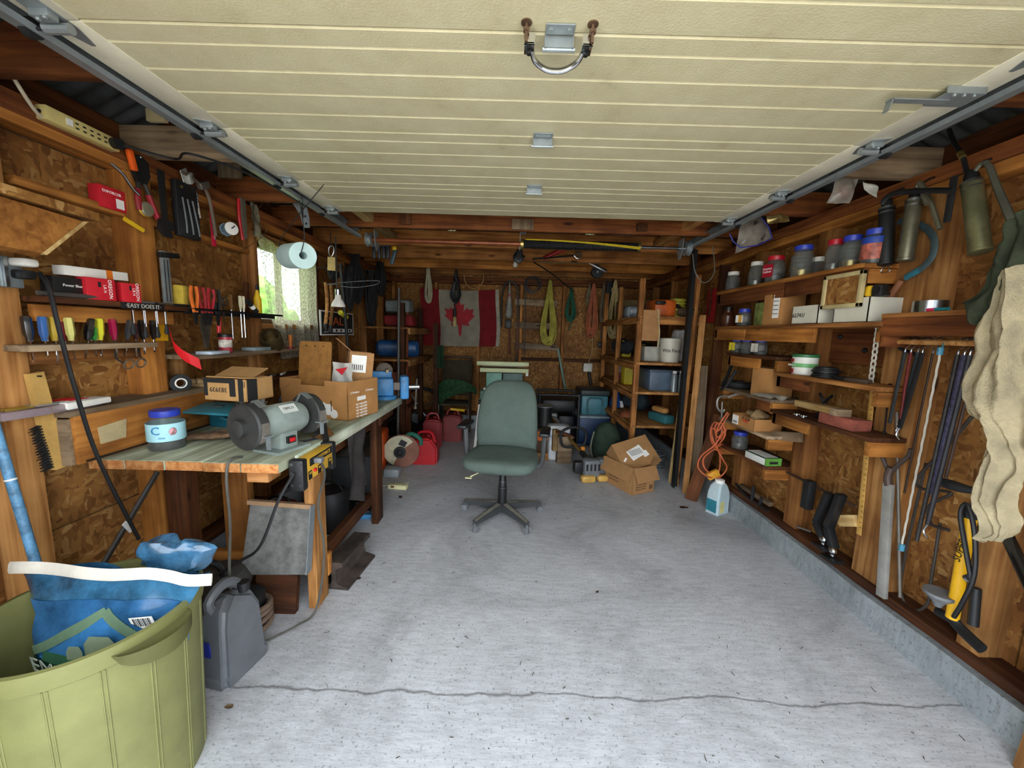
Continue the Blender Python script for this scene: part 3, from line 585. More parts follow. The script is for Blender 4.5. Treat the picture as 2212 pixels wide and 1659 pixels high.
# bench grinder
GB = mat('8b9691', .4, var=.12); GD_ = mat('30302f', .6, var=.2); STONE = mat('6b655c', .9, var=.2)
p = at(595, 975, Z=BT)
gr = thing('bench_grinder', 'grey green bench grinder with dark wheel guards at the bench corner', 'grinder', (-1.03, 1.69, BT), (0, 0, 1.25))
B().prism([(-.085, -.07), (.085, -.07), (.085, .08), (-.085, .08)], 0, .012).box((0, .01, .05), (.09, .10, .08), None, .008).o('base', GB, gr)
B().lathe([(.03, -.115), (.062, -.1), (.073, -.07), (.073, .07), (.062, .1), (.03, .115)], 24, (0, .01, .135), (1, 0, 0)).o('motor_housing', GB, gr)
for s in (-1, 1):
    B().lathe([(.02, .125), (.092, .126), (.097, .132), (.097, .168), (.09, .175), (.034, .175), (.036, .20), (.022, .205)], 26, (0, .01, .135), (s, 0, 0)).o('wheel_guard', GD_, gr)
    B().lathe([(.078, .132), (.078, .166)], 26, (0, -.012, .13), (s, 0, 0)).o('grinding_wheel', STONE, gr)
    B().mm((s*.125, -.1, .10), (s*.165, -.06, .106)).box((s*.14, -.085, .075), (.012, .012, .06)).o('tool_rest', ZINC, gr)
    B().cyl((s*.12, .06, .17), (s*.12, .02, .235), .005, n=8).box((s*.12, -.02, .23), (.03, .05, .003), (.5, 0, 0)).o('eye_shield', mat('6d726e', .3, var=.1), gr)
B().box((0, -.046, .05), (.04, .016, .03)).o('switch_plate', BLK, gr); B().box((0, -.056, .05), (.026, .008, .018), None, .002).o('rocker_switch', RED, gr)
B().prism([(-.04, -.022), (.04, -.022), (.04, .022), (-.04, .022)], 0, .001, Matrix.Translation((0, -.042, .19))@Matrix.Rotation(radians(48), 4, 'X')).o('maker_plate', mat('c9cdc6', .4), gr)
txt('TIMCO', .017, INK, gr, (0, -.0425, .1915), (radians(48), 0, 0))
# grey workshop gadget with rods behind the grinder
p = at(545, 905, Z=BT); t = thing('rod_jig', 'grey metal sharpening jig with steel rods between toolbox and grinder', 'jig', (-1.32, 1.93, BT), (0, 0, .2))
B().box((0, 0, .07), (.13, .09, .14), None, .004).o('block', mat('77766a', .6, .3), t)
for s in (-.05, .05): B().cyl((s, .03, .16), (s+.02, -.16, .10), .0055).cyl((s-.02, .03, .14), (s-.02, .03, .19), .012, n=6).o('rod', STEEL, t)
B().lathe([(.01, 0), (.02, .006), (.008, .012), (.018, .02)], 8, (-.05, -.05, .15)).o('wing_nut', STEEL, t)
# carton with black print
pa = at(478, 866, Z=BT+.2115)
t = thing('printed_carton', 'small brown carton with black bands and a number printed upside down', 'box', (pa.x+.03, pa.y+.08, BT+.2115), (0, 0, -.15))
CT = mat('b48a55', .85, var=.07)
q = B(); w, d, h = .22, .15, .10
for a_, b_ in (((-w/2, -d/2, 0), (w/2, d/2, .004)), ((-w/2, -d/2, 0), (w/2, -d/2+.004, h)), ((-w/2, d/2-.004, 0), (w/2, d/2, h)), ((-w/2, -d/2, 0), (-w/2+.004, d/2, h)), ((w/2-.004, -d/2, 0), (w/2, d/2, h))): q.mm(a_, b_)
q.o('carton_body', CT, t); B().box((-.03, .05, h+.018), (.2, .1, .004), (.35, 0, 0)).o('flap', CT, t)
B().box((.02, -.05, h+.005), (.2, .08, .004), (-.1, 0, 0)).o('flap', CT, t)
B().mm((-w/2-.001, -d/2-.001, .02), (w/2-.06, -d/2, h)).o('black_band', INK, t); B().mm((-.09, -d/2-.002, .02), (.02, -d/2-.001, .08)).o('number_window', CT, t)
txt('383939', .03, INK, t, (-.035, -d/2-.003, .05), (radians(90), pi, 0)); B().mm((w/2, -d/2, .0), (w/2+.001, -.02, h)).o('black_band', INK, t); B().mm((.065, -d/2-.0015, 0), (.09, -d/2-.0005, h)).o('black_band', INK, t)
txt('||', .03, INK, t, (.095, -d/2-.001, .08), RX)
# black tape roll on a nail
p = at(381, 827, X=-1.72); t = thing('tape_roll', 'roll of black electrical tape hanging over the bench ledge', 'tape', (-1.70, p.y, p.z), (0, 0, -.6))
B().lathe([(.02, -.012), (.045, -.012), (.045, .012), (.02, .012)], 20, ax=(1, 0, 0), cap=False).o('tape', BLK, t); B().lathe([(.0195, -.0125), (.026, -.0128), (.026, .0128), (.0195, .0125)], 20, ax=(1, 0, 0), cap=False).o('paper_core', WHITE, t)
B().cyl((-.06, 0, .024), (.02, 0, .018), .003, n=6).o('nail', STEEL, t)
# vegetable crate of cardboard
t = thing('produce_carton', 'large open brown produce carton printed with vegetables on the bench', 'box', (-1.172, 2.455, BT), (0, 0, -.286))
PC = mat('b27f48', .85, var=.08); PC2 = mat('a06d3c', .85, var=.1)
w, d, h = .50, .29, .235; q = B()
for a_, b_ in (((-w/2, -d/2, 0), (w/2, d/2, .005)), ((-w/2, -d/2, 0), (w/2, -d/2+.005, h-.035)), ((-w/2, d/2-.005, 0), (w/2, d/2, h)), ((-w/2, -d/2, 0), (-w/2+.005, d/2, h)), ((w/2-.005, -d/2, 0), (w/2, d/2, h))): q.mm(a_, b_)
q.o('carton_body', PC, t)
for s in (-1, 1):
    B().prism([(s*w/2, h), (s*w/2, h-.07), (s*(w/2-.04), h-.06), (s*(w/2-.075), h-.035), (s*(w/2-.08), h-.034), (s*(w/2-.16), h-.034), (s*(w/2-.16), h)][::s], 0, .006, Matrix(((1, 0, 0, 0), (0, 0, -1, -d/2), (0, 1, 0, 0), (0, 0, 0, 1)))).o('corner_tab', PC, t)
q = B()
for cx, cz, r in ((-.02, .07, .03), (.03, .085, .035), (.07, .07, .032), (.11, .06, .035), (.15, .035, .027), (-.05, .09, .018), (.0, .06, .02)): q.cyl((cx, -d/2-.0005, cz), (cx, -d/2-.002-.0003*cx, cz), r, n=18)
q.o('white_print', TAPEW, t); B().cyl((-.005, -d/2-.002, .05), (-.005, -d/2-.003, .05), .022, n=12).o('orange_print', mat('d9873a', .7), t)
txt('h\nvegetables', .034, mat('8d8f98', .6, var=0), t, (.03, -d/2-.0035, .08), RX, wide=.9)
for u in (-.06, .13): B().mm((u, -d/2-.003, .05), (u+.005, -d/2-.001, .115)).o('print_tick', DARKW, t)
B().mm((w/2, -.06, .11), (w/2+.001, .02, .135)).o('label_sticker', TAPEW, t)
for k in range(5): txt('my vegetable', .02, TAPEW, t, (w/2+.001, -.02, .09-.019*k), RZ(pi/2))
for k in (0, 1): txt('C Produce', .018, TAPEW, t, (w/2+.001, -.08+.14*k, .165), RZ(pi/2))
# clipboard, folded box and bag standing in the crate
c = thing('clipboard', 'brown hardboard clipboard back standing up in the produce carton', 'clipboard', (-1.25, 2.40, BT+.15), (-.1, 0, -.2))
B().prism([(-.115, 0), (.115, 0), (.115, .30), (.105, .315), (-.105, .315), (-.115, .30)], -.003, .003, Matrix.Rotation(pi/2, 4, 'X')).o('board', mat('9a6a30', .7, var=.18, scale=20), c)
for u in (-.06, 0, .06): B().cyl((u, -.003, .285), (u, -.007, .285), .006, n=8).o('rivet', BRASS, c)
c = thing('small_carton', 'small open white labelled carton inside the produce carton', 'box', (-1.03, 2.52, BT+.07), (0, .1, .5))
q = B(); w2, d2, h2 = .15, .12, .33
for a_, b_ in (((-w2/2, -d2/2, 0), (w2/2, d2/2, .004)), ((-w2/2, -d2/2, 0), (w2/2, -d2/2+.004, h2)), ((-w2/2, d2/2-.004, 0), (w2/2, d2/2, h2)), ((-w2/2, -d2/2, 0), (-w2/2+.004, d2/2, h2)), ((w2/2-.004, -d2/2, 0), (w2/2, d2/2, h2))): q.mm(a_, b_)
q.o('carton_body', CARD2, c); B().mm((-.06, -d2/2-.001, .2), (.03, -d2/2, .31)).mm((w2/2, -.05, .18), (w2/2+.001, .05, .31)).o('white_label', TAPEW, c); B().box((-.1, 0, h2+.03), (.004, .12, .14), (0, -.9, 0)).o('flap', CARD2, c)
for k in range(6): B().mm((-.055+.012*k, -d2/2-.0018, .215), (-.05+.012*k, -d2/2-.001, .25)).o('barcode_bar', INK, c)
c = thing('plastic_bag', 'white plastic bag with a red printed corner inside the produce carton', 'bag', (-1.05, 2.36, BT+.10))
q = B(); q.grid(lambda u, v: ((u-.5)*.15*(1-.25*v), -.03*sin(pi*u)*(1-v)+.01*sin(9*u+5*v), .24*v), 14, 14, .004); q.jit(.01, 18, 4); q.o('bag_body', mat('dcdad2', .35, var=.1), c)
B().prism([(-.035, .2), (.04, .215), (.005, .165)], -.016, -.018, Matrix.Rotation(pi/2, 4, 'X')@Matrix.Diagonal((1, 1, -1, 1))).o('red_print', RED, c)
# black webbing strap hanging over the bench edge
pts = [(-1.02, 2.02, BT+.02), (-1.0, 1.95, BT+.12), (-.975, 1.9, BT+.13), (-.93, 1.86, BT+.05), (-.905, 1.83, BT-.02), (-.9, 1.80, BT-.13)]
q = B(); P = spline(pts, 6); q.skin([[q.bm.verts.new(p+V(dv)) for dv in ((-.004, -.022, .003), (.004, .022, .003), (.006, .022, -.003), (-.002, -.022, -.003))] for p in P])
tag(q.o('webbing_strap', BLKR), 'wide black webbing strap hanging over the bench edge beside the grinder', 'strap')
q = B(); P = spline([(-1.09, 2.05, BT+.02), (-1.03, 2.0, BT+.12), (-.98, 1.92, BT+.06), (-.955, 1.87, BT+.006), (-.99, 1.8, BT+.006)], 6); q.skin([[q.bm.verts.new(p+V(dv)) for dv in ((-.02, -.03, .006), (.02, .03, .006), (.02, .03, -.006), (-.02, -.03, -.006))] for p in P])
tag(q.o('padded_belt', mat('232323', .85, var=.25)), 'padded black tool belt slumped between grinder and produce carton', 'belt')
q = B(); q.grid(lambda u, v: (-1.0+.09*u, 1.86+.12*v-.05*u, BT+.012+.02*sin(4*u)*v+.01*v), 8, 8, .004); tag(q.o('leather_scrap', mat('a5743f', .8, var=.2)), 'tan leather scrap lying under the black tool belt', 'leather')
# yellow power block on the bench corner
pw = thing('power_block', 'yellow and black job-site outlet strip fixed to the bench corner', 'power strip', (-.895, 1.68, BT-.055), (0, 0, pi/2-.0))
w = .24; PYEL = mat('d8a935', .5, var=.12)
B().box((0, -.01, 0), (w, .05, .10), None, .006).o('housing', PYEL, pw)
for s in (-1, 1): B().box((s*(w/2+.012), -.008, -.01), (.04, .062, .135), None, .008).o('end_guard', BLK, pw)
for s in (-.035, .035):
    for z in (.04, 0, -.05): B().cyl((-w/2-.034, s*.5-.01, z), (-w/2-.028, s*.5-.01, z), .007, n=8).o('rivet', STEEL, pw)
B().mm((-.09, -.037, .012), (.11, -.035, .045)).o('warning_plate', BLK, pw); txt('WORKFORCE', .024, PYEL, pw, (.015, -.0375, .029), RX)
for i, u in enumerate((-.09, -.01, .085)):
    B().mm((u-.014, -.037, -.045), (u+.014, -.035, -.008)).o('outlet', BLK, pw); B().mm((u-.007, -.0385, -.022), (u-.004, -.037, -.012)).mm((u+.004, -.0385, -.022), (u+.007, -.037, -.012)).o('slot', PYEL, pw)
B().box((-.055, -.04, -.015), (.014, .01, .012)).o('reset_switch', RED, pw)
B().box((-.05, -.055, .028), (.03, .035, .022), None, .004).o('plug', GREY, pw)
# cords from bench
def cord(name, lab, pts, r=.0045, m=BLK, sm=7, group=None): return tag(B().tube(pts, r, 7, sm).o(name, m), lab, 'cord', group)
CG = mat('4e4c46', .6)
cord('grinder_cord', 'grey cord hanging down in front of the bench from the grinder', [(-1.12, 1.55, BT+.006), (-1.13, 1.495, BT+.01), (-1.135, 1.475, BT-.06), (-1.13, 1.47, .6), (-1.14, 1.46, .35), (-1.09, 1.44, .16), (-1.06, 1.42, .06), (-1.1, 1.38, .03), (-1.16, 1.38, .012), (-1.17, 1.45, .008), (-1.08, 1.53, .007), (-.98, 1.64, .006), (-.93, 1.72, .03), (-.90, 1.76, .3), (-.915, 1.75, .55), (-.86, 1.715, .72), (-.845, 1.64, .825)], .0055, CG)
cord('sagging_cord', 'black cord sagging from the yellow outlet strip to the floor under the bench', [(-.89, 1.52, .80), (-.93, 1.47, .70), (-1.02, 1.48, .5), (-1.12, 1.5, .42), (-1.25, 1.5, .34), (-1.38, 1.52, .28), (-1.44, 1.58, .2)], .006, BLK)
# ------------------------------------------------------------------ left wall: shelves and tools by the door
def on(px, py, X): return at(px, py, X=X)
# power strip on the top plate
a, b = on(78, 250, -1.735), on(240, 318, -1.735); L_ = b.y-a.y
BEI = mat('cdbb78', .5, var=.08)
t = thing('power_strip', 'long beige multi-outlet power strip screwed to the top plate above the bench', 'power strip', (-1.74, a.y, (a.z+b.z)/2+.01))
B().box((.021, L_/2, 0), (.042, L_, .05), None, .004).o('housing', BEI, t)
for k in range(6):
    for z in (.008, -.009): B().mm((.0422, L_*(.36+.1*k), z-.003), (.0428, L_*(.36+.1*k)+.012, z+.003)).o('outlet_slot', BLK, t)
B().mm((.0422, L_*.24, -.012), (.046, L_*.24+.02, .012)).o('rocker_switch', WHITE, t); B().cyl((.02, -.001, 0), (.02, -.004, 0), .007).o('reset_button', BLK, t)
B().cyl((.042, L_-.025, 0), (.075, L_-.03, -.004), .021).o('plug', BLK, t)
cord('strip_feed_cord', 'thick pale cord feeding the beige power strip from above', [(-1.7, a.y-.12, 2.28), (-1.7, a.y-.08, 2.2), (-1.71, a.y-.03, 2.14), (-1.715, a.y, 2.12)], .006, mat('b9ae96', .6))
cord('overhead_cord', 'black cord running from the power strip up behind the bench-side rail', [(-1.66, b.y-.02, b.z), (-1.55, b.y+.1, b.z+.0), (-1.4, 1.75, 2.12), (-1.3, 2.0, 2.13), (-1.25, 2.4, 2.11)], .005, BLK)
cord('red_extension_cord', 'bright red extension cord looped over the tie in the top corner', [(-1.75, 1.27, 2.30), (-1.6, 1.285, 2.315), (-1.45, 1.28, 2.29), (-1.37, 1.30, 2.30), (-1.45, 1.30, 2.325), (-1.6, 1.305, 2.33), (-1.75, 1.29, 2.32)], .008, mat('d8341c', .5))
# corner shelf with an angled end
t = thing('corner_shelf', 'orange plank shelf with a bright angle-cut end in the near corner', 'shelf', (0, 0, 0))
fr = [(-1.50, .70, 1.615), (-1.50, 1.255, 1.61), (-1.50, 1.385, 1.742), (-1.50, .70, 1.775)]; bk = [(-1.54, .70, 1.615), (-1.54, 1.275, 1.60), (-1.54, 1.43, 1.745), (-1.54, .70, 1.775)]
q = B(); q.skin([[q.bm.verts.new(p) for p in fr], [q.bm.verts.new(p) for p in bk]]); q.o('face_plank', ORNW, t, smooth=0)
B().prism([(1.257, 1.610), (1.387, 1.742), (1.404, 1.745), (1.268, 1.606)], 0, .04, Matrix(((0, 0, -1, -1.499), (1, 0, 0, 0), (0, 1, 0, 0), (0, 0, 0, 1)))).o('cut_end', PALE, t, smooth=0)
plank('top_plank', (-1.66, .7, 1.79), (-1.66, 1.44, 1.77), .33, .03, OSB, t)
plank('bracket', (-1.8, 1.25, 1.70), (-1.54, 1.25, 1.70), .03, .12, PINE, t)
# outlet box
t = thing('outlet_box', 'grey metal outlet box with a white plug below the corner shelf', 'outlet', (-1.735, 1.31, 1.555))
B().box((.03, -.03, 0), (.05, .13, .1), None, .004).o('box_cover', ZINC, t); B().mm((.056, -.02, -.05), (.064, -.01, .05)).o('raised_edge', STEEL, t)
B().box((.08, .02, .035), (.06, .045, .028), None, .01).o('white_plug', WHITE, t); B().box((.075, .02, -.005), (.05, .04, .03), None, .008).o('black_plug', BLK, t)
cord('heavy_power_cord', 'long black power cord drooping from the outlet box down past the bench', [on(*p, X)+V((0, 0, 0)) for p, X in (((85, 590), -1.64), ((105, 620), -1.60), ((122, 690), -1.58), ((145, 780), -1.58), ((165, 850), -1.58), ((200, 960), -1.60), ((240, 1050), -1.62), ((300, 1165), -1.62))], .007, BLK)
# upper shelf
ZU = 1.485
t = thing('wall_shelf', 'dark plank shelf holding red boxes between two left wall studs', 'shelf', (0, 0, 0))
plank('shelf_board', (-1.735, 1.385, ZU-.011), (-1.735, 1.97, ZU-.011), .18, .022, DARKW, t); plank('back_cleat', (-1.72, 1.385, ZU-.06), (-1.72, 1.95, ZU-.06), .025, .06, ORNW, t)
def cbox(name, lab, c0, size, m, rot=(0, 0, 0), group=None, cat='box', bev=.002):
    t = thing(name, lab, cat, c0, rot, group); B().box((0, 0, size[2]/2), size, None, bev).o('box_body', m, t); return t
rb = mat('c8202e', .45, var=.05)
for i, (px, w, lab) in enumerate(((212, .10, 'red and black product box lying on the dark plank shelf'), (277, .075, 'smaller red product box with a hang hole on the dark plank shelf'))):
    p = on(px, 630, -1.66); t = cbox('product_box', lab, (-1.665, p.y, ZU), (.045, w, .085-.005*i), rb, (0, 0, -.12), 'red boxes on the plank shelf')
    B().mm((.0226, -w*.1, .05), (.0232, .0, .07)).o('hang_hole', BLK, t); txt('OREGON', .018, TAPEW, t, (.0235, w*.3, .045), (pi/2, pi/2, pi/2)); txt('L.8.16', .013, TAPEW, t, (.0235, w*.12, .045), (pi/2, pi/2, pi/2))
p = on(150, 610, -1.68); t = cbox('chain_box', 'black chain box with white print on the dark plank shelf', (-1.69, p.y, ZU), (.05, .13, .075), BLK); txt('Power Sharp', .014, TAPEW, t, (.026, 0, .045), RZ(pi/2))
p = on(205, 578, -1.68); t = cbox('white_carton', 'long white carton with an orange band on top of the red boxes', (-1.69, p.y, ZU+.087), (.045, .24, .035), WHITE, (.03, 0, 0)); B().mm((-.0228, .03, -.0003), (.0228, .055, .0353)).o('orange_band', mat('d9731f', .5), t)
t = thing('pipe_wrench_bar', 'grey steel socket bar lying along the front of the dark plank shelf', 'wrench', (-1.655, on(150, 625, -1.655).y, ZU+.009), (0, 0, pi/2))
B().tube([(-.1, 0, 0), (.06, 0, 0), (.1, 0, .002), (.12, 0, .003)], lambda t: .008+.006*t, 10, 3).o('bar', mat('6d6a68', .45, .7), t); B().cyl((.118, -.011, .003), (.118, .011, .003), .012, n=12).o('head_eye', mat('8a8684', .4, .8), t)
p = on(308, 650, -1.645); t = thing('easy_does_it_sign', 'small black sign lettered EASY DOES IT on the shelf edge', 'sign', (-1.642, p.y, ZU-.014)); B().box((0, 0, 0), (.004, .2, .026), None, .001).o('sign_plate', BLK, t); txt('·EASY DOES IT·', .026, mat('b9b7ae', .5, var=0), t, (.0026, 0, 0), RZ(pi/2), wide=.95)
for k in range(3): p = on(330+30*k, 640, -1.68); t = thing('marker_pen', ('thin grey pen', 'silver pen', 'dark pen')[k]+' lying at the far end of the dark plank shelf', 'pen', (-1.67+.015*k, p.y-.02, ZU+.006), (pi/2, 0, 0), 'pens on the plank shelf'); B().cyl((0, 0, -.06), (0, 0, .06), .0055, n=8).o('barrel', (GREY, STEEL, DKM)[k], t); B().cyl((0, 0, .06), (0, 0, .072), .003, n=8).o('tip', BLK, t)
p, p2 = on(352, 520, -1.70), on(362, 638, -1.70); t = thing('bevel_square', 'grooved aluminium framing square leaning upright on the plank shelf', 'square', (-1.70, p2.y, ZU+.002), (0, .0, 0))
hh = p.z-p2.z; B().box((0, .0, hh/2), (.012, .045, hh), None, .002).o('blade', ZINC, t); B().box((0, .025, hh-.014), (.02, .11, .026), (.12, 0, 0), .004).o('head', DKM, t)
for u in (-.01, .008): B().mm((.006, u-.002, .02), (.0068, u+.002, hh-.04)).o('groove', DKM, t)
p = on(379, 615, -1.70); q = B(); q.box((0, 0, .055), (.05, .06, .11), None, .012); q.jit(.004, 30); tag(q.o('sponge', mat('c3a83a', .95, var=.2, bump=.5), None, (-1.70, p.y+.03, ZU), (0, 0, .2)), 'yellow sponge standing beside the framing square', 'sponge')
# screwdriver rack
ZR_ = 1.312
t = thing('screwdriver_rack', 'grey board rack with holes full of screwdrivers under the plank shelf', 'rack', (0, 0, 0)); plank('rack_board', (-1.70, 1.31, ZR_-.011), (-1.70, 1.79, ZR_-.011), .1, .022, GREYW, t); plank('back_cleat', (-1.76, 1.38, ZR_-.05), (-1.76, 1.8, ZR_-.05), .03, .05, PINE, t)
def driver(lab, loc, m, rot=(0, 0, 0), hl=.09, sl=.12, r=.014, group='screwdrivers in the grey rack'):
    t = thing('screwdriver', lab, 'screwdriver', loc, rot, group)
    q = B(); n = 12; q.skin([[q.bm.verts.new((rr*(1-.12*(k % 2))*cos(2*pi*k/n), rr*(1-.12*(k % 2))*sin(2*pi*k/n), z)) for k in range(n)] for rr, z in ((r*.6, 0), (r*.7, hl*.15), (r, hl*.3), (r, hl*.92), (r*.8, hl))]); q.o('handle', m, t)
    B().cyl((0, 0, 0), (0, 0, -sl), .0035, n=8).box((0, 0, -sl-.004), (.008, .0025, .01)).o('shaft', CHROME, t); return t
cl = lambda h: mat(h, .2, var=.1, coat=.5)
rk = [(66, '1c1c1e', 'black handled screwdriver at the near end of the grey rack', 0), (99, '2f5f9e', 'blue handled screwdriver in the grey rack', 0), (121, 'b89a2e', 'amber handled screwdriver in the grey rack', 0), (140, '7a1420', 'dark red handled screwdriver in the grey rack', 1), (157, 'd9d27a', 'clear pale yellow handled screwdriver in the grey rack', 0), (192, '141416', 'fat black handled screwdriver leaning in the grey rack', 0), (206, '2c7a2c', 'short green handled screwdriver in the grey rack', 2), (219, 'd8d433', 'bright yellow handled screwdriver in the grey rack', 0), (250, '9a1440', 'magenta handled screwdriver in the grey rack', 0), (277, '3a3b3c', 'dark grey handled screwdriver leaning in the grey rack', 0), (296, '4a2a2e', 'brown handled screwdriver behind the black ones in the grey rack', 1), (311, '111112', 'black screwdriver with a long shaft pointing up in the grey rack', 0), (334, '18181a', 'second black screwdriver with its shaft pointing up in the grey rack', 0)]
for i, (px, h, lab, k) in enumerate(rk):
    p = on(px, 750, -1.70 if k != 1 else -1.725)
    s_ = .6 if k == 2 else 1
    driver(lab, (p.x, p.y, ZR_+.012), cl(h), (rnd.uniform(-.06, .06)+(-.25 if px in (192, 277) else 0), rnd.uniform(-.05, .05), 0), .088*s_, .05+rnd.uniform(0, .03), .0135 if px != 192 else .016)
for i, px in enumerate((285, 311, 337, 357)):
    p = on(px, 700, -1.655); t = thing('driver_shaft', ('first', 'second', 'third', 'last')[i]+' long steel driver shaft hanging below the lettered shelf sign', 'screwdriver', (-1.65, p.y, ZR_+.02 if i in (1, 2) else ZR_+.035), (0, 0, 0), 'long shafts under the sign')
    B().cyl((0, 0, 0), (0, 0, ZU-.03-t.location.z), .0042, n=8).o('shaft', CHROME, t); B().lathe([(.006, 0), (.010, .012), (.006, .035), (.005, .05)], 8).o('ferrule', BLK, t)
p = on(346, 716, -1.735); tag(B().prism([(-.045, -.04), (.045, -.04), (.045, .03), (.03, .045), (-.045, .045)], 0, .012, Matrix(((0, 0, 1, 0), (1, 0, 0, 0), (0, 1, 0, 0), (0, 0, 0, 1)))).cyl((.012, .02, -.03), (.0135, .02, -.03), .006, n=10).o('yellow_case', mat('e0a514', .5), None, (-1.75, p.y, ZR_+.042)), 'flat yellow plastic case behind the black screwdrivers', 'case')
P = [on(*p, X) for p, X in (((366, 718), -1.66), ((372, 745), -1.63), ((390, 765), -1.6), ((412, 778), -1.57), ((430, 787), -1.55))]
q = B(); q.skin([[q.bm.verts.new(c+V(d)) for d in ((0, 0, .028), (.002, 0, .028), (.002, .012, -.028), (0, .012, -.028))] for c in spline(P, 5)]); tag(q.o('red_ribbon', mat('d8121c', .6, var=.03)), 'red plastic flagging strip curling out from the screwdriver rack', 'ribbon')
p = on(285, 785, -1.66); t = thing('safety_glasses', 'clear safety glasses hanging below the screwdriver rack', 'glasses', (-1.645, p.y, p.z), (0, .25, .1))
for s in (-1, 1): B().tube([(0, s*.03+.024*cos(a), .02*sin(a)) for a in [2*pi*k/10 for k in range(10)]], .003, 6, 3, True).o('lens_rim', mat('55504a', .4), t); B().tube([(0, s*.055, .005), (-.03, s*.06, .02), (-.04, s*.058, .05)], .003, 6, 4).o('temple', DKM, t)
# wire brush on the stud, blue pole in the corner
a, b = on(62, 805, -1.735), on(118, 1010, -1.735); d = b-a
t = thing('wire_brush', 'wooden handled wire brush with black bristles hanging on the near left stud', 'brush', (-1.728, a.y, a.z), (math.atan2(d.y, -d.z), 0, 0)); L_ = d.length
B().prism([(-.022, 0), (.022, 0), (.024, -L_*.5), (.022, -L_), (-.02, -L_), (-.026, -L_*.5)], 0, .022, Matrix(((0, 0, 1, 0), (1, 0, 0, 0), (0, 1, 0, 0), (0, 0, 0, 1)))).o('handle', mat('c29a55', .6, var=.15), t)
q = B()
for i in range(16):
    for k in range(3): y0 = -L_*.52-L_*.44*i/15; q.cyl((.004+.007*k, -.022, y0), (.004+.007*k+rnd.uniform(-.003, .003), -.052+rnd.uniform(-.003, .003), y0-.006), .0035, .0015, n=5)
sets(q.o('bristles', BLK, t), 'stuff'); B().cyl((-.01, .0, -.012), (.035, 0, -.012), .003, n=6).o('nail', DKM, t)
a, b = at(0, 960, Y=1.24), at(68, 1185, Y=1.24)
t = thing('blue_pole', 'chipped sky blue painted steel pole leaning in the near left corner', 'pole', (0, 0, 0)); d = (b-a).normalized()
B().cyl(a-d*.12, b+d*.5, .014, n=12).o('tube', mat('5d8fb4', .5, var=.3, scale=25), t); B().cyl(a+d*.12, a+d*.126, .0155, n=12).o('wire_tie', WHITE, t)
# ------------------------------------------------------------------ tools hung from the top plate
TX = -1.70
def hook(t, z=.0): B().tube([(-.035, 0, z), (0, 0, z), (.01, 0, z+.012)], .0025, 6, 3).o('nail', STEEL, t)
p = on(300, 345, TX); t = thing('bolt_cutter', 'bolt cutter with orange and red grips hanging from the top plate', 'cutter', (TX, p.y, p.z)); hook(t)
B().prism([(-.03, .0), (.0, .02), (.035, 0), (.04, -.06), (.02, -.1), (-.02, -.1), (-.035, -.06)], -.01, .01, Matrix(((0, 0, 1, 0), (1, 0, 0, 0), (0, 1, 0, 0), (0, 0, 0, 1)))).cyl((-.014, .0, -.04), (.014, 0, -.04), .014, n=12).o('jaws', DKM, t)
B().tube([(0, -.012, -.09), (0, -.015, -.13), (0, -.02, -.16)], .009, 8, 3).tube([(0, .012, -.09), (0, .03, -.13), (0, .035, -.16)], .009, 8, 3).o('arms', mat('3a3833', .5, .5), t)
B().tube([(0, -.02, -.13), (0, -.022, -.18), (0, -.018, -.22)], .012, 8, 3).tube([(0, .03, -.14), (0, .05, -.19), (0, .07, -.235)], .012, 8, 3).o('grips', mat('8f1420', .5), t)
B().box((.01, -.045, -.02), (.02, .025, .085), (.2, 0, 0), .006).o('orange_grip', mat('e25a14', .5), t)
a, b = on(228, 352, TX), on(275, 405, TX); t = thing('chrome_bar', 'bright chrome pry bar lying across the top plate', 'bar', (0, 0, 0)); B().tube([a+V((.02, 0, 0)), a.lerp(b, .5)+V((.025, 0, .008)), b+V((.02, 0, 0)), b+V((.02, .03, -.02))], .006, 8, 4).o('bar', CHROME, t)
p = on(250, 430, -1.74); t = cbox('sprinkler_box', 'small red product box tucked behind the red grips on the wall', (-1.775, p.y, p.z-.045), (.05, .11, .09), rb); B().mm((.0255, .01, .01), (.026, .045, .05)).o('white_label', TAPEW, t); txt('ENFORCER', .016, TAPEW, t, (.0258, -.005, .068), RZ(pi/2))
plank('x', (-1.79, 1.42, on(250, 452, -1.74).z), (-1.79, 2.62, on(250, 452, -1.74).z), .06, .03, ORNW, wl).name = 'blocking_ledge'
a, b = on(268, 472, TX), on(310, 498, TX); t = thing('utility_knife', 'yellow utility knife pinned on the wall below the red box', 'knife', (0, 0, 0)); B().tube([a, a.lerp(b, .5), b], .010, 8, 3, flat=.6).o('handle', YEL, t); d = (b-a).normalized(); B().cyl(b, b+d*.025, .005, .002, n=6).o('tip', CHROME, t)
p = on(315, 452, TX); t = thing('tape_measure_tin', 'small round tape tin with yellow rim hanging by the bolt cutter grips', 'tape', (TX, p.y, p.z)); B().lathe([(.028, -.012), (.032, -.008), (.032, .008), (.028, .012)], 16, ax=(1, 0, 0)).o('tin', mat('9a927c', .4, .5), t); B().lathe([(.033, -.004), (.034, 0), (.033, .004)], 16, ax=(1, 0, 0), cap=False).o('rim', YEL, t)
p0, p1 = on(392, 395, TX), on(392, 512, TX); t = thing('tool_pouch', 'black vinyl tool pouch with a brass snap hanging on the wall', 'pouch', (TX+.01, p0.y, p1.z)); hh = p0.z-p1.z
B().box((0, 0, hh/2), (.03, .13, hh), None, .006).o('pouch_body', BLK, t); B().box((.018, 0, hh*.25), (.006, .12, hh*.5), None, .002).o('front_pocket', BLKR, t); B().cyl((.014, -.035, hh-.03), (.02, -.035, hh-.03), .007).o('snap', BRASS, t)
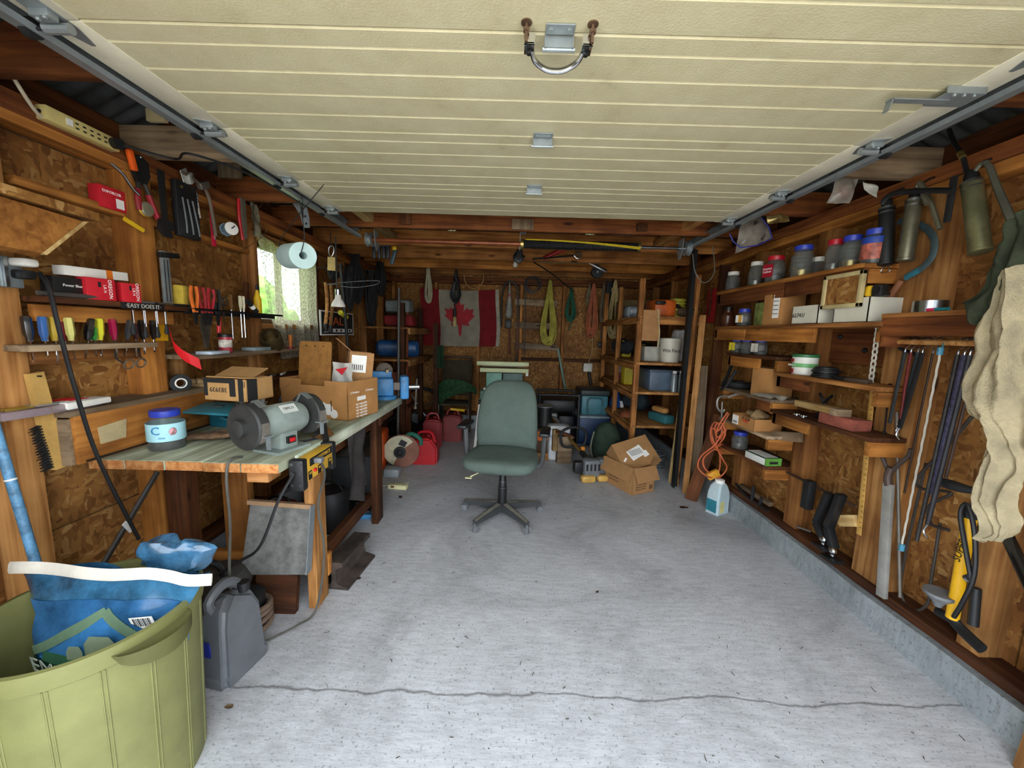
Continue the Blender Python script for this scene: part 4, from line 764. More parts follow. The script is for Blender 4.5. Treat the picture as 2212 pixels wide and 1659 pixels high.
for k in range(3): B().tube([(.022, -.04+.03*k, hh*.7), (.024, -.03+.035*k, hh*.3), (.024, -.03+.04*k, .02)], .004, 6, 3).o('stitched_seam', GREY, t)
p0, p1 = on(362, 375, TX+.02), on(366, 500, TX+.02); t = thing('adjustable_wrench', 'large black adjustable wrench hanging beside the tool pouch', 'wrench', (TX+.02, p1.y-.02, p1.z)); hh = p0.z-p1.z
B().prism([(-.012, .04), (.012, .04), (.015, hh), (-.015, hh)], -.005, .005, Matrix(((0, 0, 1, 0), (1, 0, 0, 0), (0, 1, 0, 0), (0, 0, 0, 1)))).o('shank', BLK, t); B().prism([(-.04, .0), (-.01, -.03), (.03, -.03), (.02, .0), (.045, .01), (.03, .05), (-.025, .05)], -.009, .009, Matrix(((0, 0, 1, 0), (1, 0, 0, 0), (0, 1, 0, 0), (0, 0, 0, 1)))).o('jaw', BLK, t)
P = [on(*p, TX+.03) for p in ((395, 372), (420, 388), (440, 405), (452, 430), (460, 470), (466, 510))]
t = thing('claw_bar', 'grey forged claw hammer bar curving past the tool pouch', 'bar', (0, 0, 0)); B().tube(P, .009, 8, 4).o('shank', mat('77695a', .5, .6), t); B().box(P[2]+V((0, 0, .01)), (.03, .07, .035), (.5, 0, 0), .006).o('head', mat('7d7468', .45, .7), t)
p = on(405, 385, TX+.01); t = thing('clear_package', 'clear blister package with a green card hung at the top plate', 'package', (TX+.02, p.y, p.z), (.5, 0, .3)); B().box((0, 0, 0), (.03, .06, .05), None, .008).o('blister', mat('c9c9c2', .1, trans=.6), t); B().box((-.017, 0, .005), (.003, .07, .07)).o('card', mat('c9d6c6', .6, var=.4, scale=30), t)
p = on(425, 440, TX-.03); t = thing('blue_card', 'white and blue printed hang card behind the tool pouch', 'card', (-1.735, p.y, p.z)); B().box((0, 0, 0), (.004, .035, .14), (.12, 0, 0)).o('card', WHITE, t); txt('TOOL', .04, mat('2b6f9a', .5, var=0), t, (.003, 0, 0), (pi/2, -pi/2+.12, pi/2))
p0, p1 = on(460, 438, TX), on(460, 530, TX); t = thing('red_hang_card', 'narrow red hang card with a hex key on the left wall', 'card', (TX-.01, p0.y, p1.z)); hh = p0.z-p1.z; B().box((0, 0, hh/2), (.004, .032, hh), None, .001).o('card', mat('c2163a', .5), t); B().tube([(.006, 0, hh*.9), (.006, .0, hh*.4), (.006, .004, hh*.15)], .004, 6, 3).o('hex_key', CHROME, t)
p = on(494, 495, TX); t = thing('string_spool', 'spool of blue grey string on a hook beside the window', 'spool', (TX, p.y, p.z), (0, 0, -.5)); B().lathe([(.036, -.03), (.036, -.026), (.03, -.025), (.031, .022), (.036, .026), (.036, .03)], 18, ax=(1, 0, 0)).o('wound_string', mat('7d97a8', .8, var=.2, scale=60), t); B().lathe([(.036, .030), (.036, .034), (.01, .035)], 18, ax=(1, 0, 0)).o('spool_flange', WHITE, t); hook(t)
B().tube([(.03, .0, .0), (.05, 0, .005), (.055, .008, .015)], .003, 6, 3).o('hook', DKM, t)
p0, p1 = on(515, 425, TX), on(530, 520, TX); t = thing('pruning_shears', 'red handled pruning shears hanging at the top of the window', 'shears', (TX, p0.y, p1.z)); hh = p0.z-p1.z
B().tube([(0, 0, hh*.95), (.0, -.004, hh*.5), (0, .015, 0)], .009, 8, 4).o('handle', RED, t); B().prism([(.02, 0), (.05, .02), (.05, hh), (.01, hh)], -.004, .008, Matrix(((0, 0, 1, 0), (1, 0, 0, 0), (0, 1, 0, 0), (0, 0, 0, 1)))).o('blade', mat('7c7768', .6, .4), t)
p = on(548, 470, TX+.02); t = thing('garden_glove', 'grey and brown garden glove pegged at the top corner of the window', 'glove', (TX+.02, p.y, p.z)); q = B(); q.grid(lambda u, v: (.008*sin(6*u+3*v), -.03+.07*u+.015*v, .09-.2*v), 10, 14, .012); q.jit(.008, 20, 5); q.o('glove_cloth', mat('8d8670', .9, var=.4, scale=12), t)
cord('wire_tangle', 'loose rusty wire tangle dangling beside the string spool', [on(*p, TX+.02) for p in ((560, 405), (570, 430), (552, 470), (575, 500), (540, 530), (510, 545), (490, 540))], .0018, mat('6a5238', .6, .4))
# ------------------------------------------------------------------ black tool rail and lower ledge towards the window
ZB = on(500, 672, -1.62).z
t = thing('tool_rail', 'black metal tool rail holding pliers in front of the window edge', 'rack', (0, 0, 0)); y0, y1 = on(405, 660, -1.64).y, on(598, 672, -1.64).y
B().mm((-1.66, y0, ZB-.004), (-1.60, y1, ZB)).mm((-1.66, y0, ZB-.03), (-1.656, y1, ZB)).mm((-1.604, y0, ZB-.012), (-1.60, y1, ZB)).o('rail', BLK, t)
for y in (y0+.1, y1-.1): B().mm((-1.83, y, ZB-.02), (-1.65, y+.02, ZB-.008)).o('bracket', BLK, t)
def pliers(lab, px, m, sz=.2, X=-1.62, tilt=0):
    p = on(px, 672, X); t = thing('pliers', lab, 'pliers', (X, p.y, ZB), (tilt, 0, 0), 'pliers in the black tool rail')
    for s in (-1, 1): B().tube([(0, s*.006, -.02), (0, s*.016, .03), (0, s*.02, .07), (0, s*.014, .11)], .0085, 8, 3, flat=.7).o('grip', m, t)
    B().prism([(-.012, -.02), (.012, -.02), (.008, -.055), (.002, -.085), (-.002, -.085), (-.008, -.055)], -.005, .005, Matrix(((0, 0, 1, 0), (1, 0, 0, 0), (0, 1, 0, 0), (0, 0, 0, 1)))).o('jaws', DKM, t)
pliers('orange and yellow handled pliers in the black tool rail', 422, mat('d2661c', .5)); pliers('dark red handled pliers beside the orange pair in the tool rail', 440, mat('8f1a20', .5), tilt=.1); pliers('second dark red handled pliers in the tool rail', 455, mat('a3202a', .5), tilt=-.12); pliers('black handled pliers in the tool rail', 470, BLK)
t = thing('scissors', 'steel scissors stuck in the black tool rail', 'scissors', (-1.62, on(483, 672, -1.62).y, ZB))
for s in (-1, 1): B().tube([(0, s*.015+.014*cos(a), .05+.022*sin(a)) for a in [2*pi*k/8 for k in range(8)]], .003, 6, 3, True).o('finger_loop', BLK, t)
B().prism([(-.008, .03), (.008, .03), (0, -.09)], -.002, .002, Matrix(((0, 0, 1, 0), (1, 0, 0, 0), (0, 1, 0, 0), (0, 0, 0, 1)))).o('blades', STEEL, t)
for px, h, lab in ((520, 'c9c3a4', 'cream handled screwdriver in the black tool rail'), (527, 'd6cfae', 'second cream handled screwdriver in the black tool rail'), (500, '6a4a2c', 'wooden handled awl in the black tool rail')):
    p = on(px, 672, -1.62); driver(lab, (-1.62, p.y, ZB+.008), cl(h), (0, 0, 0), .085, .16, .009, 'drivers in the black tool rail')
p = on(466, 690, -1.64); t = thing('red_snips', 'slim red handled snips hanging below the tool rail', 'snips', (-1.63, p.y, ZB-.004)); B().tube([(0, 0, 0), (0, .004, -.06), (0, .0, -.12)], .008, 8, 3).tube([(0, .012, -.02), (0, .016, -.07), (0, .012, -.115)], .006, 8, 3).o('handle', RED, t); B().box((0, .006, .02), (.006, .018, .05)).o('jaws', DKM, t)
p = on(440, 715, -1.65); t = thing('long_nose_shears', 'dark steel tin shears pointing down from the tool rail', 'shears', (-1.64, p.y, ZB-.005)); B().prism([(-.02, 0), (.02, 0), (.03, -.08), (.008, -.2), (-.008, -.2), (-.03, -.08)], -.006, .006, Matrix(((0, 0, 1, 0), (1, 0, 0, 0), (0, 1, 0, 0), (0, 0, 0, 1)))).o('blades', mat('4a443c', .55, .5, var=.3), t)
p = on(553, 650, -1.64); t = thing('glue_bottle', 'yellow glue bottle tilted in the tool rail against the window', 'bottle', (-1.63, p.y, ZB), (.0, 0, 0)); B().lathe([(.02, 0), (.022, .01), (.022, .09), (.012, .12), (.006, .15)], 14).o('bottle', YEL, t); B().lathe([(.008, .145), (.008, .175), (.004, .18)], 10).o('nozzle', DKM, t)
p = on(545, 660, -1.6); t = thing('black_tube', 'short black tube with a white label beside the yellow glue bottle', 'tube', (-1.59, p.y-.01, ZB+.03), (.9, 0, 0)); B().cyl((0, 0, -.04), (0, 0, .06), .014).o('tube', BLK, t); B().cyl((0, 0, -.005), (0, 0, .02), .0145).o('label_band', WHITE, t)
t = thing('wood_strip', 'upright dark wood strip at the edge of the window', 'board', (0, 0, 0)); plank('strip', on(532, 690, -1.70), on(532, 610, -1.70), .03, .02, DARKW, t, (1, 0, 0))
ZL = on(500, 762, -1.62).z
t = thing('window_ledge_shelf', 'cluttered board ledge below the curtained window', 'shelf', (0, 0, 0)); plank('ledge_board', (-1.715, 1.95, ZL-.011), (-1.715, 3.45, ZL-.011), .22, .022, GREYW, t)
for y in (2.06, 2.66, 3.3): plank('support', (-1.80, y, ZL-.13), (-1.80, y, ZL-.022), .05, .05, PINE2, t, (1, 0, 0))
def can(name, lab, loc, r, h, m, cat='can', lid=None, group=None):
    t = thing(name, lab, cat, loc, (0, 0, 0), group); B().lathe([(r*.96, 0), (r, .004), (r, h-.004), (r*.96, h)], 20).o('can_body', m, t)
    if lid: B().lathe([(r*1.03, h-.012), (r*1.03, h+.003), (r*.9, h+.006)], 20).o('lid', lid, t)
    return t
p = on(488, 756, -1.66); t = can('red_canister', 'clear canister with red and white label on the window ledge', (-1.66, p.y, ZL+.001), .033, .10, mat('a8323c', .4, var=.4, scale=30), 'canister', BLK); B().lathe([(.0336, .03), (.034, .032), (.034, .07), (.0336, .072)], 18, cap=False).o('label_band', mat('d9d0c0', .6, var=.3, scale=40), t)
p = on(470, 762, -1.64); tag(B().box((0, 0, .008), (.08, .15, .016), None, .002).o('paper_pad', mat('b9c9d6', .6), None, (-1.625, p.y-.05, ZL+.0005), (0, 0, .1)), 'pale blue paper pad lying on the window ledge', 'pad')
p = on(566, 760, -1.62); tag(B().box((0, 0, .012), (.09, .14, .022), None, .003).o('tin_box', mat('8d9a9c', .5, .3), None, (-1.64, p.y-.02, ZL+.0005), (0, 0, -.1)), 'flat grey tin box on the window ledge beside the brass pot', 'box')
p = on(593, 752, -1.62); t = thing('brass_pot', 'dull brass pot tipped on its side on the window ledge', 'pot', (-1.635, p.y, ZL+.062), (radians(55), 0, .35))
B().lathe([(.058, -.06), (.064, -.055), (.064, .02), (.06, .03), (.066, .042), (.064, .055), (.05, .056), (.05, .03), (.055, .02), (.055, -.05)], 26).o('pot', mat('6e5f42', .35, .8, var=.2), t)
p = on(631, 750, -1.6); t = thing('orange_handle_driver', 'orange handled chisel standing upright in a red base on the window ledge', 'chisel', (-1.61, p.y, ZL+.0005)); B().lathe([(.022, 0), (.02, .015), (.009, .02), (.009, .03), (.013, .05), (.014, .09), (.009, .10)], 14).o('handle', mat('c66a1e', .4), t); B().lathe([(.024, 0), (.022, .016)], 12).o('red_base', mat('7a1418', .5), t)
p = on(628, 812, -1.62); t = thing('grey_funnel', 'grey plastic scoop lying behind the produce carton', 'funnel', (-1.62, p.y-.1, BT+.07), (0, .5, .4)); B().lathe([(.012, -.05), (.014, 0), (.05, .05), (.055, .07)], 18, cap=True).o('cone', mat('6b6c6c', .7), t)
t = thing('shelf_batten', 'dark batten shelf with small tools just above the bench back', 'shelf', (0, 0, 0)); zz = on(560, 820, -1.72).z; plank('batten', (-1.765, 2.3, zz-.01), (-1.765, 3.3, zz-.01), .12, .02, DARKW, t)
for i, (px, m_) in enumerate(((590, ZINC), (612, WHITE), (560, DKM))): p = on(px, 818, -1.73); t = thing('small_tool', ('short zinc punch', 'small white tube', 'black hand vise')[i]+' lying on the batten shelf above the bench', 'tool', (-1.73, p.y, zz+.010), (pi/2, 0, .3), 'tools on the batten shelf'); B().cyl((0, 0, -.05), (0, 0, .05), .008).o('barrel', m_, t); B().cyl((0, 0, .05), (0, 0, .07), .004).o('tip', STEEL, t)
# ------------------------------------------------------------------ office chair
CH = thing('office_chair', 'worn grey green swivel office chair in the middle of the floor', 'chair', (-.05, 2.80, 0), (0, 0, -.16))
FAB = mat('56645d', .95, var=.08, scale=6, bump=.3); CHP = mat('3b3d3e', .5, var=.1); CHT = mat('7e7a70', .6, var=.2)
q = B(); sp = [(.0, -.235), (.12, -.232), (.22, -.2), (.265, -.12), (.27, 0), (.255, .14), (.2, .2), (0, .21)]
out = spline([(x, y, 0) for x, y in sp]+[(-x, y, 0) for x, y in sp[::-1][1:-1]], 4, True)
rings = [[q.bm.verts.new((p.x*k, p.y*k-.06, z+.012*cos(p.x*5)*(1 if z > .45 else 0)-.018*max(0, -p.y-.12)*4)) for p in out] for k, z in ((.9, .44), (.985, .452), (1, .47), (.985, .495), (.93, .51), (.7, .518), (.3, .514))]
q.skin(rings); q.o('seat', FAB, CH, smooth=60)
q = B(); op = [(0, .535), (.1, .53), (.17, .5), (.212, .42), (.232, .28), (.24, .14), (.235, .04), (.215, .0), (0, -.01)]
out = spline([(x, z, 0) for x, z in op]+[(-x, z, 0) for x, z in op[::-1][1:-1]], 4, True)
def bk(x, z, y, k): zc = .26+(z-.26)*k; return V((x*k, .17+y+.1*max(0, zc/.54)**1.5-.25*x*x-.05*sin(pi*zc/.54), .49+zc))
rings = [[q.bm.verts.new(bk(p.x, p.y, y, k)) for p in out] for k, y in ((.3, -.034), (.7, -.034), (.93, -.028), (1, -.01), (1, .012), (.93, .028), (.6, .03))]
q.skin(rings); q.o('backrest', FAB, CH, smooth=60)
B().box((0, .24, .5), (.08, .012, .3), (-.1, 0, 0), .003).box((0, .12, .415), (.1, .26, .03), None, .005).o('back_bracket', BLK, CH)
B().lathe([(.032, .10), (.034, .24), (.03, .245), (.03, .285), (.027, .29), (.025, .41)], 18).o('gas_lift', BLK, CH); B().lathe([(.0345, .236), (.0348, .239)], 18, cap=False).lathe([(.0305, .283), (.031, .287)], 18, cap=False).o('lift_ring', STEEL, CH); B().cyl((.055, -.02, .40), (.055, -.02, .34), .018).o('tilt_knob', BLK, CH)
B().tube([(-.1, -.1, .405), (-.16, -.17, .39), (-.2, -.2, .375)], .004, 6, 3).box((-.21, -.21, .37), (.05, .03, .006), None, .003).o('seat_lever', CREAM, CH)
B().cyl((0, 0, .05), (0, 0, .115), .042, n=16).o('hub', CHP, CH)
for k in range(5):
    a = -pi/2+radians(36)+k*2*pi/5+.16; c, s_ = cos(a), sin(a); d = V((c, s_, 0)); nrm = V((-s_, c, 0)); q = B()
    q.skin([[q.bm.verts.new(d*r+nrm*(sx*w)+V((0, 0, z))) for sx, z in ((-1, z0), (1, z0), (1, z1), (-1, z1))] for r, w, z0, z1 in ((.03, .03, .06, .115), (.2, .024, .062, .098), (.315, .019, .062, .085))])
    l = q.o('base_leg', CHP, CH); q = B(); q.skin([[q.bm.verts.new(d*r+nrm*(sx*w)+V((0, 0, z+o))) for sx, o in ((-1, 0), (1, 0), (1, .001), (-1, .001))] for r, w, z in ((.04, .02, .1143), (.2, .016, .0982), (.31, .012, .0857))]); q.o('worn_top', CHT, l)
    q = B(); p = d*.31
    for s2 in (-1, 1): q.lathe([(.012, -.009), (.025, -.008), (.025, .008), (.012, .009)], 16, p+nrm*s2*.014+V((0, 0, .0255)), nrm)
    q.cyl(p+V((0, 0, .03)), p+V((0, 0, .065)), .008); q.o('caster', GREY, CH)
for s_, z in ((-1, .70), (1, .68)):
    B().tube([(s_*.12, .02, .41), (s_*.24, .03, .41), (s_*.285, .03, .44), (s_*.30, .03, .6), (s_*.305, .03, z-.02)], .02, 8, 4, flat=.6).o('arm_post', CHP, CH); B().box((s_*.305, .03, z), (.075, .24, .03), None, .013).o('arm_pad', BLK, CH)
# ------------------------------------------------------------------ window curtain
def lace():
    m, nt, b = nmat('lace'); L = nt.links.new; b.inputs['Base Color'].default_value = lin('b5b09a'); b.inputs['Roughness'].default_value = .9
    tc = nd(nt, 'ShaderNodeTexCoord'); ck = nd(nt, 'ShaderNodeTexNoise'); mp = nd(nt, 'ShaderNodeMapping'); mp.inputs['Scale'].default_value = (1, 90, 45); ck.inputs['Scale'].default_value = 1.2; L(tc.outputs['Object'], mp.inputs[0]); L(mp.outputs[0], ck.inputs['Vector'])
    r = ramp(nt, [(.42, (50, 50, 50)), (.6, (190, 190, 190))]); L(ck.outputs[0], r.inputs[0])
    tr = nd(nt, 'ShaderNodeBsdfTransparent'); tl = nd(nt, 'ShaderNodeBsdfTranslucent'); tl.inputs[0].default_value = lin('c9c4a8')
    m1 = nd(nt, 'ShaderNodeMixShader'); m1.inputs[0].default_value = .55; L(b.outputs[0], m1.inputs[1]); L(tl.outputs[0], m1.inputs[2])
    m2 = nd(nt, 'ShaderNodeMixShader'); L(r.outputs[0], m2.inputs[0]); L(m1.outputs[0], m2.inputs[1]); L(tr.outputs[0], m2.inputs[2]); L(m2.outputs[0], nt.nodes['Material Output'].inputs[0]); return m
def cf(u, v):
    y0 = 2.66+.13*v+.10*max(0, v-.6); y1 = 3.40+.06*v
    return (-1.73+.022*sin(u*34+2*v)*(.3+.7*v)+.012*sin(u*13), y0+(y1-y0)*u+.01*sin(9*v), 2.02-.10*sin(pi*u)*(1-v)*.5-.86*v)
t = thing('lace_curtain', 'thin cream lace curtain sagging across the left wall window', 'curtain', (0, 0, 0)); B().grid(cf, 70, 26).o('lace', lace(), t, smooth=60); B().tube([(-1.735, 2.62, 2.03), (-1.735, 3.0, 2.0), (-1.735, 3.44, 2.02)], .003, 6, 4).o('curtain_wire', DKM, t)
# paper towel on wire
a, b = at(655, 552, Y=1.93), at(617, 554, Y=2.15)
t = thing('paper_towel_roll', 'roll of pale blue paper towel hung on wire in front of the window', 'paper towel', (0, 0, 0)); d = (b-a).normalized()
q = B(); d_, x_, y_ = basis(d)
q.skin([q.ring(a+d*z, x_, y_, 28, r) for r, z in ((.018, .0), (.062, 0), (.0625, .004), (.0625, .24), (.06, .242), (.018, .242), (.018, .002))], False); q.o('roll', mat('b9d3d1', .95, var=.05, bump=.3), t)
B().tube([a+V((.005, -.02, .25)), a+V((.02, -.02, .1)), a+V((0, -.012, .02)), a+d*.1, b+d*.03, b+V((-.03, .02, .1)), at(700, 398, Y=2.1)], .0022, 6, 4).o('hanging_wire', DKM, t)
B().tube([a+V((.005, -.02, .25)), at(655, 470, Y=1.97), at(652, 420, Y=1.99)], .0022, 6, 2).o('hanging_wire', DKM, t)
# flood lamp on a wire hoop, light bulb at the back
p = at(731, 664, Y=3.06)
t = thing('flood_lamp', 'white reflector flood bulb hanging on a black wire from the rail end', 'lamp', p); t.scale = (1.36, 1.36, 1.36)
B().lathe([(.0, 0), (.037, .002), (.038, .012), (.03, .03), (.017, .05), (.016, .07)], 22).o('bulb', mat('e8e4dc', .3, var=.02), t); B().lathe([(.0155, .068), (.0165, .072), (.0165, .1), (.01, .108)], 16).o('socket', STEEL, t)
B().tube([(0, 0, .1), (-.005, 0, .14), (-.006, .0, .25), (-.004, 0, .39)], .004, 6, 3).o('lamp_cord', BLK, t); B().tube([(0, 0, .13), (-.08, .02, .13), (.06, .1, .16), (.19, .12, .17), (.2, .05, .14), (.1, .0, .115), (.02, -.01, .12)], .002, 6, 5).o('wire_hoop', GREY, t)
p = at(716, 570, Y=3.06); t = thing('manila_tag', 'manila paper tag hanging from a carabiner by the rail end', 'tag', p); t.scale = (1.35, 1.35, 1.35); B().box((0, 0, 0), (.045, .002, .075), (0, .05, 0)).o('card', mat('c6ad6c', .8), t); B().tube([(0, 0, .04), (-.012, 0, .055), (-.01, 0, .09), (.012, 0, .1), (.016, 0, .07), (.008, 0, .05)], .003, 6, 3, True).o('carabiner', STEEL, t); B().tube([(0, 0, .1), (.0, 0, .17)], .003, 6, 0).o('cord', BLK, t)
p = at(1113, 572, Y=4.75); t = thing('light_bulb', 'small white light bulb in a ceramic holder under a far tie', 'light bulb', p); B().lathe([(.0, -.032), (.02, -.028), (.031, -.005), (.03, .012), (.017, .035), (.015, .06)], 18).o('bulb', mat('dcdad4', .3, var=.02), t); B().lathe([(.02, .055), (.034, .075), (.034, .12)], 16).o('holder', DKM, t)
# ------------------------------------------------------------------ back wall
YW = 5.47
def bw(px, py, y=YW): return at(px, py, Y=y)
# flag
FR = mat('9a1a22', .8, var=.12); FW = mat('b9b09a', .8, var=.1)
a, b = bw(912, 622), bw(1078, 750); w = b.x-a.x; h = a.z-b.z
fl = thing('canada_flag', 'red and white maple leaf flag hung across the back wall', 'flag', (a.x, YW, b.z), (0, -.01, 0))
def ff(u, v): return V((w*u+.012*sin(v*5), -.02-.011*sin(u*24+v*3)*(.4+.6*(1-v))-.02*sin(3*u+2*v), h*v-.035*sin(pi*u)*(.3+v)*.6+.0*u))
for nm, u0, u1, m_ in (('red_bar', 0, .235, FR), ('white_field', .235, .74, FW), ('red_bar', .74, .955, FR), ('hoist_band', .955, 1, mat('cfc8b4', .8))): B().grid(lambda u, v: ff(u0+(u1-u0)*u, v), 18, 14, .002).o(nm, m_, fl)
ML = [(0, 1), (.13, .72), (.3, .8), (.22, .42), (.45, .62), (.52, .5), (.78, .55), (.7, .3), (.82, .2), (.45, -.1), (.5, -.28), (.04, -.2), (.06, -.75), (-.06, -.75), (-.04, -.2), (-.5, -.28), (-.45, -.1), (-.82, .2), (-.7, .3), (-.78, .55), (-.52, .5), (-.45, .62), (-.22, .42), (-.3, .8), (-.13, .72)]
q = B(); bm = q.bm
vs = [bm.verts.new(ff(.487+x*.235, .47+y*.37)+V((0, -.008, 0))) for x, y in ML]; f = bm.faces.new(vs); bmesh.ops.triangulate(bm, faces=[f])
bmesh.ops.subdivide_edges(bm, edges=bm.edges[:], cuts=2)
for vtx in bm.verts:
    u = vtx.co.x/w; vv = (vtx.co.z)/h
    vtx.co.y = ff(u, (vtx.co.z+.02*sin(pi*u))/h).y-.008
q.o('maple_leaf', FR, fl)
# hanks of rope
def hank(name, lab, cx, ty, by, wpx, m, y=YW-.09, r=.006, loops=9, knot=.25, seed=1, tail=0):
    t = thing(name, lab, 'rope', (0, 0, 0), group='hanks of rope on the back wall'); R2 = random.Random(seed)
    T, Bt = bw(cx, ty, y), bw(cx, by, y); H_ = T.z-Bt.z; hw = (bw(cx+wpx/2, by, y).x-Bt.x); q = B()
    for i in range(int(loops*1.6)):
        k = .45+.55*R2.random(); o = R2.uniform(-.25, .25)*hw; dy = R2.uniform(-.02, .015); bz = Bt.z+H_*R2.uniform(0, .12)
        q.tube([(T.x+.25*o, y+dy*.4, T.z-H_*.05), (T.x+o*.5+hw*k*.28, y+dy, T.z-H_*knot), (T.x+o+hw*k*.8, y+dy, T.z-H_*.7), (T.x+o+hw*k*.6, y+dy-.01, bz+H_*.06), (T.x+o, y+dy-.015, bz), (T.x+o-hw*k*.6, y+dy-.01, bz+H_*.06), (T.x+o-hw*k*.8, y+dy, T.z-H_*.7), (T.x+o*.5-hw*k*.28, y+dy, T.z-H_*knot)], r*1.15, 6, 4, True)
    q.o('loops', m, t)
    q = B()
    for k in range(4): z = T.z-H_*(knot-.03+.018*k); q.tube([(T.x+hw*.38*cos(a_), y+.03*sin(a_), z+.01*sin(2*a_+k)) for a_ in [2*pi*i/8 for i in range(8)]], r*1.05, 6, 3, True)
    q.o('wrap_knot', m, t); q = B(); q.cyl((T.x, y-.02, T.z-H_*.05), (T.x, YBO, T.z-H_*.03), .003, n=6); q.o('nail', DKM, t)
    if tail: B().tube([(T.x, y, Bt.z+H_*.1), (T.x+.02, y-.01, Bt.z), (T.x-.015, y, Bt.z-tail)], r, 6, 4).o('tail', m, t)
hank('rope_hank', 'thick off-white rope hank beside the flag', 925, 565, 655, 16, mat('a8a184', .9, var=.15), r=.011, loops=4, seed=2)
hank('rope_hank', 'long yellow rope hank on the back wall', 1189, 597, 748, 34, mat('a39a3e', .85, var=.2), r=.009, loops=9, seed=3, knot=.3)
hank('rope_hank', 'dark green rope hank on the back wall', 1235, 617, 695, 22, mat('1f5a40', .85, var=.2), r=.008, loops=7, seed=4, knot=.3, tail=.12)
hank('rope_hank', 'salmon orange rope hank under the hand winch', 1283, 607, 730, 26, mat('a55a3a', .85, var=.2), r=.008, loops=7, seed=5, knot=.22)
hank('rope_hank', 'faded grey rope hank behind the orange one', 1305, 605, 700, 14, mat('6b5f4c', .9, var=.2), r=.006, loops=6, seed=6)
hank('rope_hank', 'thin grey cord hank left of the orange rope', 1274, 610, 660, 10, mat('736a52', .9, var=.2), y=YW-.07, r=.004, loops=5, seed=7)
hank('rope_hank', 'cream cotton rope hank beside the black strap bag', 1330, 598, 732, 34, mat('b39f6c', .9, var=.15), r=.007, loops=9, seed=8, knot=.22)
hank('cable_hank', 'black wound cable with a caged work lamp hanging over the flag', 986, 580, 655, 24, BLK, y=YW-.12, r=.009, loops=8, seed=9, knot=.35)
p = bw(982, 705, YW-.13); t = thing('caged_work_lamp', 'black handled work lamp with glass jar hanging over the maple leaf', 'lamp', p); B().lathe([(.02, .13), (.022, .2), (.016, .25)], 12).o('handle', BLK, t); B().lathe([(.02, 0), (.03, .02), (.03, .09), (.02, .13)], 14).o('glass_jar', mat('b59d62', .2, var=.2), t); B().tube([(0, 0, .25), (.01, 0, .33)], .006, 6, 0).o('cord', BLK, t)
p = bw(1024, 597, 5.44); t = thing('wicker_ring', 'thin wicker ring hanging on the upper back wall', 'ring', p); B().cyl((0, -.01, .17), (0, .09, .172), .004, n=6).o('nail', DKM, t); B().tube([(.135*cos(a), 0, .165*sin(a)) for a in [2*pi*k/16 for k in range(16)]], .007, 6, 3, True).o('hoop', mat('a97f4a', .8), t)
p = bw(1151, 617, YW-.03); t = thing('black_cable_coil', 'thin black cable coil hanging right of the flag with a long tail', 'cable', p)
for k in range(3): B().tube([(.018*k-.02+.10*cos(a), -.01*k, .10*sin(a)+.01*k) for a in [2*pi*i/12 for i in range(12)]], .006, 6, 3, True).o('coil', BLK, t)
B().tube([(-.1, 0, 0), (-.095, 0, -.3), (-.09, -.01, -.75), (-.09, 0, -.95)], .006, 6, 3).o('tail', BLK, t)
p = bw(1100, 650, YW-.05); t = thing('hanging_plastic_bag', 'translucent white plastic bag of parts hanging beside the flag', 'bag', p)
q = B(); q.lathe([(.005, .26), (.02, .2), (.055, .05), (.085, -.1), (.09, -.2), (.06, -.235), (.02, -.24)], 16, sq=.5); q.jit(.012, 14, 3); q.o('bag', mat('9a9a92', .4, var=.15), t); txt('NEX\nDC', .05, INK, t, (-.0, -.055, -.09), RX); B().prism([(-.015, .08), (.015, .1), (.02, 0), (-.02, .01)], .045, .05, Matrix.Rotation(pi/2, 4, 'X')).o('red_print', mat('8a2a3a', .6), t)
t = thing('rubber_hose', 'black rubber hose hooked over a nail beside the white bag', 'hose', bw(1103, 612, YW)); B().tube([(-.12, 0, -.6), (-.115, 0, -.2), (-.08, -.01, -.03), (0, -.02, .02), (.08, -.01, -.03), (.11, 0, -.2), (.12, 0, -.7), (.11, 0, -1.1)], .013, 8, 4).o('hose', BLK, t)
t = thing('bow_saw_tool', 'dark drill bit brace hanging below the white plastic bag', 'tool', bw(1098, 700, YW-.03)); B().box((0, 0, 0), (.09, .03, .12), None, .01).o('body', BLK, t); B().cyl((.02, 0, -.05), (.03, 0, -.42), .012).o('shaft', mat('5a1f1c', .6), t)
# aluminium ladder stored on its side
t = thing('wall_rack_slats', 'three grey board slats fixed across the studs behind the ropes', 'slats', (0, 0, 0))
for py in (652, 702, 747): a, b = bw(1112, py, 5.49), bw(1203, py+4, 5.49); plank('slat', a, b, .02, .09, GREYW, t)
for px, py, lab, m_ in ((1123, 555, 'p', DKM),): pass
p = bw(1120, 556, 4.3); t = thing('pulley_block', 'dark cast pulley hanging under the second full tie', 'pulley', p); B().lathe([(.055, -.015), (.06, -.012), (.05, 0), (.06, .012), (.055, .015)], 20, ax=(0, 1, 0)).o('sheave', DKM, t); B().prism([(-.03, .1), (.05, .1), (.02, -.03), (-.01, -.03)], -.03, -.022, Matrix.Rotation(pi/2, 4, 'X')@Matrix.Diagonal((1, 1, -1, 1))).o('side_plate', DKM, t); B().tube([(.05, 0, .02), (.4, .3, -.12), (.7, .6, -.28)], .008, 6, 3).o('strap', BLK, t)
a, b = bw(1175, 558, 4.28), bw(1213, 543, 4.28); t = thing('red_lever', 'red painted lever bar under the ties behind the spring', 'lever', (0, 0, 0)); B().cyl(a, b+V((.03, 0, .03)), .02, n=10).o('bar', mat('a3161e', .4), t); B().cyl(b, b+V((.04, 0, .035)), .022, n=10).o('grip', mat('d0202a', .4), t)
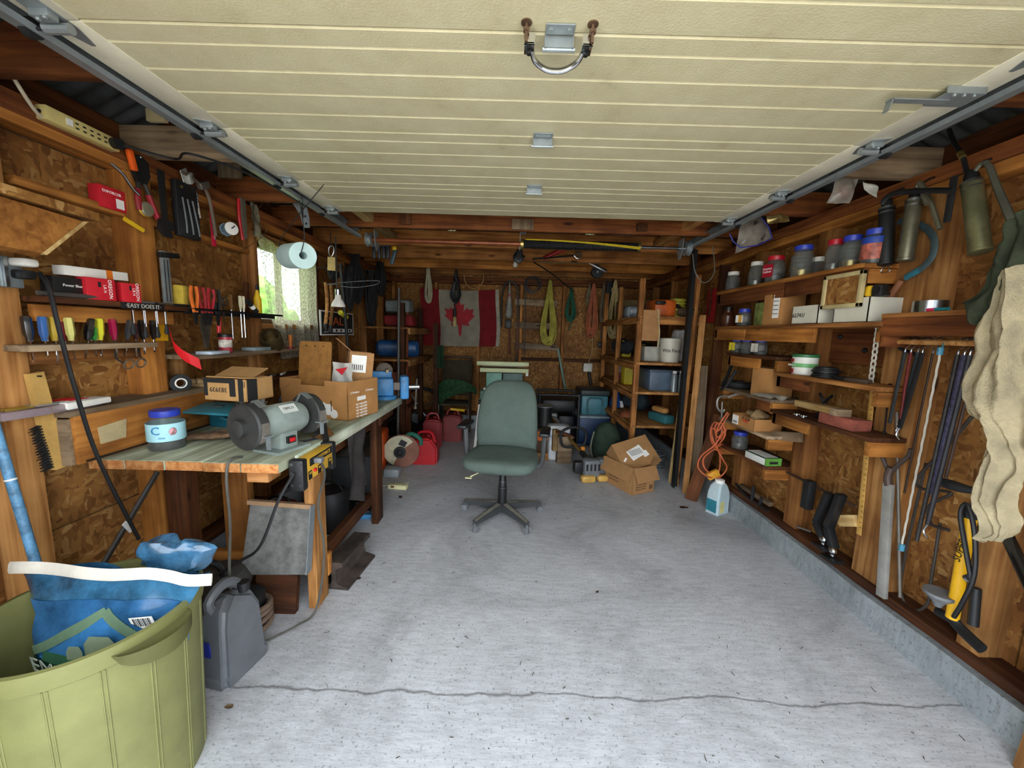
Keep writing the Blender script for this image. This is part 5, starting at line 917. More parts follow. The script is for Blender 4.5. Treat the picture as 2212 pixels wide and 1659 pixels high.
a, b = bw(1150, 560, 4.26), bw(1240, 552, 4.26); t = thing('cable_puller', 'steel cable puller hook under the ties', 'puller', (0, 0, 0)); B().tube([a, a.lerp(b, .6), b], .009, 6, 2).o('cable', BLK, t); B().tube([b, b+V((.04, 0, .03)), b+V((.07, 0, .0)), b+V((.04, 0, -.03)), b], .01, 8, 4).o('hook', STEEL, t)
t = thing('light_batten', 'long pale round batten resting under the far ties', 'pole', (0, 0, 0)); B().cyl(bw(1165, 566, 4.88), bw(1432, 570, 4.88), .014, n=10).o('pole', mat('8a7650', .7), t)
p = bw(1290, 588, 4.9); t = thing('hand_winch', 'hand crank winch with a steel bar hung over the orange rope', 'winch', p); B().lathe([(.07, -.02), (.075, -.015), (.075, .015), (.07, .02)], 20, ax=(0, 1, 0)).o('drum', DKM, t); B().box((0, -.03, .06), (.24, .015, .035), (0, .45, 0), .004).o('crank_bar', STEEL, t); B().cyl((0, -.02, 0), (0, -.032, 0), .014).o('axle', STEEL, t)
t = thing('strap_bag', 'long black strap bag hanging between the grey and cream ropes', 'bag', bw(1316, 600, YW-.03)); B().box((.0, 0, -.45), (.1, .03, .8), (0, .06, 0), .012).o('bag_body', BLK, t); B().tube([(-.03, 0, -.05), (-.03, 0, .03), (.03, 0, .03), (.03, 0, -.05)], .008, 6, 4).o('loop', BLK, t); B().box((-.06, 0, -.92), (.09, .03, .08), None, .02).o('buckle_end', BLK, t)
p = bw(1165, 800, 5.49)
for px, py, px2, py2, lab, m_ in ((1205, 752, 1222, 845, 'green painted steel bar standing against the back wall', mat('5f7a6c', .5)), (1120, 690, 1117, 765, 'rusty square bar hanging on the back wall', mat('5a2f20', .7))):
    t = thing('wall_bar', lab, 'bar', (0, 0, 0)); plank('bar', bw(px, py, 5.40), bw(px2, py2, 5.40), .03, .015, m_, t, (0, 1, 0))
p = bw(1270, 794, 5.45); t = thing('junction_box', 'white electrical junction box on the back wall with a conduit', 'junction box', p); B().box((0, .02, 0), (.125, .06, .12), None, .008).o('cover', mat('c9c8bc', .5), t); B().cyl((.02, .02, -.06), (.06, .02, -.25), .02).o('conduit', BLK, t)
for s in (-1, 1):
    for z in (-1, 1): B().cyl((s*.05, -.01, z*.048), (s*.05, -.013, z*.048), .006, n=6).o('screw', STEEL, t)
cord('thin_wall_cord', 'thin white cord running down the back wall to the junction box', [bw(1275, 640, 5.45), bw(1280, 720, 5.46), bw(1278, 760, 5.44), bw(1270, 786, 5.43)], .005, mat('a58f62', .7))
# ------------------------------------------------------------------ right wall: plank shelves
def onr(px, py, X=1.70): return at(px, py, X=X)
SXF = 1.68; SW = XRO-SXF
def rshelf(lab, y0, y1, z, m, face=None, fh=.08, xf=SXF, fm=REDW):
    t = thing('plank_shelf', lab, 'shelf', (0, 0, 0), group='plank shelves on the right wall'); plank('shelf_board', ((xf+XRO)/2, y0, z-.011), ((xf+XRO)/2, y1, z-.011), XRO-xf, .022, m, t)
    for f0, f1 in (face or []): plank('front_board', (xf+.03, f0, z-.022-fh/2), (xf+.03, f1, z-.022-fh/2), .02, fh, fm, t)
    for y in (y0+.02, y1-.02): plank('bracket', (xf+.02, y, z-.06), (XRO-.01, y, z-.06), .03, .07, ORNW, t)
    return t
S1, S2, S3, S3b, S4, S4b, S5, S6, SCZ = 1.785, 1.50, 1.295, 1.20, 1.02, .96, .775, .57, 1.535
rshelf('top plank shelf holding the row of clear jars', 1.93, 3.28, S1, ORNW, [(2.5, 3.28), (1.93, 2.48)], .09)
rshelf('long plank shelf holding cartons and white boxes below the jar shelf', 1.79, 3.28, S2, PINE, [(2.86, 3.28), (2.2, 2.84)], .085, fm=ORNW)
rshelf('short plank shelf with three blue-lid jars', 2.46, 3.04, S3, DARKW, [(2.66, 3.04)], .075, fm=ORNW)
rshelf('plank shelf holding the green banded pail and black cable coil', 1.76, 2.46, S3b, PINE, [(2.2, 2.46)], .07)
rshelf('plank shelf with a tyre and carton near the leaning boards', 2.46, 3.09, S4, GREYW, [(2.5, 2.64)], .07)
rshelf('plank shelf holding the red brick and wood block', 1.76, 2.46, S4b, DARKW, [(2.16, 2.46)], .07, fm=ORNW)
rshelf('plank shelf under the labelled brown carton', 2.46, 3.05, S5, GREYW)
rshelf('lowest plank shelf with a screw jar and white green box', 2.46, 3.05, S6, DARKW)
t = thing('tool_shelf', 'wide near plank shelf with a hanging rod on the right wall', 'shelf', (0, 0, 0)); plank('shelf_board', ((1.69+XRO)/2, 1.24, SCZ-.01), ((1.69+XRO)/2, 1.80, SCZ-.01), XRO-1.69, .02, PINE, t); plank('front_board', (1.705, 1.24, SCZ-.06), (1.705, 1.80, SCZ-.06), .022, .08, REDW, t)
B().cyl((1.77, 1.2, SCZ-.125), (1.77, 1.80, SCZ-.125), .012).o('hanging_rod', PINE2, t)
for y in (1.225, 1.79): plank('end_cleat', (1.70, y, SCZ-.11), (XRO-.01, y, SCZ-.11), .025, .08, REDW, t)
a, b = onr(1768, 705, 1.875), onr(1885, 790, 1.875); t = thing('dark_board_panel', 'dark stained board panel with a few nails between right wall studs', 'board', (0, 0, 0)); plank('panel', (1.93, 1.95, 1.38), (1.93, 2.34, 1.38), .02, .2, REDW, t)
for y, z in ((2.27, 1.43), (2.1, 1.36), (2.02, 1.44)): B().ball((1.91, y, z), .014, 8).o('nail_cluster', DKM, t)
t = thing('framed_panel', 'pale wooden picture frame hung on the shelf edge above the white boxes', 'frame', (1.685, 0, 0)); fy0, fy1, fz0, fz1 = 1.91, 2.15, 1.575, 1.75
for a, b in (((fy0, fz0), (fy1, fz0+.02)), ((fy0, fz1-.02), (fy1, fz1)), ((fy0, fz0), (fy0+.02, fz1)), ((fy1-.02, fz0), (fy1, fz1))): B().mm((-.01, a[0], a[1]), (.01, b[0], b[1]), .002).o('frame_strip', mat('b9a878', .7), t)
B().mm((.0, fy0+.01, fz0+.01), (.006, fy1-.01, fz1-.01)).o('panel', OSB, t)
# jars of the top shelf
JX = 1.76
spec = [(1588, .052, .15, WLID, None, 'clear jar with white lid at the far end of the jar shelf'), (1637, .05, .175, WLID, NAILS, 'taller clear jar with white lid beside the red-lid nut jar'), (1677, .062, .175, RLID, NAILD, 'clear nut jar with red lid and red label'), (1734, .06, .19, BLID, BRASS, 'tall ribbed clear jar with blue lid of brass fittings'), (1769, .04, .12, WLID, NAILD, 'small dark jar with white lid between the tall blue-lid jars'), (1801, .042, .17, RLID, NAILS, 'slim clear jar with red lid full of clips'), (1837, .05, .165, BLID, BRASS, 'ribbed clear jar with blue lid near the end of the jar shelf'), (1885, .05, .165, BLID, NAILD, 'jar with a colourful blue printed label at the near end of the jar shelf')]
lastj = None
for i, (px, r, h, l, f, lab) in enumerate(spec):
    p = onr(px, 560, JX if i != 4 else 1.84); t = jar('storage_jar', lab, (p.x, p.y, S1), r, h, l, f, .35, i in (2, 5), 'jar', 'jars on the top right shelf')
    if i in (3, 6):
        for k in range(4): B().lathe([(r*1.0, h*(.22+.13*k)), (r*1.03, h*(.22+.13*k)+.004), (r*1.0, h*(.22+.13*k)+.008)], 20, cap=False).o('moulded_ring', GLASS, t)
    if i == 2: B().box((-r*.95, -.015, h*.45), (.004, .075, .085), (0, 0, .25)).o('label', mat('a3142a', .5, var=.03), t); txt('Country\nCashew', .02, TAPEW, t, (-r*.95-.005, -.016, h*.46), RZ(-pi/2+.25))
    if i == 7: B().lathe([(r*1.005, .02), (r*1.01, .022), (r*1.01, .12), (r*1.005, .122)], 20, cap=False).o('label', mat('a85a4a', .5, var=.6, scale=30), t); B().lathe([(r*1.01, .095), (r*1.015, .097), (r*1.015, .124), (r*1.01, .126)], 20, cap=False).o('label_band', mat('1f3f9a', .5), t)
# second shelf
p = onr(1572, 690, 1.78); t = thing('amber_bottle', 'brown amber plastic bottle at the far end of the carton shelf', 'bottle', (1.78, p.y, S2)); B().lathe([(.05, 0), (.055, .01), (.055, .09), (.03, .12), (.03, .14)], 12).o('bottle', mat('5a3423', .25, trans=.25), t); B().lathe([(.033, .135), (.033, .16)], 12).o('cap', BLK, t)
def labeljar(lab, px, X, z, lm, h=.12, r=.048, group='jars with labels'):
    p = onr(px, 690, X); t = jar('label_jar', lab, (X, p.y, z), r, h, BLID, NAILD, .25, True, 'jar', group); B().box((-r*.92, -.012, h*.42), (.003, .06, .055), (0, 0, .3)).o('paper_label', lm, t); B().box((-r*.94, -.025, h*.42), (.003, .025, .055), (0, 0, .3)).o('label_colour', mat('d9a13c', .6), t); return t
labeljar('blue-lid jar with orange white label beside the amber bottle', 1607, 1.76, S2, TAPEW, .13)
p = onr(1640, 690, 1.80); t = cbox('green_carton', 'pale green printed carton behind the tall brown carton', (1.83, p.y, S2), (.08, .1, .17), mat('8f9a52', .6, var=.3, scale=20))
p = onr(1682, 690, 1.76); t = cbox('tall_carton', 'tall brown carton with a white shipping label on the carton shelf', (1.785, p.y, S2), (.17, .15, .2), CARD, (0, 0, .12)); B().box((-.0865, -.035, .12), (.002, .05, .15)).o('white_label', TAPEW, t)
for k in range(5): txt('FRAGILE', .012, INK, t, (-.088, -.035, .18-.027*k), RZ(-pi/2))
def openbox(name, lab, loc, w, d, h, m, rot=0, group=None, flaps=()):
    t = thing(name, lab, 'box', loc, (0, 0, rot), group); q = B(); s = .004
    for a_, b_ in (((-w/2, -d/2, 0), (w/2, d/2, s)), ((-w/2, -d/2, 0), (w/2, -d/2+s, h)), ((-w/2, d/2-s, 0), (w/2, d/2, h)), ((-w/2, -d/2, 0), (-w/2+s, d/2, h)), ((w/2-s, -d/2, 0), (w/2, d/2, h))): q.mm(a_, b_)
    q.o('box_body', m, t); return t
WB = mat('d6d2c0', .7, var=.04)
p = onr(1752, 697, 1.74); t = openbox('white_parts_box', 'small open white box with handwritten numbers on the carton shelf', (1.78, p.y, S2), .17, .2, .105, WB); txt('65741/', .035, INK, t, (-.0865, .045, .05), RZ(-pi/2))
p = onr(1850, 697, 1.74); t = openbox('large_white_box', 'larger plain open white box at the near end of the carton shelf', (1.79, p.y, S2), .18, .2, .12, WB)
for k in range(3): q = B(); q.box((-.02+.05*k, .02*k, .10), (.05, .1, .06), (.4, .3*k, .5)); q.o('packed_part', (DARKW, BLK, CARD)[k], t)
p = onr(1888, 645, 1.74); t = thing('tape_measure', 'yellow and black tape measure resting on the large white box', 'tape measure', (1.735, p.y-.02, S2+.1205), (0, 0, .2)); B().box((0, .03, .028), (.05, .03, .056), None, .012).o('yellow_side', YEL, t); B().box((0, -.01, .028), (.05, .05, .056), None, .012).o('black_case', BLK, t); B().cyl((-.025, -.01, .03), (-.029, -.01, .03), .017).o('hub', DKM, t); B().box((-.01, -.045, .008), (.02, .02, .012)).o('tape_tip', BLK, t)
p = onr(1998, 668, 1.76); t = thing('steel_ring', 'shiny steel ring tin on the near tool shelf', 'tin', (1.78, p.y, SCZ)); B().lathe([(.055, 0), (.055, .05), (.053, .05), (.053, .002)], 28, cap=False).o('ring', STEEL, t)
a, b = onr(2010, 666, 1.72), onr(2050, 664, 1.72); t = thing('highlighter', 'teal marker with a pink cap on the near tool shelf', 'marker', (1.72, a.y, SCZ+.008)); B().cyl((0, 0, 0), (0, b.y-a.y, 0), .007).o('barrel', mat('1f7f8a', .4), t); B().cyl((0, .01, 0), (0, -.02, 0), .0075).o('cap', mat('e03a6a', .4), t)
# third row
for i, (px, c, lab) in enumerate(((1592, 'd9c22a', 'blue-lid jar with yellow label on the short shelf'), (1614, 'b9b4a2', 'clear blue-lid jar in the middle of the short shelf'), (1642, 'cfc9ba', 'blue-lid jar with white label on the short shelf'))):
    p = onr(px, 755, 1.76); t = jar('nut_jar', lab, (1.76, p.y, S3), .045, .115, BLID, NAILD, .3, True, 'jar', 'jars on the short shelf')
    if i != 1: B().box((-.0425, 0, .05), (.003, .055, .06), (0, 0, .25)).o('paper_label', mat(c, .6, var=.15, scale=30), t)
p = onr(1735, 800, 1.76); t = thing('plastic_pail', 'white plastic tub with green band and green lid', 'tub', (1.765, p.y, S3b)); B().lathe([(.058, 0), (.062, .005), (.066, .11)], 24).o('tub', mat('dcdbd2', .5, var=.03), t); B().lathe([(.069, .105), (.069, .122), (.06, .124)], 24).o('lid', mat('2c6a3c', .5), t); B().lathe([(.0638, .045), (.0642, .046), (.065, .068), (.0648, .069)], 24, cap=False).o('green_band', mat('6fae6c', .5), t)
B().box((-.062, .02, .085), (.004, .045, .018), (0, 0, -.3)).o('red_print', mat('a3282c', .5), t); B().box((-.06, .02, .022), (.004, .045, .025), (0, 0, -.3)).o('red_print', mat('a3282c', .5), t); txt('PAINT 3', .016, TAPEW, t, (-.068, .015, .056), RZ(-pi/2))
p = onr(1783, 808, 1.77); t = thing('cable_coil', 'coil of thick black cable on the shelf beside the white tub', 'cable', (1.77, p.y, S3b+.008))
for k in range(6): B().tube([((.06-.006*(k % 3))*cos(a), (.06-.006*(k % 3))*sin(a), .009*k) for a in [2*pi*i/12 for i in range(12)]], .0075, 6, 3, True).o('turn', BLK, t)
for i, (px, s_) in enumerate(((1822, .05), (1855, .07))): p = onr(px, 818, 1.75); q = B(); q.box((0, 0, .01), (.04, s_*1.6, .02), None, .006); q.jit(.003, 30, i); tag(q.o('rubber_block', (BLKR, mat('4a3a2c', .7))[i], None, (1.75, p.y, S3b+.0005), (0, 0, .2*i)), ('black rubber sanding block', 'brown leather sheath')[i]+' at the near end of the tub shelf', 'block')
# fourth row
p = onr(1655, 850, 1.77); t = cbox('plain_carton', 'plain brown carton beside the small tyre', (1.80, p.y, S4), (.17, .17, .19), CARD, (0, 0, .2))
B().box((-.0, 0, .191), (.02, .171, .002)).o('tape_seam', CARD2, t)
p = onr(1590, 835, 1.78); t = thing('rubber_ring', 'small black rubber tyre lying on the shelf beside the carton', 'tyre', (1.80, p.y, S4+.026)); B().lathe([(.06, -.02), (.08, -.026), (.1, -.018), (.105, 0), (.1, .018), (.08, .026), (.06, .02)], 28, cap=False).o('tyre', BLKR, t); B().lathe([(.062, -.018), (.058, 0), (.062, .018)], 28, cap=False).o('inner_rim', DKM, t)
p = onr(1668, 856, 1.70); q = B(); q.grid(lambda u, v: (.14*(u-.5), .2*(v-.5), .012+.02*sin(pi*v)*sin(pi*u)+.01*sin(9*u)), 14, 14, .004); q.jit(.006, 18); tag(q.o('white_rag', mat('c9c2b4', .9), None, (1.69, p.y, S4+.002)), 'folded white rag draped on the shelf in front of the carton', 'rag')
P = [onr(*p, X) for p, X in (((1588, 740), 1.84), ((1580, 790), 1.80), ((1560, 835), 1.70), ((1568, 835), 1.69), ((1590, 800), 1.74))]; tag(B().tube(P, .014, 8, 4).o('rubber_strap', BLKR), 'thick black rubber strap hanging by the small tyre', 'strap')
t = thing('wood_block', 'long sawn wood block lying over the red brick', 'wood block', onr(1773, 884, 1.73)); t.location.z = S4b+.075; B().box((0, 0, 0), (.3, .07, .035), None, .002).o('block', PALE, t, None, (0, 0, pi/2+.05)); B().box((0, -.13, 0), (.072, .05, .036)).o('grey_end', GREYW, t)
p = onr(1812, 918, 1.73); t = thing('red_brick', 'worn red clay brick with slots at the near end of its shelf', 'brick', (1.745, p.y-.01, S4b), (0, 0, .04)); q = B(); q.box((0, 0, .028), (.1, .21, .056), None, .004); q.jit(.003, 25); q.o('clay', mat('8f4a3a', .9, var=.2, scale=18, bump=.6), t)
for k in range(4): B().mm((-.02, -.08+.045*k, .0555), (.02, -.055+.045*k, .0568)).o('slot', mat('3a2019', .9), t)
for k, px in enumerate((1722, 1737)): p = onr(px, 893, 1.70); t = thing('steel_washer', ('first', 'second')[k]+' bright steel ring lying in front of the wood block', 'ring', (1.70, p.y, S4b+.006)); B().tube([(.018*cos(a), .018*sin(a), 0) for a in [2*pi*i/10 for i in range(10)]], .004, 6, 3, True).o('ring', CHROME, t)
p = onr(1778, 862, 1.8); t = thing('slip_pliers', 'dark slip joint pliers leaning behind the wood block', 'pliers', (1.80, p.y, S4b+.0)); B().tube([(0, .03, .0), (.0, -.02, .1), (0, -.06, .14)], .008, 8, 3).tube([(0, .0, .0), (.0, -.0, .1), (0, .03, .14)], .008, 8, 3).o('handles', DKM, t); B().box((0, -.01, .1), (.012, .03, .04), None, .003).o('pivot', STEEL, t)
# fifth row
p = onr(1623, 910, 1.72); t = openbox('bracket_carton', 'open brown carton with orange and black print below the tyre', (1.755, p.y, S5), .2, .24, .085, CARD, .05); B().mm((-.102, -.06, .045), (-.1, .0, .07)).o('orange_patch', mat('d0562c', .6), t); B().mm((-.102, -.07, .062), (-.1, .005, .08)).o('black_patch', INK, t); txt('SIMPSON', .014, CARD, t, (-.1025, -.033, .071), RZ(-pi/2)); B().mm((-.102, .05, .01), (-.1, .115, .075)).o('white_label', TAPEW, t)
for k in range(7): B().mm((-.103, .06+.007*k, .018), (-.102, .063+.007*k, .035)).o('barcode_bar', INK, t)
q = B(); q.ball((0, 0, .09), .06, 14, 1, 1.2, .6); q.jit(.025, 22, 6); q.o('crumpled_paper', mat('a5865c', .9), t)
p = onr(1593, 962, 1.75); jar('screw_jar', 'blue-lid jar full of screws on the lowest shelf', (1.765, p.y, S6), .058, .13, BLID, NAILS, .55)
p = onr(1640, 985, 1.72); t = cbox('glove_box', 'flat white and green carton on the lowest shelf', (1.745, p.y, S6), (.11, .2, .05), mat('d9dbd4', .6, var=.03), (0, 0, .1)); B().mm((-.056, -.101, 0), (.056, -.09, .051)).o('green_end', mat('5f9a3c', .6), t); B().mm((-.0565, -.09, .046), (.0565, .1, .0512)).o('dark_lid_line', mat('2c4a3a', .6), t); B().mm((-.03, -.102, .012), (.03, -.1012, .03)).o('barcode', INK, t); B().mm((-.045, -.08, .0505), (.045, .09, .052)).o('white_top', TAPEW, t)
# ------------------------------------------------------------------ things on the right studs
P0, P1 = onr(1898, 700, 1.85), onr(1880, 832, 1.85); t = thing('link_chain', 'white plastic link chain hanging on the right wall stud', 'chain', (0, 0, 0)); n = 10
for k in range(n):
    c = P0.lerp(P1, (k+.5)/n); l = (P0-P1).length/n*.66; ax = V((0, 1, 0)) if k % 2 else V((1, 0, 0)); B().tube([c+ax*.011*cos(a)*1.0+V((0, 0, l*sin(a))) for a in [2*pi*i/10 for i in range(10)]], .0042, 6, 2, True).o('link', mat('cfc9ba', .5), t)
P0, P1 = onr(1885, 842, 1.853), onr(1855, 1155, 1.853); t = thing('yardstick', 'yellow wooden yardstick fixed to the right wall stud', 'ruler', (0, 0, 0)); plank('stick', P0, P1, .028, .005, mat('c79a4e', .6), t, (1, 0, 0))
for k in range(26): c = P0.lerp(P1, .02+.037*k); B().mm((1.8485, c.y-.013, c.z-.001), (1.85, c.y-.004+.004*(k % 3 == 0), c.z+.001)).o('ruler_mark', INK, t)
# jackets at the near right
def jacket(lab, nm, m, fold, X):
    t = thing(nm, lab, 'garment', (0, 0, 0)); q = B()
    Ls = [onr(*p, X) for p in fold[0]]; Rs = [onr(*p, X) for p in fold[1]]; SL, SR = spline(Ls, 4), spline(Rs, 4); n = min(len(SL), len(SR))-1
    def fn(u, v):
        i = min(int(v*n), n-1); f_ = v*n-i; a, b = SL[i].lerp(SL[i+1], f_), SR[i].lerp(SR[i+1], f_); c = a.lerp(b, u); c.x -= .05*sin(pi*u)+.012*sin(u*11+5*v)+.01*sin(u*23-7*v); return c
    q.grid(fn, 40, 60, .012); q.jit(.022, 9, 3); q.jit(.006, 40, 5); q.o('cloth', m, t); return t
jacket('olive green jacket hanging over the tool shelf at the near right', 'green_jacket', mat('4c5440', .95, var=.2, bump=.5), ([(2195, 480), (2160, 560), (2120, 630), (2065, 660), (2100, 690)], [(2330, 400), (2330, 500), (2330, 600), (2300, 680), (2260, 720)]), 1.60)
jacket('cream fleece cloth hanging torn at the near right edge', 'cream_cloth', mat('cdbf9c', .98, var=.14, scale=14, bump=1.0), ([(2180, 590), (2140, 690), (2095, 810), (2085, 890), (2140, 915), (2125, 960), (2115, 1050), (2125, 1140), (2120, 1165)], [(2235, 570), (2250, 700), (2250, 800), (2240, 900), (2230, 960), (2215, 1020), (2205, 1080), (2190, 1130), (2160, 1160)]), 1.56)
# grease guns and levers hung from the right top plate
def rod_(t, nm, a, b, r, m, n=12): B().cyl(a, b, r, n=n).o(nm, m, t)
def greasegun(lab, pt, pb, wpx, m, X, lever=None, bail=False):
    a, b = onr(*pt, X), onr(*pb, X); d = (b-a).normalized(); r = wpx/2*a.y/830*cos(math.atan((pt[0]-1106)/830))*1.12; t = thing('grease_gun', lab, 'grease gun', (0, 0, 0), group='grease guns on the right wall')
    B().lathe([(r*.5, -.02), (r*.9, 0), (r, .006), (r, (b-a).length-.012), (r*1.07, (b-a).length-.01), (r*1.07, (b-a).length), (r*.8, (b-a).length+.004)], 22, a, d).o('barrel', m, t); B().lathe([(r*1.05, -.004), (r*1.06, .006)], 22, a, d, cap=False).lathe([(r*1.05, .02), (r*1.06, .026)], 22, a, d, cap=False).o('band', STEEL, t)
    B().lathe([(r*.4, -.05), (r*.7, -.03), (r*.7, -.005)], 14, a, d).o('pump_head', DKM, t)
    if lever: c, e = onr(*lever[0], X), onr(*lever[1], X); B().tube([a-d*.03, c, c.lerp(e, .5), e], lambda u: .007+.006*u, 8, 3).o('lever', lever[2], t)
    if bail: B().tube([b+d*.005, b+d*.02+V((0, .02, 0)), b+d*.035+V((0, .02, 0)), b+d*.035+V((0, -.02, 0)), b+d*.02+V((0, -.02, 0))], .003, 6, 2, True).o('pull_handle', STEEL, t)
    B().tube([a-d*.04, a-d*.06+V((.05, 0, .03)), a-d*.05+V((.1, 0, .05))], .004, 6, 3).o('hook', DKM, t)
greasegun('black grease gun hanging next to the jar shelf', (1916, 450), (1913, 572), 32, BLK, 1.78, None, True)
greasegun('pewter grease gun hanging beside the black one', (1975, 432), (1955, 563), 34, mat('77725e', .4, .7, var=.2), 1.78, ((1985, 395), (2005, 440), mat('77725e', .5, .6)))
greasegun('large brass grey grease gun with a long lever at the near right', (2100, 395), (2118, 545), 46, mat('82805e', .4, .7, var=.2), 1.78, ((2130, 350), (2185, 475), mat('6b6a5c', .5, .6)))
t = thing('pipe_lever', 'short grey steel pipe lever between the grease guns', 'lever', (0, 0, 0)); B().tube([onr(1990, 395, 1.80), onr(2005, 420, 1.80), onr(2030, 495, 1.80)], lambda u: .007+.004*u, 8, 3).o('pipe', mat('6f6c58', .5, .6), t)
t = thing('black_hanging_bar', 'black wrapped bar with a hanging strap across the grease guns', 'bar', (0, 0, 0)); B().tube([onr(1905, 440, 1.74), onr(1930, 418, 1.74), onr(2000, 412, 1.74), onr(2060, 412, 1.74)], .012, 8, 3).o('bar', BLK, t); plank('strap', onr(2062, 380, 1.76), onr(2045, 480, 1.76), .025, .008, BLKR, t, (1, 0, 0))
t = thing('drape_hose', 'black hose with brass end rising from the near grease gun', 'hose', (0, 0, 0)); B().tube([onr(2090, 380, 1.78), onr(2080, 340, 1.80), onr(2062, 310, 1.84), onr(2050, 280, 1.86)], .008, 8, 4).o('hose', BLK, t); B().cyl(onr(2080, 340, 1.795), onr(2074, 330, 1.80), .011).o('ferrule', BRASS, t)
t = thing('curved_saw', 'curved pruning saw with teal tip and wooden handle on the right wall', 'saw', (0, 0, 0)); P = [onr(*p, 1.835) for p in ((1940, 478), (1985, 485), (2015, 510), (2015, 550), (1990, 580), (1955, 600))]; B().tube(P, .014, 6, 4, flat=.25).o('blade', mat('45565a', .5, .4, var=.2), t); B().cyl(onr(1948, 605, 1.835), onr(1908, 662, 1.835), .014, .018, n=10).o('handle', mat('8f5a3a', .6), t)
B().tube([onr(1985, 583, 1.83), onr(1955, 600, 1.83)], .016, 6, 0, flat=.4).o('teal_tip', mat('2f6f80', .5), t)
# hooks, straps and cords on the rod
ROD = SCZ-.125
def hang(nm, lab, px, len_, m, w=.03, sway=0, flat=.25, X=1.755, cat='strap', group='straps on the hanging rod', tip=None):
    y = onr(px, 722, X).y; t = thing(nm, lab, cat, (X, y, ROD), group=group); B().tube([(.0, 0, .012), (.025, 0, .022), (.035, 0, .008), (.02, 0, -.012), (.0, 0, -.03), (-.002, 0, -.05)], .003, 6, 4).o('hook', STEEL, t)
    B().tube([(-.002, 0, -.045), (-.004, sway*.4, -.045-len_*.5), (0, sway, -.045-len_)], w/2, 8, 4, flat=flat).o('strap', m, t)
    if tip: B().tube([(0, sway, -.045-len_), (0, sway+.01, -.08-len_), (0, sway-.01, -.1-len_)], .004, 6, 3).o('end_hook', tip, t)
    return t
hang('rubber_tie', 'black rubber tie strap nearest the chain on the hanging rod', 1962, .33, mat('2f3336', .7), .032, .02, .3)
hang('rubber_tie', 'dark red braided tie cord between the black straps', 1975, .30, mat('6a2020', .7), .02, .0, .5)
hang('rubber_tie', 'wide black rubber tie strap crossing the others on the rod', 2000, .34, BLKR, .036, .045, .3, tip=STEEL)
hang('rubber_tie', 'grey rubber tie strap behind the wide black one', 1990, .33, mat('3c4448', .7), .03, .03, .3, 1.79, tip=STEEL)
hang('chain_tie', 'thin dark chain tie on the hanging rod', 2023, .62, mat('3a2f28', .5, .5), .012, .02, .6, cat='chain')
q = B()
wy = onr(2038, 722, 1.75).y; P = [(1.75+.001*sin(k*2.1), wy+.02*k/40+.001*cos(k*2.1), ROD-.05-.85*k/40) for k in range(41)]; t = thing('white_rope', 'thin white twisted cord with blue ends hanging from the rod', 'cord', (0, 0, 0)); B().tube(P, .0042, 6, 0).o('rope', mat('b9b4a6', .8), t); B().lathe([(.01, 0), (.01, .03)], 10, P[0]).lathe([(.01, -.02), (.01, .01)], 10, P[-1]).o('blue_end', mat('3f7f9a', .5), t); B().tube([P[0], V(P[0])+V((.01, 0, .05)), V(P[0])+V((.03, 0, .06))], .003, 6, 3).o('hook', mat('3f6f7a', .5), t)
hang('bungee_cord', 'black bungee cord with speckles hanging from the rod', 2078, .8, mat('26221f', .6, var=.4, scale=60), .016, .03, 1, cat='cord'); hang('bungee_cord', 'purple grey braided bungee cord on the rod', 2092, .58, mat('3d3a56', .7, var=.4, scale=70), .018, .025, 1, cat='cord'); hang('bungee_cord', 'black coiled bungee cord closest to the cream cloth', 2104, .7, mat('1d1c22', .6, var=.3), .018, .04, 1, 1.73, cat='cord', tip=STEEL)
hang('bungee_cord', 'thin brown bungee cord partly behind the cream cloth', 2120, .5, mat('3f2c22', .7), .012, .03, 1, 1.78, cat='cord')
cord('loose_hose', 'thin black hose loop wandering down the right wall', [onr(*p, X) for p, X in (((2100, 900), 1.86), ((2050, 960), 1.87), ((1985, 1030), 1.88), ((1990, 1055), 1.88), ((2055, 1065), 1.87), ((2010, 1090), 1.88), ((2010, 1130), 1.88), ((2050, 1145), 1.87))], .007, mat('3a332d', .6))
cord('dark_wire_loop', 'dark wire dropping to the sill and looping under the bungee cords', [onr(*p, 1.89) for p in ((2000, 1000), (1975, 1110), (1955, 1200), (1945, 1270), (1960, 1310), (1985, 1318), (2005, 1300), (2010, 1260), (2020, 1200), (2030, 1130))], .006, mat('3b352f', .6))
P = [onr(*p, 1.845) for p in ((1920, 830), (1914, 900), (1910, 935))]; t = thing('cord_pull', 'black pull cord hanging on a nail of the wide right stud', 'cord', (0, 0, 0)); B().tube(P, .004, 6, 3).o('cord', BLK, t); B().ball(P[-1], .009, 8).o('knob', BLK, t); B().cyl(P[0], P[0]+V((.03, 0, 0)), .004, n=6).o('nail', DKM, t)
a, b = onr(1943, 752, 1.80), onr(1990, 772, 1.80); t = thing('black_peg', 'short black rubber peg sticking out beside the tie straps', 'peg', (0, 0, 0)); B().cyl(a, b, .008).o('peg', BLK, t); B().cyl(b, b+(b-a)*.08, .009).o('copper_tip', mat('a5563a', .5), t)
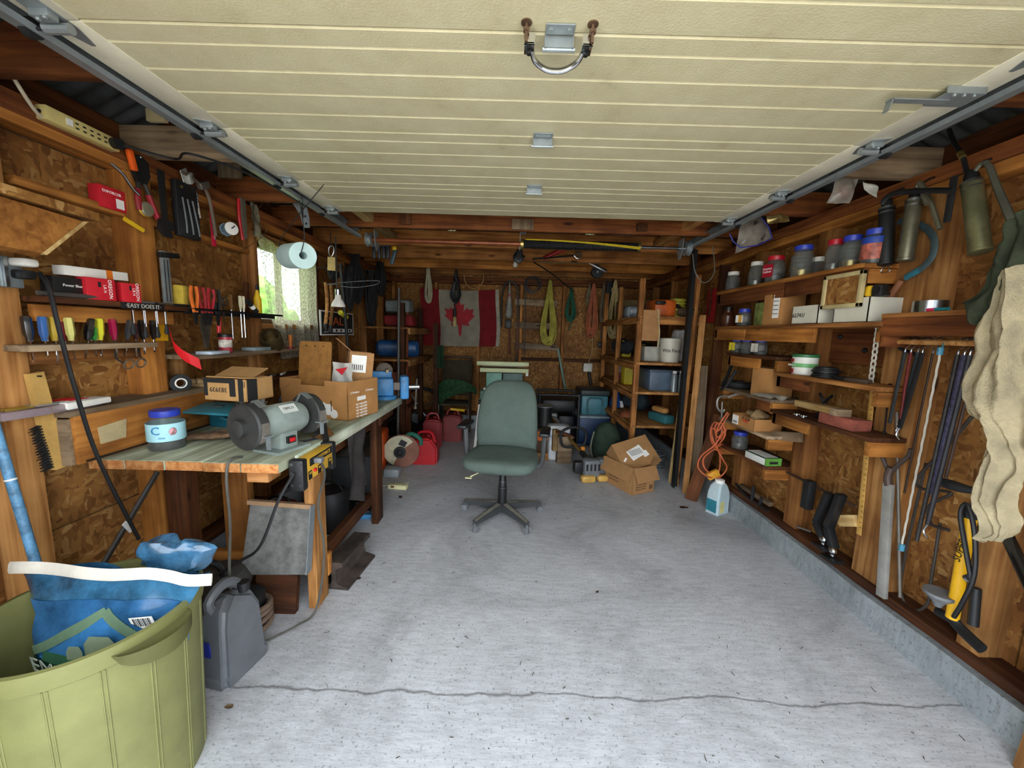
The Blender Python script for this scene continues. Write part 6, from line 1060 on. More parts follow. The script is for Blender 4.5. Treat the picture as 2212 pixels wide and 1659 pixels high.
# forked pole
t = thing('forked_pole', 'pale grey steel pole with a forked dark head standing on the right sill', 'pole', (0, 0, 0)); J_ = onr(1918, 1030, 1.80); ft = onr(1902, 1305, 1.80)
plank('pole', onr(1920, 1045, 1.80), (ft.x+.0, ft.y, .196), .042, .02, mat('a19f98', .55, .3, var=.12), t, (1, 0, 0)); B().tube([onr(1920, 1050, 1.80), J_, onr(1925, 1010, 1.80)], .016, 10, 2).o('socket', mat('5a4a44', .6, .4), t)
for P in (((1920, 1020), (1905, 985), (1897, 955), (1902, 945)), ((1925, 1018), (1945, 1000), (1962, 985), (1968, 970))): B().tube([onr(*p, 1.80) for p in P], .009, 8, 4).o('prong', mat('4f4540', .6, .4), t)
t = thing('thin_rod', 'thin grey rod standing behind the forked pole', 'rod', (0, 0, 0)); B().cyl(onr(1937, 890, 1.85), onr(1944, 1290, 1.85), .007).o('rod', mat('7a746a', .5, .4), t)
# bicycle pump
a, b = onr(2098, 1105, 1.78), onr(2057, 1335, 1.78); d = (b-a).normalized(); t = thing('bicycle_pump', 'yellow and black floor pump standing on the right sill', 'pump', (0, 0, 0))
B().cyl(a, b, .02, n=18).o('barrel', mat('e8b014', .4, var=.06), t); B().cyl(a-d*.012, a+d*.025, .023, n=18).o('collar', BLK, t); B().cyl(a-d*.09, a, .006).o('piston_rod', STEEL, t)
h0, h1 = onr(2015, 1035, 1.76), onr(2125, 1065, 1.78); B().tube([h0, h0.lerp(h1, .5)+V((0, 0, -.004)), h1], lambda u: .008+.012*sin(pi*min(1, u+.1)), 10, 5).o('handle', BLK, t)
B().tube([b, b+V((0, -.03, -.02)), b+V((-.02, -.12, -.03))], .02, 10, 3, flat=.6).tube([b, b+V((.02, .03, -.02)), b+V((.03, .08, -.03))], .018, 10, 3, flat=.6).o('foot', BLK, t)
B().lathe([(.012, -.05), (.02, -.03), (.05, 0), (.05, .012)], 18, onr(2030, 1285, 1.76)).o('gauge', GREY, t); B().tube([b+V((-.02, -.02, .02)), onr(2080, 1300, 1.74), onr(2105, 1240, 1.74), onr(2105, 1150, 1.74), onr(2090, 1090, 1.75), onr(2075, 1110, 1.75), onr(2085, 1180, 1.74), onr(2100, 1260, 1.74)], .008, 8, 4).o('air_hose', BLK, t); B().cyl(onr(2088, 1250, 1.735), onr(2094, 1249, 1.735), .014).o('hose_clip', STEEL, t)
B().cyl(onr(2108, 1270, 1.8), onr(2102, 1350, 1.8), .016).o('second_cylinder', BLK, t)
txt('SUPER', .035, BLK, t, a.lerp(b, .35)+V((-.022, -.004, 0)), (pi/2, -pi/2+.1, -pi/2))
a, b = at(2165, 1135, X=1.60), at(2212, 1235, X=1.52); t = thing('pry_bar', 'dark shiny steel pry bar end leaning at the near right edge', 'bar', (0, 0, 0)); B().cyl(a+(a-b)*.1, b+(b-a)*1.6, .016).o('bar', mat('3f4042', .25, .9), t)
tag(plank('standing_board', (1.735, 1.05, 0), (1.755, 1.0, 1.05), .14, .035, PINE2, None, (1, 0, 0)), 'rough pine board standing against the curb at the near right corner', 'board')
# hitch bars on the right wall
t = thing('rust_rod', 'rusty steel rod fixed across two right wall studs', 'rod', (0, 0, 0)); B().cyl(onr(1700, 1020, 1.84), onr(1850, 1095, 1.84), .008).o('rod', mat('4a3328', .7, .4), t)
def hitch(lab, P, w, m, ball=None):
    t = thing('trailer_hitch', lab, 'hitch', (0, 0, 0), group='trailer hitches on the rusty rod')
    for i, (p0, p1) in enumerate(zip(P, P[1:])): plank('shank', onr(*p0, 1.81), onr(*p1, 1.81), w, .045, m, t, (1, 0, 0))
    if ball: c = onr(*ball, 1.80); B().ball(c, .022, 14).cyl(c+V((0, 0, -.03)), c, .012).o('tow_ball', CHROME, t); B().box(c+V((0, 0, -.045)), (.07, .09, .016), None, .003).o('ball_plate', DKM, t)
    return t
hitch('square black receiver tube hitch on the rusty rod', ((1750, 1038), (1742, 1098)), .05, BLK); hitch('angled black ball mount hitch with a chrome tow ball', ((1792, 1065), (1765, 1130), (1782, 1165)), .03, BLK, (1780, 1165)); hitch('second black ball mount hitch beside the wide stud', ((1818, 1068), (1790, 1140), (1802, 1185)), .03, BLK, (1800, 1190))
plank('x', onr(1815, 1125, 1.85), onr(1850, 1125, 1.85), .03, .06, PALE, wr).name = 'nailer_block'
for i, (P, lab) in enumerate(((((1590, 1045), (1610, 1070), (1660, 1105)), 'curved black iron bar lying on the right sill'), (((1622, 1098), (1628, 1050)), 'upright black iron peg on the right sill'), (((1630, 1100), (1640, 1092), (1645, 1075)), 'short bent black iron hook on the right sill'))): t = thing('iron_bar', lab, 'bar', (0, 0, 0), group='iron bars on the right sill'); B().tube([onr(*p, 1.85) for p in P], .011, 8, 3).o('bar', BLK, t)
t = thing('paint_stick', 'thin metal stick lying on the right sill plate', 'stick', (0, 0, 0)); B().tube([onr(1700, 1130, 1.87), onr(1750, 1148, 1.87)], .006, 6, 0).o('stick', ZINC, t)
plank('x', onr(1595, 1045, 1.88), onr(1665, 1090, 1.88), .03, .03, GREYW, wr).name = 'sill_strip'
plank('x', onr(1665, 940, 1.80), onr(1730, 945, 1.80), .03, .06, GREYW, wr).name = 'nailer_block'
# orange extension cord on a clamp
t = thing('orange_extension_cord', 'bundled orange extension cord hanging on a chrome clamp', 'cord', (0, 0, 0)); Rr = random.Random(5); T = at(1556, 905, Y=3.0)
def oc(px, py, dy=0): return at(px, py, Y=2.98+dy)
ORC = mat('c4633a', .6, var=.1)
for P in ([(1572, 890), (1550, 925), (1548, 960), (1560, 990), (1570, 1010), (1555, 1030), (1530, 1030), (1508, 1010), (1515, 985), (1545, 960), (1560, 930), (1545, 912), (1535, 930), (1540, 960), (1562, 980)], [(1575, 893), (1552, 930), (1538, 925), (1540, 950), (1555, 985), (1550, 1025), (1525, 1015), (1520, 990), (1548, 965), (1566, 940), (1560, 915), (1545, 920), (1550, 945), (1570, 925), (1556, 950)], [(1545, 965), (1562, 960), (1565, 968), (1548, 972), (1544, 966), (1562, 962)]):
    B().tube([oc(*p, .03*((i % 3)-1)) for i, p in enumerate(P)], .006, 7, 6).o('cord_loop', ORC, t)
c = oc(1540, 1025); B().box(c, (.1, .04, .06), (0, -.5, 0), .01).o('outlet_plug', mat('d99a2a', .5), t)
t = thing('chrome_clamp', 'old chrome C clamp hanging above the orange cord', 'clamp', (0, 0, 0)); B().tube([at(*p, Y=3.02) for p in ((1570, 855), (1552, 860), (1550, 880), (1560, 890), (1565, 885))], .009, 8, 4).o('frame', mat('9a9790', .4, .7), t); B().cyl(at(1560, 868, Y=3.02), at(1558, 935, Y=3.02), .007).o('screw', mat('8a857c', .4, .7), t); B().tube([at(1572, 858, Y=3.0), at(1600, 850, Y=2.98), at(1620, 858, Y=2.96)], .01, 8, 3).o('cloth_wrap', mat('8a8378', .8), t)
# ------------------------------------------------------------------ bags hung at the shelf-side rail
def pbag(nm, lab, quad, Y, m, extra=None):
    t = thing(nm, lab, 'bag', (0, 0, 0), group='bags hung by the shelf-side rail'); P = [at(*p, Y=Y) for p in quad]; q = B()
    q.grid(lambda u, v: P[0].lerp(P[1], u).lerp(P[3].lerp(P[2], u), v)+V((0, -.03*sin(pi*u)*sin(pi*v), 0)), 12, 12); q.grid(lambda u, v: P[0].lerp(P[1], u).lerp(P[3].lerp(P[2], u), v)+V((0, .02*sin(pi*u)*sin(pi*v), 0)), 12, 12); q.jit(.006, 22, 3); q.o('bag_film', m, t)
    if extra: q = B(); c = P[0].lerp(P[2], .55); q.box(c, extra[0], (0, .4, .2), .01); q.jit(.006, 25, 4); q.o('contents', extra[1], t)
    return t
FILM = mat('a39a8e', .12, var=.3, trans=.45)
pbag('zip_bag', 'clear zip bag with blue seal hanging under the rail over the jars', [(1600, 480), (1645, 465), (1668, 515), (1588, 548)], 2.72, FILM, ((.12, .03, .1), mat('4a4038', .7, var=.4, scale=20)))
P = [at(*p, Y=2.70) for p in ((1576, 505), (1600, 535), (1668, 515), (1645, 470))]; B().tube(P, .004, 6, 2).o('zip_seal', mat('2a3a9a', .4), bpy.data.objects['zip_bag'])
pbag('foil_bag', 'torn gold foil bag tucked above the right plate', [(1655, 470), (1695, 450), (1705, 478), (1660, 485)], 2.55, mat('a8925a', .25, .6, var=.4, scale=20))
pbag('red_blister_bag', 'clear blister bag with a red part hanging at the rail', [(1808, 385), (1855, 385), (1835, 440), (1786, 440)], 1.92, FILM, ((.07, .02, .05), mat('b8182a', .3)))
pbag('small_film_bag', 'small crumpled clear bag beside the red blister bag', [(1865, 392), (1900, 402), (1895, 428), (1868, 410)], 1.92, mat('b9b8ac', .12, var=.3, trans=.35))
# ------------------------------------------------------------------ leaning boards at the end of the shelf-side rail
def lean(lab, foot, top, w, t_, m, zt): 
    f = at(*foot, Z=0); d = at(*top, Y=f.y+.04); d = f+(d-f)*((zt)/(d.z)); return tag(plank('leaning_board', f, d, w, t_, m, None, (1, -.6, 0)), lab, 'board', 'boards leaning at the rail end')
lean('pale new pine strip at the left of the leaning boards', (1447, 1042), (1493, 690), .03, .03, PALE, 1.5)
lean('dark brown plank behind the pale pine strip', (1462, 1047), (1512, 600), .045, .03, PINE, 1.95)
lean('pine board with square edge leaning beside the dark plank', (1480, 1065), (1523, 640), .03, .05, PINE2, 1.6)
lean('wide dark weathered plank leaning low against the right wall', (1492, 1080), (1560, 885), .035, .1, DARKW, .75)
lean('grey brown plank leaning behind the orange cord', (1500, 1052), (1518, 790), .03, .09, GREYW, 1.15)
t = thing('rail_post', 'dark steel angle post holding the far end of the shelf-side rail', 'post', (0, 0, 0)); p = at(1500, 560, Y=3.47); B().mm((p.x-.02, 3.44, .0), (p.x-.014, 3.5, 2.17)).mm((p.x-.02, 3.494, 0), (p.x+.035, 3.5, 2.17)).o('angle', DKM, t)
t = thing('red_sled', 'red plastic sled hung on the right wall behind the leaning boards', 'sled', at(1545, 660, X=1.90)); B().box((-.02, 0, 0), (.03, .2, .32), None, .012).o('shell', mat('9a1a20', .5), t); B().tube([(-.04, .03, .18), (-.045, .0, .0), (-.04, .02, -.1)], .008, 6, 3).o('rope', DARKW, t)
# bleach jug
JB = mat('b9cbd0', .45, var=.05)
c = at(1546, 1108, Z=0); t = thing('detergent_jug', 'pale blue white plastic jug with a handle standing at the right curb', 'jug', (1.70, 2.98, 0), (0, 0, .5))
q = B(); q.skin([[q.bm.verts.new((x*sx, y*sy+oy, z)) for x, y in ((-1, -1), (1, -1), (1, 1), (-1, 1))] for sx, sy, oy, z in ((.075, .052, 0, 0), (.078, .055, 0, .01), (.078, .055, 0, .13), (.073, .052, 0, .18), (.058, .046, 0, .225), (.036, .036, 0, .25))]); bmesh.ops.bevel(q.bm, geom=[e for e in q.bm.edges if abs(e.verts[0].co.z-e.verts[1].co.z) > .02], offset=.016, segments=3, affect='EDGES'); q.o('jug_body', JB, t)
B().tube([(.035, -.0, .235), (.075, 0, .215), (.088, 0, .16), (.07, 0, .11)], .013, 8, 4).o('handle', JB, t); B().lathe([(.036, .25), (.036, .275), (.03, .278)], 18).o('cap', TAPEW, t); B().mm((-.0785, -.04, .02), (-.077, .045, .12)).o('teal_label', mat('2f7f8f', .5, var=.2), t); B().mm((-.05, -.0565, .02), (.0, -.055, .11)).o('label_edge', mat('d9d08a', .6), t)
# cardboard boxes
BC = mat('a4794b', .85, var=.07); BCI = mat('8f6a42', .9, var=.07)
c0, c1, c2 = at(1297, 1037, Z=0), at(1370, 1067, Z=0), at(1424, 1060, Z=0); ex = (c2-c1).normalized()
ang = math.atan2(c2.y-c1.y, c2.x-c1.x); w = .26; d = .40; h = .24; ctr = c1+V((cos(ang), sin(ang), 0))*w/2+V((-sin(ang+.35), cos(ang+.35), 0))*d/2
t = openbox('open_carton', 'open brown cardboard carton in front of the leaning boards', (ctr.x, ctr.y, 0), w, d, h, BC, ang+.12)
B().box((0, -d/2-.03, h-.05), (w, .004, .13), (-.45, 0, 0)).o('flap', BC, t); B().box((-w/2-.03, 0, h-.05), (.004, d, .13), (0, .5, 0)).o('flap', BC, t); B().box((w/2+.03, 0, h+.02), (.004, d, .1), (0, .9, 0)).o('flap', BCI, t)
for k in range(4): txt('Plastic bins household', .017, mat('5a3f24', .8, var=0), t, (-.03, -d/2-.001, .11-.022*k), RX, wide=.8)
for k in range(3): txt('Handle with care', .02, mat('5a3f24', .8, var=0), t, (-w/2-.001, .05, .12-.03*k), RZ(-pi/2))
B().mm((.07, -d/2-.001, .03), (.11, -d/2, .07)).o('print_square', mat('6b4c2c', .8), t)
t = openbox('shipping_carton', 'tilted shipping carton with white labels stacked in the open carton', (ctr.x+.05, ctr.y+.13, .20), .33, .25, .15, BC, ang+.10); t.rotation_euler = (.78, -.22, ang-.02); t.scale = (1.15, 1.15, 1.15)
B().mm((-.165, -.125, .147), (.165, .125, .151)).o('box_top', BC, t); B().mm((-.166, -.127, .02), (.166, -.1255, .07)).o('black_tape', INK, t); B().mm((.1655, -.08, .04), (.167, .0, .12)).o('black_patch', INK, t)
for k in range(7): B().mm((-.14+.04*k, -.1285, .032), (-.125+.04*k, -.127, .058)).o('tape_print', (mat('2f7fa0', .6), TAPEW, mat('8a8a80', .6))[k % 3], t)
B().box((.0, .0, .1515), (.14, .09, .001), (0, 0, .2)).o('address_label', TAPEW, t); B().box((.07, -.03, .1522), (.05, .05, .001), (0, 0, .2)).o('barcode_label', TAPEW, t); B().box((-.12, -.03, .1522), (.04, .015, .001), (0, 0, .6)).o('tape_piece', TAPEW, t)
for k in range(8): B().box((-.05+.014*k, .005, .1524), (.006, .05, .0006), (0, 0, .2)).o('label_bar', GREY, t)
# string trimmer
c = at(1278, 1045, Z=0); t = thing('string_trimmer', 'grey and yellow petrol string trimmer lying on the floor', 'trimmer', (c.x, c.y+.09, 0), (0, 0, .15)); t.scale = (1.3, 1.0, 1.3)
B().box((0, 0, .10), (.13, .13, .14), None, .03).o('engine_cover', GREY, t); B().box((.085, .02, .11), (.07, .11, .12), None, .02).o('starter_housing', mat('55585a', .6), t); B().box((-.10, -.01, .11), (.07, .08, .09), None, .015).o('air_filter', BLK, t); B().box((-.03, -.05, .03), (.11, .08, .055), None, .02).o('fuel_tank', mat('c39a4c', .4), t); B().box((.08, -.05, .03), (.08, .07, .05), None, .018).o('fuel_tank', mat('c39a4c', .4), t); B().box((.12, .0, .05), (.05, .06, .06), None, .012).o('muffler', BLK, t)
for k in range(4): B().mm((-.05+.03*k, -.0665, .09), (-.035+.03*k, -.065, .14)).o('vent_slot', BLK, t)
sh0, sh1 = V((-.02, .06, .16)), V((-.12, 1.2, .32)); B().cyl(sh0, sh1, .013).o('shaft', mat('8a6a30', .5, .3), t); B().tube([sh0+V((.0, .0, 0)), sh0+V((-.01, .1, .015))], .022, 10, 0).o('grip', BLK, t); B().box(sh0+V((0, .12, .045)), (.03, .05, .03), None, .008).o('trigger', mat('c97a1e', .4), t)
hb = sh0.lerp(sh1, .28); B().tube([hb+V((-.09, 0, -.02)), hb+V((-.1, 0, .09)), hb+V((0, 0, .13)), hb+V((.1, 0, .09)), hb+V((.09, 0, -.02)), hb+V((0, 0, -.035))], .012, 8, 4, True).o('loop_handle', BLK, t)
# red fuel cans
FC = mat('b3121c', .4, var=.08); FC2 = mat('8c1a1e', .45, var=.1)
def fuelcan(lab, loc, w, d, h, m, rot, wedge=False, spout=True):
    t = thing('fuel_can', lab, 'fuel can', loc, (0, 0, rot), 'red fuel cans'); q = B(); out = [(-w/2, 0), (w/2, 0), (w/2, h*(.55 if wedge else .8)), (w*.22, h*.86), (-w*.22, h*.86), (-w/2, h*(.55 if wedge else .8))]
    q.prism(out, -d/2, d/2, Matrix.Rotation(pi/2, 4, 'X')); bmesh.ops.bevel(q.bm, geom=q.bm.edges[:], offset=.018, segments=3, affect='EDGES'); q.o('can_body', m, t)
    B().tube([(-w*.38, 0, h*.68), (-w*.25, 0, h*.97), (0, 0, h*1.02), (w*.25, 0, h*.97), (w*.38, 0, h*.68)], .015, 8, 4).o('handle', m, t); B().lathe([(.022, h*.84), (.022, h*.9), (.015, h*.92)], 14, (w*.1, .03, 0)).o('cap', mat('7a0f16', .5), t)
    if spout: B().box((.06, -.02, h*1.02), (.19, .02, .03), (0, .15, .3), .004).o('yellow_spout', YEL, t)
    return t
fuelcan('bright red plastic fuel can in front of the two older ones', (-.905, 3.98, 0), .27, .2, .33, FC, .05, True, False); fuelcan('older red fuel can in the middle of the three', (-.95, 4.58, 0), .22, .2, .40, FC2, .1, False, False); fuelcan('faded red fuel can with yellow spout farthest back', (-.75, 4.85, 0), .24, .2, .40, mat('7f2420', .5, var=.1), .05)
# cut-off saw, orange case
c = at(862, 1012, Z=0); t = thing('cut_off_saw', 'cream cut-off saw with a green handle and abrasive disc standing on edge', 'saw', (c.x, c.y+.06, 0), (0, 0, .15)); B().lathe([(.17, -.004), (.172, 0), (.17, .004)], 32, (.02, -.03, .175), (0, 1, 0)).o('abrasive_disc', mat('8a5a48', .7, var=.15), t)
q = B(); q.prism([(0, 0)]+[(.16*cos(a), .16*sin(a)) for a in [radians(35+i*15) for i in range(15)]], -.02, .03, Matrix.Translation((-.0, -.02, .18))@Matrix.Rotation(pi/2, 4, 'X')); q.o('disc_guard', mat('c4bd9f', .5), t); B().lathe([(.06, -.05), (.06, -.03), (.02, -.06)], 18, (.0, -.02, .17), (0, 1, 0)).o('hub', BLK, t); B().tube([(.06, .02, .32), (.12, .02, .34), (.2, .02, .28), (.2, .02, .22)], .022, 8, 4).o('green_handle', mat('1f6a55', .5), t); B().box((-.05, .08, .15), (.18, .16, .22), None, .03).o('motor', BLK, t); B().box((.03, -.052, .26), (.07, .003, .06), (0, .5, 0)).o('label_plate', BLK, t)
c = at(828, 1012, Z=0); t = thing('orange_case', 'narrow orange plastic tool case standing behind the bench leg', 'case', (c.x-.05, c.y+.06, 0), (0, 0, .1)); B().box((0, 0, .19), (.12, .3, .38), None, .02).o('shell', mat('d8561a', .5), t); B().box((0, -.151, .19), (.09, .004, .012)).o('seam', BLK, t); B().box((.03, -.152, .28), (.02, .004, .1)).o('white_print', TAPEW, t)
for k, (px, py, s_) in enumerate(((880, 925, .22), (912, 915, .2))): c = at(px, py, Z=.0); c.y = 4.9; c.x = at(px, py, Y=4.9).x; q = B(); q.ball((0, 0, .13), .16, 18, 1.2, .9, .75); q.jit(.05, 7, k); tag(q.o('rubbish_sack', BLK, None, (c.x-.06+.16*k, 4.85+.2*k, .015)), ('slumped black sack behind the fuel cans', 'second black sack in the corner behind the fuel cans')[k], 'bag')
# camp chair with green cloth
c = at(985, 905, Y=5.2); t = thing('garden_chair', 'folded brown garden chair standing against the back wall', 'chair', (-.78, 5.28, 0)); 
for s_ in (-1, 1): B().tube([(s_*.2, .0, .0), (s_*.2, .1, .55), (s_*.2, .14, 1.0), (s_*.17, .15, 1.04), (0, .15, 1.045)], .014, 8, 4).o('side_tube', mat('4a3a2c', .5, .4), t); B().tube([(s_*.2, -.25, 0), (s_*.2, -.2, .4), (s_*.2, -.05, .55)], .012, 8, 3).o('front_leg', STEEL, t)
B().box((0, .12, .75), (.38, .02, .5), (-.08, 0, 0), .01).o('backrest', mat('3f3626', .9, var=.15), t); B().box((0, -.02, .42), (.38, .36, .03), None, .012).o('seat', mat('4a4230', .9), t)
q = B(); q.grid(lambda u, v: (-.30+.55*u, -.12-.16*sin(pi*u)+.06*v, .62-.0*u+.16*sin(pi*u)-.34*v*(1-.75*u)+.02*sin(9*u)), 22, 14, .008); q.jit(.015, 12, 2); tag(q.o('green_towel', mat('3f6a45', .95, var=.3, scale=30), None, (-.72, 5.18, .02)), 'green checked towel draped over the garden chair', 'towel')
# wheel on the wall, vise on the bench
c = at(905, 857, Y=5.2); t = thing('spoked_wheel', 'black rubber wheel with crossed spokes leaning at the back wall', 'wheel', (c.x, 5.3, .31), (-.1, 0, 0)); B().tube([(.29*cos(a), 0, .29*sin(a)) for a in [2*pi*k/24 for k in range(24)]], .025, 8, 2, True).o('tyre', BLKR, t)
for k in range(4): a = .6+k*pi/4*2; B().cyl((0, 0, 0), (.27*cos(a), 0, .27*sin(a)), .008).o('spoke', STEEL, t)
B().cyl((0, -.03, 0), (0, .03, 0), .03).o('hub', DKM, t)
VB = mat('3f86c0', .45, var=.2)
t = thing('bench_vise', 'large sky blue bench vise at the far end of the workbench', 'vise', (-1.02, 3.05, BT), (0, 0, .35)); B().lathe([(.09, 0), (.09, .02), (.07, .03)], 18).box((0, 0, .1), (.13, .15, .14), None, .015).o('base', VB, t); B().box((-.02, .02, .19), (.15, .06, .06), None, .01).o('fixed_jaw', VB, t); B().box((.15, 0, .09), (.07, .13, .19), None, .02).o('sliding_jaw', VB, t); B().box((.09, 0, .1), (.12, .05, .06)).o('slide', mat('5a5048', .5, .5), t)
B().box((.02, 0, .225), (.02, .12, .025)).o('jaw_plate', mat('8a7a5c', .5, .6), t); B().cyl((.18, 0, .09), (.27, 0, .09), .022).o('screw', STEEL, t); B().cyl((.25, -.02, .16), (.24, .02, -.09), .009).ball((.24, .02, -.09), .016).o('handle_bar', mat('5f564c', .5, .5), t); B().lathe([(.05, -.008), (.065, 0), (.05, .008)], 20, (-.0, .04, .22), (0, 1, 0)).o('anvil_disc', mat('6a5f54', .6, .4), t)
# table saw
CT_ = mat('c9cf9e', .5, var=.05); TS = mat('5f8078', .5, var=.1); a, b = at(1030, 783, Y=4.6), at(1142, 797, Y=4.6); xm = (a.x+b.x)/2; wv = b.x-a.x
t = thing('table_saw', 'table saw with cream rails and teal body behind the office chair', 'table saw', (xm, 4.7, 0)); zt = a.z
for k, (z, dx) in enumerate(((zt-.005, 0), (zt-.085, .02))): B().box((dx, -.1, z), (wv-dx*2, .07, .05), None, .008).o('fence_rail', CT_, t)
B().box((0, .12, zt-.03), (wv*.8, .4, .03), None, .004).o('table_top', mat('8b9088', .4, .4), t); B().box((-wv*.16, -.02, zt-.2), (wv*.3, .25, .17), None, .008).o('left_panel', mat('6fa08e', .5), t); B().box((wv*.2, -.02, zt-.2), (wv*.38, .25, .17), None, .008).o('right_panel', mat('4c6660', .5), t); B().box((0, 0, zt-.31), (wv*.72, .3, .03)).o('base_tray', mat('b0b4a0', .5), t); B().box((0, 0, zt-.39), (wv*.85, .3, .12), None, .02).o('motor_housing', TS, t)
B().box((0, 0, zt-.46), (wv*.9, .34, .025)).o('stand_rail', WHITE, t); B().cyl((-wv*.45, -.16, zt-.47), (-wv*.2, -.16, zt-.47), .03).o('crank_handle', BLK, t); B().box((wv*.47, -.1, zt-.12), (.03, .05, .05)).o('fence_lock', WHITE, t)
for sx in (-1, 1):
    for sy in (-1, 1): plank('stand_leg', (sx*wv*.42, sy*.15, zt-.46), (sx*wv*.5, sy*.2, 0), .03, .03, WHITE, t, (0, 1, 0))
# coolers, generator, buckets at the back
c = at(1276, 935, Y=4.95); TL = mat('3f7580', .5, var=.1)
t = thing('blue_tote', 'dark blue storage tote under the teal cooler', 'tote', (c.x, 5.0, 0), (0, 0, .0)); B().mm((-.2, -.24, 0), (.2, .24, .36), .02).o('tub', mat('22406a', .5, var=.1), t); B().mm((-.22, -.26, .36), (.22, .26, .39), .008).o('lid', mat('8a9aa0', .5), t)
t = thing('teal_cooler', 'teal camping cooler with a dark lid on top of the blue tote', 'cooler', (c.x-.0, 5.0, .392)); B().mm((-.17, -.2, 0), (.17, .2, .25), .025).o('body', TL, t); B().mm((-.185, -.21, .25), (.185, .21, .32), .02).o('lid', mat('2a3434', .55), t); B().tube([(-.09, -.205, .02), (-.09, -.215, .2), (0, -.215, .22), (.09, -.215, .2), (.09, -.205, .02)], .012, 6, 3).o('handle', mat('34636c', .5), t)
c = at(1210, 935, Y=4.75); t = thing('generator', 'black framed petrol generator behind the chair arm', 'generator', (c.x-.04, 4.85, 0))
for s_ in (-1, 1): B().tube([(s_*.24, -.2, 0), (s_*.24, -.2, .62), (s_*.22, -.2, .66), (0, -.2, .665)], .016, 8, 4).o('frame_tube', BLK, t); B().tube([(s_*.24, .2, 0), (s_*.24, .2, .62), (s_*.22, .2, .66), (0, .2, .665)], .016, 8, 4).o('frame_tube', BLK, t); B().cyl((s_*.24, -.2, .05), (s_*.24, .2, .05), .016).o('frame_tube', BLK, t)
B().box((0, 0, .52), (.42, .36, .16), None, .04).o('fuel_tank', BLK, t); B().box((.1, -.02, .25), (.2, .3, .3), None, .03).o('alternator', DKM, t); B().box((-.08, -.1, .3), (.14, .16, .26), None, .02).o('engine_block', mat('8a8a84', .5, .5, var=.25), t); B().lathe([(.08, -.02), (.1, 0), (.1, .05)], 18, (-.08, -.2, .3), (0, -1, 0)).o('recoil_cover', mat('6d6b66', .5, .4), t)
c = at(1178, 945, Y=4.35); t = thing('cable_spool', 'black wire wound on a spool on top of the orange cord bucket', 'spool', (at(1177, 880, Y=4.35).x, 4.35, .345)); B().lathe([(.11, 0), (.11, .012), (.085, .014), (.085, .22), (.11, .222), (.11, .235)], 20).o('wound_cable', BLK, t); B().lathe([(.112, .234), (.112, .24), (.02, .242)], 20).o('flange', ZINC, t)
t = thing('cord_bucket', 'square orange cord box under the black cable spool', 'bucket', (at(1177, 880, Y=4.35).x, 4.35, 0)); B().mm((-.13, -.13, 0), (.13, .13, .34), .02).o('box', mat('4a3420', .8), t)
for k in range(5): B().tube([(-.11, -.135, .22+.022*k), (0, -.145, .215+.022*k), (.11, -.135, .22+.022*k)], .011, 6, 2).o('orange_cord', mat('c9661c', .6), t)
t = thing('white_sack', 'white printed sack with blue lettering beside the wood blocks', 'sack', (at(1208, 920, Y=4.2).x, 4.22, 0), (0, 0, .05)); q = B(); q.box((0, 0, .2), (.24, .16, .4), None, .03); q.jit(.01, 9); q.o('sack_body', mat('c6c9cc', .6), t); txt('LE 100%', .07, mat('1f4f8a', .6, var=0), t, (0, -.092, .3), RX)
for k, (px, py, l, m_, lab, r) in enumerate(((1218, 1002, .3, GREYW, 'upright weathered wood block beside the chair arm', 0), (1190, 1000, .34, PINE2, 'wood block lying behind the upright one', 1))):
    c = at(px, py, Z=0); t = thing('timber_block', lab, 'wood block', (c.x, c.y+.06, 0), (0, 0, .1), 'timber blocks behind the chair'); B().box((0, .08*k, .15 if not k else .04), (.16, .1, .3) if not k else (.36, .1, .08), None, .004).o('block', m_, t, None, None)
    if not k: B().box((-.1, .02, .25), (.06, .08, .24), None, .003).o('pale_block', PALE, t); B().box((-.0, .02, .32), (.22, .12, .03), (0, .35, 0), .003).o('slanted_cap', DARKW, t)
c = at(1258, 975, Z=0); q = B(); q.grid(lambda u, v: (.36*(u-.5), .3*(v-.5), .01+.05*sin(pi*u)*sin(pi*v)+.015*sin(8*u+5*v)), 18, 16, .006); q.jit(.02, 9, 4); tag(q.o('white_rag', mat('b9b8b4', .8, var=.1), None, (c.x, c.y, .012)), 'crumpled white cloth lying on the floor behind the trimmer', 'cloth')
c = at(1328, 870, Y=4.9); t = thing('blue_sack', 'blue and white printed bag on the tote beside the cooler', 'bag', (at(1330, 870, Y=4.8).x, 4.8, .42)); q = B(); q.lathe([(.1, 0), (.12, .05), (.11, .18), (.05, .26), (.06, .32)], 16, sq=.6); q.jit(.02, 12); q.o('bag_body', mat('23509c', .5, var=.2), t); B().box((.03, -.085, .12), (.09, .01, .12), None, .003).o('white_print', TAPEW, t)
t = thing('grey_crate', 'low dark crate carrying the blue printed bag', 'crate', (at(1330, 870, Y=4.8).x+.03, 4.82, 0)); t.scale = (.6, 1, 1); B().mm((-.18, -.16, 0), (.18, .16, .415), .01).o('crate', mat('2d3238', .7), t); B().mm((-.185, -.165, .36), (.185, .165, .40), .005).o('rim', BLK, t)
t = thing('green_canvas_bag', 'dark green canvas bag slumped behind the cartons', 'bag', (at(1312, 935, Y=4.1).x, 4.12, 0), (0, 0, .2)); q = B(); q.lathe([(.16, 0), (.19, .1), (.18, .3), (.12, .42), (.05, .46)], 20, sq=.8); q.jit(.03, 6, 2); q.jit(.01, 20, 3); q.o('canvas', mat('2c3f30', .9, var=.25), t); q = B(); q.tube([(-.17, -.06, .05), (-.19, -.02, .2), (-.15, .0, .36)], .01, 6, 3); q.o('zip_edge', mat('6a6a5c', .7), t)
